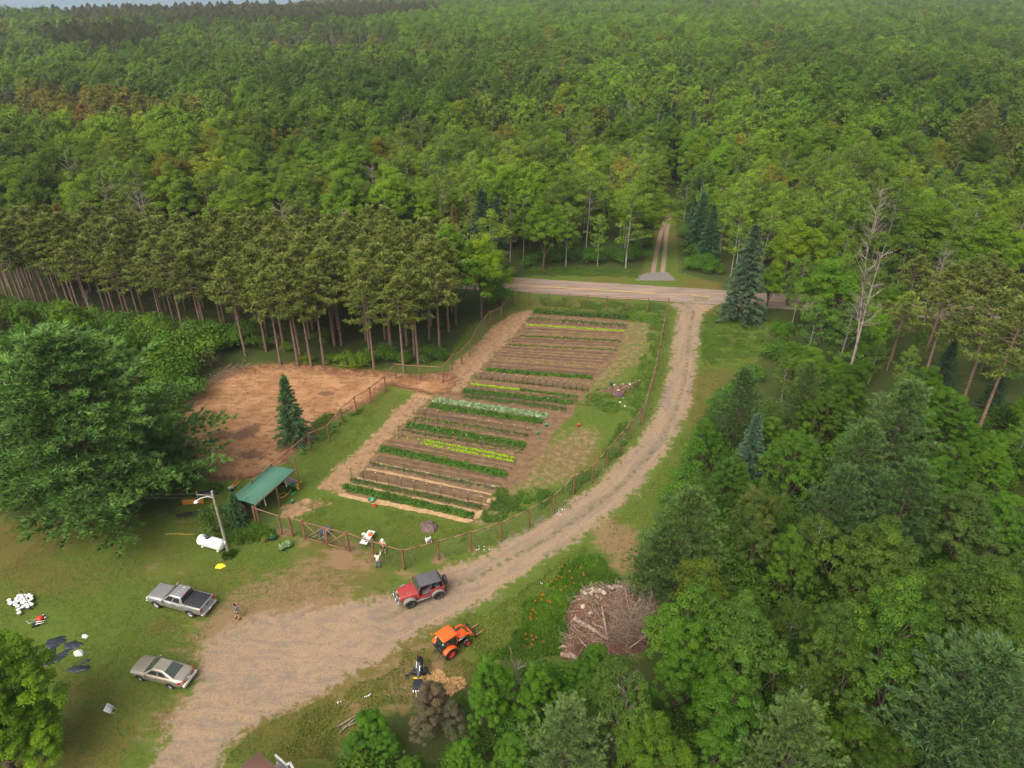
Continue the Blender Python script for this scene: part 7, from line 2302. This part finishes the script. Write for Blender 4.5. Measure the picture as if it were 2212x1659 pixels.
person('person in a cream shirt and blue jeans leaning on the gate fence post', S(923.8, 1385.5), R(95), (((.16, .28, 1.24), (.36, .24, 1.16)), ((.30, -.30, 1.34), (.50, -.26, 1.52))),
       paint('cream_shirt', (.66, .60, .44), .9), paint('blue_jeans', (.06, .13, .18), .9), shorts=False, sleeves=True, lean=.06)
person('person in pale pink shirt, dark shorts and white hat, hand on hip', S(937.3, 1349.5), R(-115), (((-.02, .36, 1.18), (.10, .20, 1.04)), ((.14, -.32, 1.25), (.05, -.24, 1.44))),
       paint('pale_pink_shirt', (.62, .42, .34), .9), paint('dark_shorts', (.03, .035, .045), .9), hat=WHITE, sleeves=False)

# ------------------------------------------------------------------ brush piles, logs, stones
def mound(name, label, poly, h, mat, seed, cat):
    w = [tuple(q) for q in poly]
    xs, ys = [q[0] for q in w], [q[1] for q in w]
    k = 44
    U, V_ = np.meshgrid(np.linspace(min(xs), max(xs), k), np.linspace(min(ys), max(ys), k))
    d = sdf(U, V_, w)
    Zs = np.where(d > 0, h * np.clip(d / 2.2, 0, 1) ** .6 * (.55 + .9 * fbm(U * .7, V_ * .7, seed)) + .22 * (fbm(U * 2.2, V_ * 2.2, seed + 2) - .35), -.12)
    i = np.arange(k * k).reshape(k, k)
    f = np.stack([i[:-1, :-1], i[:-1, 1:], i[1:, 1:], i[1:, :-1]], -1).reshape(-1, 4)
    keep = (d > -.3).ravel()[f].any(1)
    b = MB().add(np.stack([U, V_, Zs], -1).reshape(-1, 3), f[keep])
    cx, cy = np.mean(xs), np.mean(ys)
    return b, (lambda x, y: float(np.interp(0, [0], [0])) + float(Zs[int(np.clip((y - min(ys)) / (max(ys) - min(ys)) * (k - 1), 0, k - 1)), int(np.clip((x - min(xs)) / (max(xs) - min(xs)) * (k - 1), 0, k - 1))])), w
DIRTM = paint('brown_heap_soil', (.115, .062, .040), .95, .05, var=.45, scale=2.2)
STICK = bark_mat('dry_stick', (.15, .108, .078), (.35, .26, .185), 3)
STONE = paint('pale_stone', (.42, .34, .26), .9, .1, var=.3, scale=4)
b8 = lambda x, y, h=0: S(1330 + x / 5.531, 1360 + y / 5.531, h)
poly = [tuple(b8(x, y)[:2]) for x, y in ((430, 520), (600, 400), (760, 440), (1000, 390), (1250, 470), (1480, 640), (1560, 800), (1480, 1100), (1350, 1280), (1000, 1320), (600, 1260), (440, 1420), (230, 1350), (200, 1200), (330, 950), (280, 800), (330, 690))]
mb, hz_, w = mound('brush_pile', '', poly, 1.3, DIRTM, 61, '')
t = thing('brush_pile', 'large brown heap of brush, roots and dirt beside the orange lilies', 'brush pile')
mb.build('heap', DIRTM, t, smooth=False)
RNG = np.random.default_rng(62)
sk = MB()
cx, cy = np.mean([q[0] for q in w]), np.mean([q[1] for q in w])
cnt = 0
while cnt < 620:
    x, y = RNG.uniform(min(q[0] for q in w), max(q[0] for q in w)), RNG.uniform(min(q[1] for q in w), max(q[1] for q in w))
    if not inside(np.array([x]), np.array([y]), w)[0]: continue
    cnt += 1
    a = RNG.uniform(0, 6.28)
    ln = RNG.uniform(.4, 1.7)
    z = max(hz_(x, y), 0) + RNG.uniform(.02, .35)
    d = np.array((math.cos(a), math.sin(a), RNG.normal(0, .28))) * ln
    sk.tube([np.array((x, y, z)) - d / 2, np.array((x, y, z + .05)), np.array((x, y, z)) + d / 2], [.03 * RNG.uniform(.5, 1.3), .025, .01], 4, cap=False)
sk.build('sticks', STICK, t)
def stone(p, z, s, label, grp):
    rng = np.random.default_rng(int(abs(p.x * 977 + p.y * 131)) % 9999)
    b = bmesh.new()
    bmesh.ops.create_icosphere(b, subdivisions=2, radius=1)
    ks = rng.normal(size=(5, 3))
    for v in b.verts:
        f = 1 + .14 * sum(math.sin(3 * v.co.dot(Vector(k)) + i) for i, k in enumerate(ks)) * .5
        v.co = Vector((v.co.x * s * f, v.co.y * s * .8 * f, v.co.z * s * .6 * f))
    me = bpy.data.meshes.new('stone')
    b.to_mesh(me)
    b.free()
    me.materials.append(STONE)
    o = bpy.data.objects.new('stone', me)
    COL.objects.link(o)
    o.location = (p.x, p.y, z + s * .25)
    o.rotation_euler = (0, 0, rng.uniform(0, 6))
    tag(o, label, 'stone', grp)
for x, y in ((520, 420), (560, 410), (525, 455), (600, 430), (640, 420), (555, 505), (610, 500), (660, 460), (700, 450), (720, 500), (760, 520), (470, 575), (570, 580), (560, 625), (620, 570), (700, 620), (755, 635), (515, 700), (615, 790), (780, 580), (800, 540), (680, 540), (640, 520), (860, 430), (910, 440), (950, 410), (990, 430), (1020, 440), (780, 320), (800, 340), (740, 470), (690, 500)):
    p = b8(x, y, .7)
    z = max(hz_(p.x, p.y), 0)
    stone(p, z, RNG.uniform(.12, .27), 'pale field stone on the upper edge of the large brush pile', 'stones on the large brush pile')
def log(label, a, e, r, mat=STICK, name='log', group=None):
    o = MB().tube([tuple(a), tuple(lerp(a, e, .5) + Vector((0, 0, .06))), tuple(e)], [r, r * .85, r * .55], 9).build(name, mat)
    return tag(o, label, 'log', group)
log('long brown log slanting across the large brush pile', b8(400, 830, 1.0), b8(860, 1110, 1.2), .22)
log('thin pale forked trunk standing up from the brush pile', b8(850, 1100, .9), b8(770, 670, 2.2), .11)
log('pale broken branch crossing the long brown log', b8(640, 890, 1.3), b8(830, 990, 1.5), .07)
log('lowest cut log at the end of the brush pile by the grass', b8(215, 1320, .3), b8(350, 1350, .35), .24)
log('short thick log beside the lowest cut log', b8(330, 1310, .3), b8(470, 1410, .35), .22)
log('knobbly pale root stump at the edge of the brush pile', b8(200, 1240, .3), b8(290, 1210, .5), .26)
log('curved bare branch on the lower slope of the brush pile', b8(460, 1090, .9), b8(600, 1270, .8), .06)
log('pale sticks reaching from the brush pile toward the woods', b8(1130, 1240, 1.5), b8(1640, 880, 3.2), .06)
def bare_bush(u, v, h, label, var, rad, rz=0):
    p = b8(u, v)
    tree('dead', p.x, p.y, h, label, var=var, rad=rad, rz=rz)
V['dead'].append(dead_tree(640, 10, 5.2, 64, 10, .10, False, .8, STICK))
p = b8(1085, 1330)
tree('dead', p.x, p.y, 6.3, 'wide bare leafless tree standing at the edge of the brush pile', var=3, rad=.95, h0=10)
p = b8(1330, 1180)
tree('dead', p.x, p.y, 4.6, 'lower bare leafless bush behind the wide bare tree', var=3, rad=.9, h0=10)
# second small brush heap far off among the pines, compost heap in the garden
z6 = lambda x, y, h=0: S(1600 + x / 2.4578, 600 + y / 2.4578, h)
poly = [tuple(z6(x, y)[:2]) for x, y in ((1820, 1240), (1900, 1190), (2010, 1190), (2030, 1260), (1960, 1300), (1860, 1290))]
mb, hz2, w2 = mound('brush_pile', '', poly, .8, DIRTM, 64, '')
t = thing('brush_pile', 'small red-brown brush heap under the leaning red pine trunk', 'brush pile')
mb.build('heap', DIRTM, t)
sk = MB()
for k in range(150):
    x, y = RNG.uniform(min(q[0] for q in w2), max(q[0] for q in w2)), RNG.uniform(min(q[1] for q in w2), max(q[1] for q in w2))
    a = RNG.uniform(0, 6.28)
    d = np.array((math.cos(a), math.sin(a), RNG.uniform(-.1, .6))) * RNG.uniform(.6, 1.8)
    z = RNG.uniform(.1, .9)
    sk.tube([np.array((x, y, z)) - d / 2, np.array((x, y, z)) + d / 2], [.035, .012], 4, cap=False)
sk.build('sticks', STICK, t)
c7 = lambda x, y, h=0: S(1450 + x / 7.47, 900 + y / 7.47, h)
poly = [tuple(c7(x, y)[:2]) for x, y in ((130, 420), (200, 370), (370, 320), (640, 280), (800, 230), (880, 230), (800, 300), (650, 390), (590, 450), (480, 540), (380, 530), (250, 450))]
mb, hz3, w3 = mound('compost_heap', '', poly, .75, DIRTM, 67, '')
t = thing('compost_heap', 'low heap of dirt and wood scraps among the weeds by the curved fence', 'heap')
mb.build('heap', DIRTM, t)
sk = MB()
for k in range(170):
    x, y = RNG.uniform(min(q[0] for q in w3), max(q[0] for q in w3)), RNG.uniform(min(q[1] for q in w3), max(q[1] for q in w3))
    if not inside(np.array([x]), np.array([y]), w3)[0]: continue
    a = RNG.uniform(0, 6.28)
    d = np.array((math.cos(a), math.sin(a), RNG.normal(0, .2))) * RNG.uniform(.2, .55)
    z = max(hz3(x, y), 0) + .05
    sk.tube([np.array((x, y, z)) - d / 2, np.array((x, y, z)) + d / 2], [.05, .04], 4)
sk.build('wood_scraps', STICK, t)
for x, y in ((440, 455), (655, 325), (545, 545), (370, 315), (565, 690), (480, 620)):
    p = c7(x, y)
    stone(p, max(hz3(p.x, p.y), 0), .2, 'pale stone on the compost heap by the curved fence', 'stones on the compost heap')
p = c7(455, 505)
sheetpile('purple_rag', 'small purple cloth on the compost heap', 'cloth', p, .9, .6, .5, paint('purple_cloth', (.10, .05, .12), .8), 27)
t_ = z6(10, 10)
for i, (a, e) in enumerate((((1010, 1690), (1070, 1640)), ((820, 1570), (890, 1500)))):
    pass
for i, (x0, y0, x1, y1) in enumerate(((55, 1415, 245, 1300), (70, 1450, 200, 1330), (90, 1420, 260, 1350))):
    a, e = S(800 + x0 / 2.4578, 1200 + y0 / 2.4578, .15), S(800 + x1 / 2.4578, 1200 + y1 / 2.4578, .25)
    log('%s of the thin grey poles lying by the green bushy tree near the house' % ORD[i], a, e, .06, GBARK, 'pole')
# bleached twigs along the clearing's edge
rg = np.random.default_rng(71)
sk = MB()
edgepts = [G(u, v) for u, v in ((410, 880), (425, 850), (450, 830), (470, 812), (500, 800), (530, 795))]
t = thing('brush_row', 'row of pushed-up roots and twigs along the upper edge of the orange clearing', 'brush')
for k in range(260):
    i = rg.integers(0, len(edgepts) - 1)
    c = lerp(edgepts[i], edgepts[i + 1], rg.uniform()) + Vector((rg.normal(0, .8), rg.normal(0, .8), .1 + rg.uniform(0, .35)))
    d = Vector((rg.normal(), rg.normal(), rg.normal() * .35)).normalized() * rg.uniform(.3, 1.0)
    sk.tube([tuple(c - d), tuple(c + d)], [.03, .01], 4, cap=False)
sk.build('twigs', STICK, t)
p = G(470, 800)
tree('dead', p.x - 1, p.y + .5, 3.6, 'thicket of bare stems at the corner of the orange clearing', var=3, rad=1.0, h0=10)

RNG = np.random.default_rng(95)                           # clods, bark and twigs strewn over the clearing and the path edge
m = 9000
xs_, ys_ = RNG.uniform(-70, 10, m), RNG.uniform(55, 110, m)
dd = np.maximum(sdf(xs_, ys_, CLEAR), sdf(xs_, ys_, PATH))
kk = (dd > .2) & (fbm(xs_ * .35, ys_ * .35, 96) + .25 * np.exp(-dd / 1.5) > .50)
xs_, ys_ = xs_[kk], ys_[kk]
m = len(xs_)
CLOD = leaf_mat('clods_and_bark', (.105, .058, .034), warm=(2.6, 2.3, 2.0), trans=0.0)
zc_ = np.array([.06 + .12 * vnoise(np.array([a]), np.array([c]), 4)[0] for a, c in zip(xs_, ys_)])
tag(MB().cards(np.column_stack([xs_, ys_, zc_]), RNG.normal(0, .45, (m, 3)) + (0, 0, 1), .14 * RNG.uniform(.4, 1.8, m), .045, attr=RNG.uniform(0, 1, m) ** 2).build('dirt_debris', CLOD), kind='stuff')

# ------------------------------------------------------------------ lilies, tall grass, flowers
def patch(name, polys, n, h, leaf, wd, mat, seed, thr=.36, bunch=.6):
    """blades and leaves that nobody could count: one object"""
    global RNG
    RNG = np.random.default_rng(seed)
    P = []
    for poly, share in polys:
        xs, ys = [q[0] for q in poly], [q[1] for q in poly]
        k = int(n * share)
        x, y = RNG.uniform(min(xs), max(xs), k * 6), RNG.uniform(min(ys), max(ys), k * 6)
        d = sdf(x, y, poly)
        ok = (d + (fbm(x * .5, y * .5, seed) - .5) * 2.4 > 0) & (fbm(x * bunch, y * bunch, seed + 3) > thr) & (sdf(x, y, DRIVE) < -.25)
        P.append(np.stack([x[ok], y[ok]], 1)[:k])
    P = np.vstack(P)
    m = len(P)
    hh = h * (.4 + 1.0 * fbm(P[:, 0] * .8, P[:, 1] * .8, seed + 9)) * RNG.uniform(.5, 1, m)
    d = RNG.normal(0, .75, (m, 3)) + (0, 0, .9)
    d /= np.linalg.norm(d, axis=1, keepdims=True)
    C = np.column_stack([P, hh * .5])
    Nn = np.cross(d, unit(m)) * .6 + np.array((0, -.3, .9))
    Nn -= (Nn * d).sum(1, keepdims=True) * d
    at = np.clip(fbm(P[:, 0] * .4, P[:, 1] * .4, seed + 5) * 1.0 + RNG.normal(0, .18, m) - .05, 0, 1)
    return tag(MB().cards(C, Nn, hh * .55, wd, attr=at, up=d).build(name, mat), kind='stuff')
LILYP = [tuple(S(800 + x / 2.4578, 1200 + y / 2.4578)[:2]) for x, y in ((1000, 1000), (1130, 930), (1150, 800), (1200, 700), (1290, 600), (1370, 480), (1480, 420), (1600, 400), (1700, 480), (1760, 560), (1640, 560), (1520, 560), (1480, 680), (1420, 780), (1390, 900), (1380, 980), (1200, 1010))]
LILYL = leaf_mat('lily_leaves', (.085, .180, .018), warm=(1.25, 1.1, .6))
patch('daylily_leaves', [(LILYP, 1.0)], 26000, .85, .3, .055, LILYL, 81, .25)
PETAL = leaf_mat('lily_petals', (.78, .16, .03), warm=(1.1, 1.5, 1.2), vmin=.85, vmax=1.15)
RNG = np.random.default_rng(83)
fm = MB()
d_ = np.array([(math.cos(a) * .8, math.sin(a) * .8, .6) for a in np.arange(6) * math.pi / 3])
fm.cards(d_ * .07 + (0, 0, .95), np.cross(d_, np.roll(d_, 1, 0)) + (0, 0, .6), .085, .035, attr=RNG.uniform(.3, .9, 6), up=d_)
fmesh = fm.mesh('flower', PETAL)
smesh = MB().tube([(0, 0, 0), (.02, 0, .5), (0, 0, .95)], .012, 4).mesh('stem', LILYL)
i2 = lambda x, y, h=0: S(800 + x / 2.4578, 1200 + y / 2.4578, h)
for (x, y) in ((1450, 465), (1505, 490), (1480, 545), (1380, 515), (1395, 545), (1415, 560), (1375, 580), (1340, 600), (1310, 635), (1275, 630), (1250, 655), (1310, 670), (1345, 655), (1230, 725), (1215, 740), (1205, 765), (1200, 770), (1240, 750), (1180, 850), (1205, 885), (1190, 900), (1235, 895), (1280, 890), (1225, 955), (1240, 870),
               (1420, 450), (1500, 500), (1508, 520), (1360, 550), (1290, 660), (1185, 905), (1210, 915), (1222, 730), (1385, 530), (1470, 530)):
    for k in range(1):
        p = i2(x + RNG.normal(0, 16), y + RNG.normal(0, 16), .95)
        t = thing('daylily', 'orange daylily flower in the tall green patch beside the driveway', 'flower', (p.x, p.y, 0), RNG.uniform(0, 6), 'orange daylilies by the driveway', RNG.uniform(.95, 1.2))
        for nm, me in (('stem', smesh), ('flower', fmesh)):
            o = bpy.data.objects.new(nm, me)
            COL.objects.link(o)
            o.parent = t
GRASSL = leaf_mat('grass_blades', (.115, .158, .026), warm=(1.5, 1.15, .7), vmin=.65, vmax=1.4)
patch('tall_grass', [(W2([(1500, 640), (1680, 690), (1650, 800), (1540, 890), (1490, 970), (1440, 1070), (1400, 1160), (1380, 1240), (1300, 1200), (1320, 1120), (1420, 1020), (1475, 930), (1500, 860), (1512, 760)]), .34),
                     (W2([(1000, 1345), (1120, 1275), (1260, 1180), (1310, 1220), (1230, 1240), (1150, 1340), (1100, 1420), (960, 1500), (820, 1540), (720, 1640), (600, 1640), (640, 1560), (780, 1480), (900, 1400)]), .36),
                     (W2([(1450, 690), (1440, 800), (1410, 880), (1340, 980), (1220, 1080), (1060, 1165), (960, 1215), (960, 1195), (1060, 1150), (1220, 1060), (1330, 960), (1390, 870), (1425, 780), (1440, 680)]), .30)],
      30000, .26, .2, .03, GRASSL, 85, .30, .5)
patch('lawn_tufts', [(W2([(-100, 1130), (400, 1110), (470, 1060), (560, 1120), (640, 1200), (840, 1290), (620, 1310), (430, 1380), (380, 1520), (330, 1660), (-100, 1700)]), .62), (W2([(640, 1090), (740, 1075), (1030, 1140), (960, 1200), (860, 1240), (740, 1190), (650, 1160)]), .20), (W2([(650, 1010), (700, 930), (830, 860), (780, 960), (690, 1040)]), .1),
                     (W2([(480, 1650), (560, 1570), (720, 1500), (720, 1640)]), .08)], 70000, .13, .1, .022, GRASSL, 86, .34, .35)
YW = leaf_mat('weed_clump', (.075, .15, .018), warm=(1.5, 1.15, .6))
patch('weed_thicket', [([tuple(s7(x, y)[:2]) for x, y in ((1000, 1000), (1150, 850), (1500, 880), (1750, 920), (2000, 960), (1950, 1080), (1700, 1180), (1300, 1330), (1180, 1300), (1080, 1200))], .7), ([tuple(s7(x, y)[:2]) for x, y in ((960, 1430), (1150, 1340), (1350, 1330), (1180, 1500), (1020, 1510))], .18), ([tuple(s7(x, y)[:2]) for x, y in ((780, 200), (980, 210), (1000, 300), (850, 300))], .12)], 9000, .75, .12, .07, YW, 87, .25)
# white daisies
DAISY = paint('white_petals', (.80, .80, .76), .7)
dm = MB().lathe([(0, .3), (.05, .3), (.06, .28), (0, .27)], 8).tube([(0, 0, 0), (0, 0, .28)], .006, 3).mesh('daisy', DAISY)
for (x, y, k) in ((905, 355, 5), (945, 350, 3), (1395, 118, 7), (250, 1235, 6), (1270, 550, 2), (1385, 150, 4), (55, 1275, 3)):
    for j in range(k):
        p = i2(x + RNG.normal(0, 14), y + RNG.normal(0, 9))
        o = bpy.data.objects.new('daisy', dm)
        COL.objects.link(o)
        o.location = (p.x, p.y, 0)
        o.scale = (.8, .8, .9)
        tag(o, 'small white daisy in the grass along the driveway', 'flower', 'white daisies along the driveway')

for o in list(SC.objects):                                # plain foliage keeps its own colour
    if o.type == 'MESH' and 'tint' not in o and not any(m.type == 'NODES' for m in o.modifiers):
        if any(s.material and s.material.node_tree and any(n.type == 'ATTRIBUTE' and n.attribute_name == 'tint' for n in s.material.node_tree.nodes) for s in o.material_slots):
            o['tint'] = [1.0, 1.0, 1.0]

# ------------------------------------------------------------------ air
n_ = NT('haze_air')
vol = n_.node('ShaderNodeVolumePrincipled', {'Color': (.90, .93, .97), 'Density': .00019, 'Anisotropy': .3})
n_.t.links.new(vol.outputs[0], n_.out.inputs['Volume'])
b = MB().box((-1700, -140, -10.5), (1700, 1900, 52))
tag(b.build('haze', n_.mat), kind='stuff')
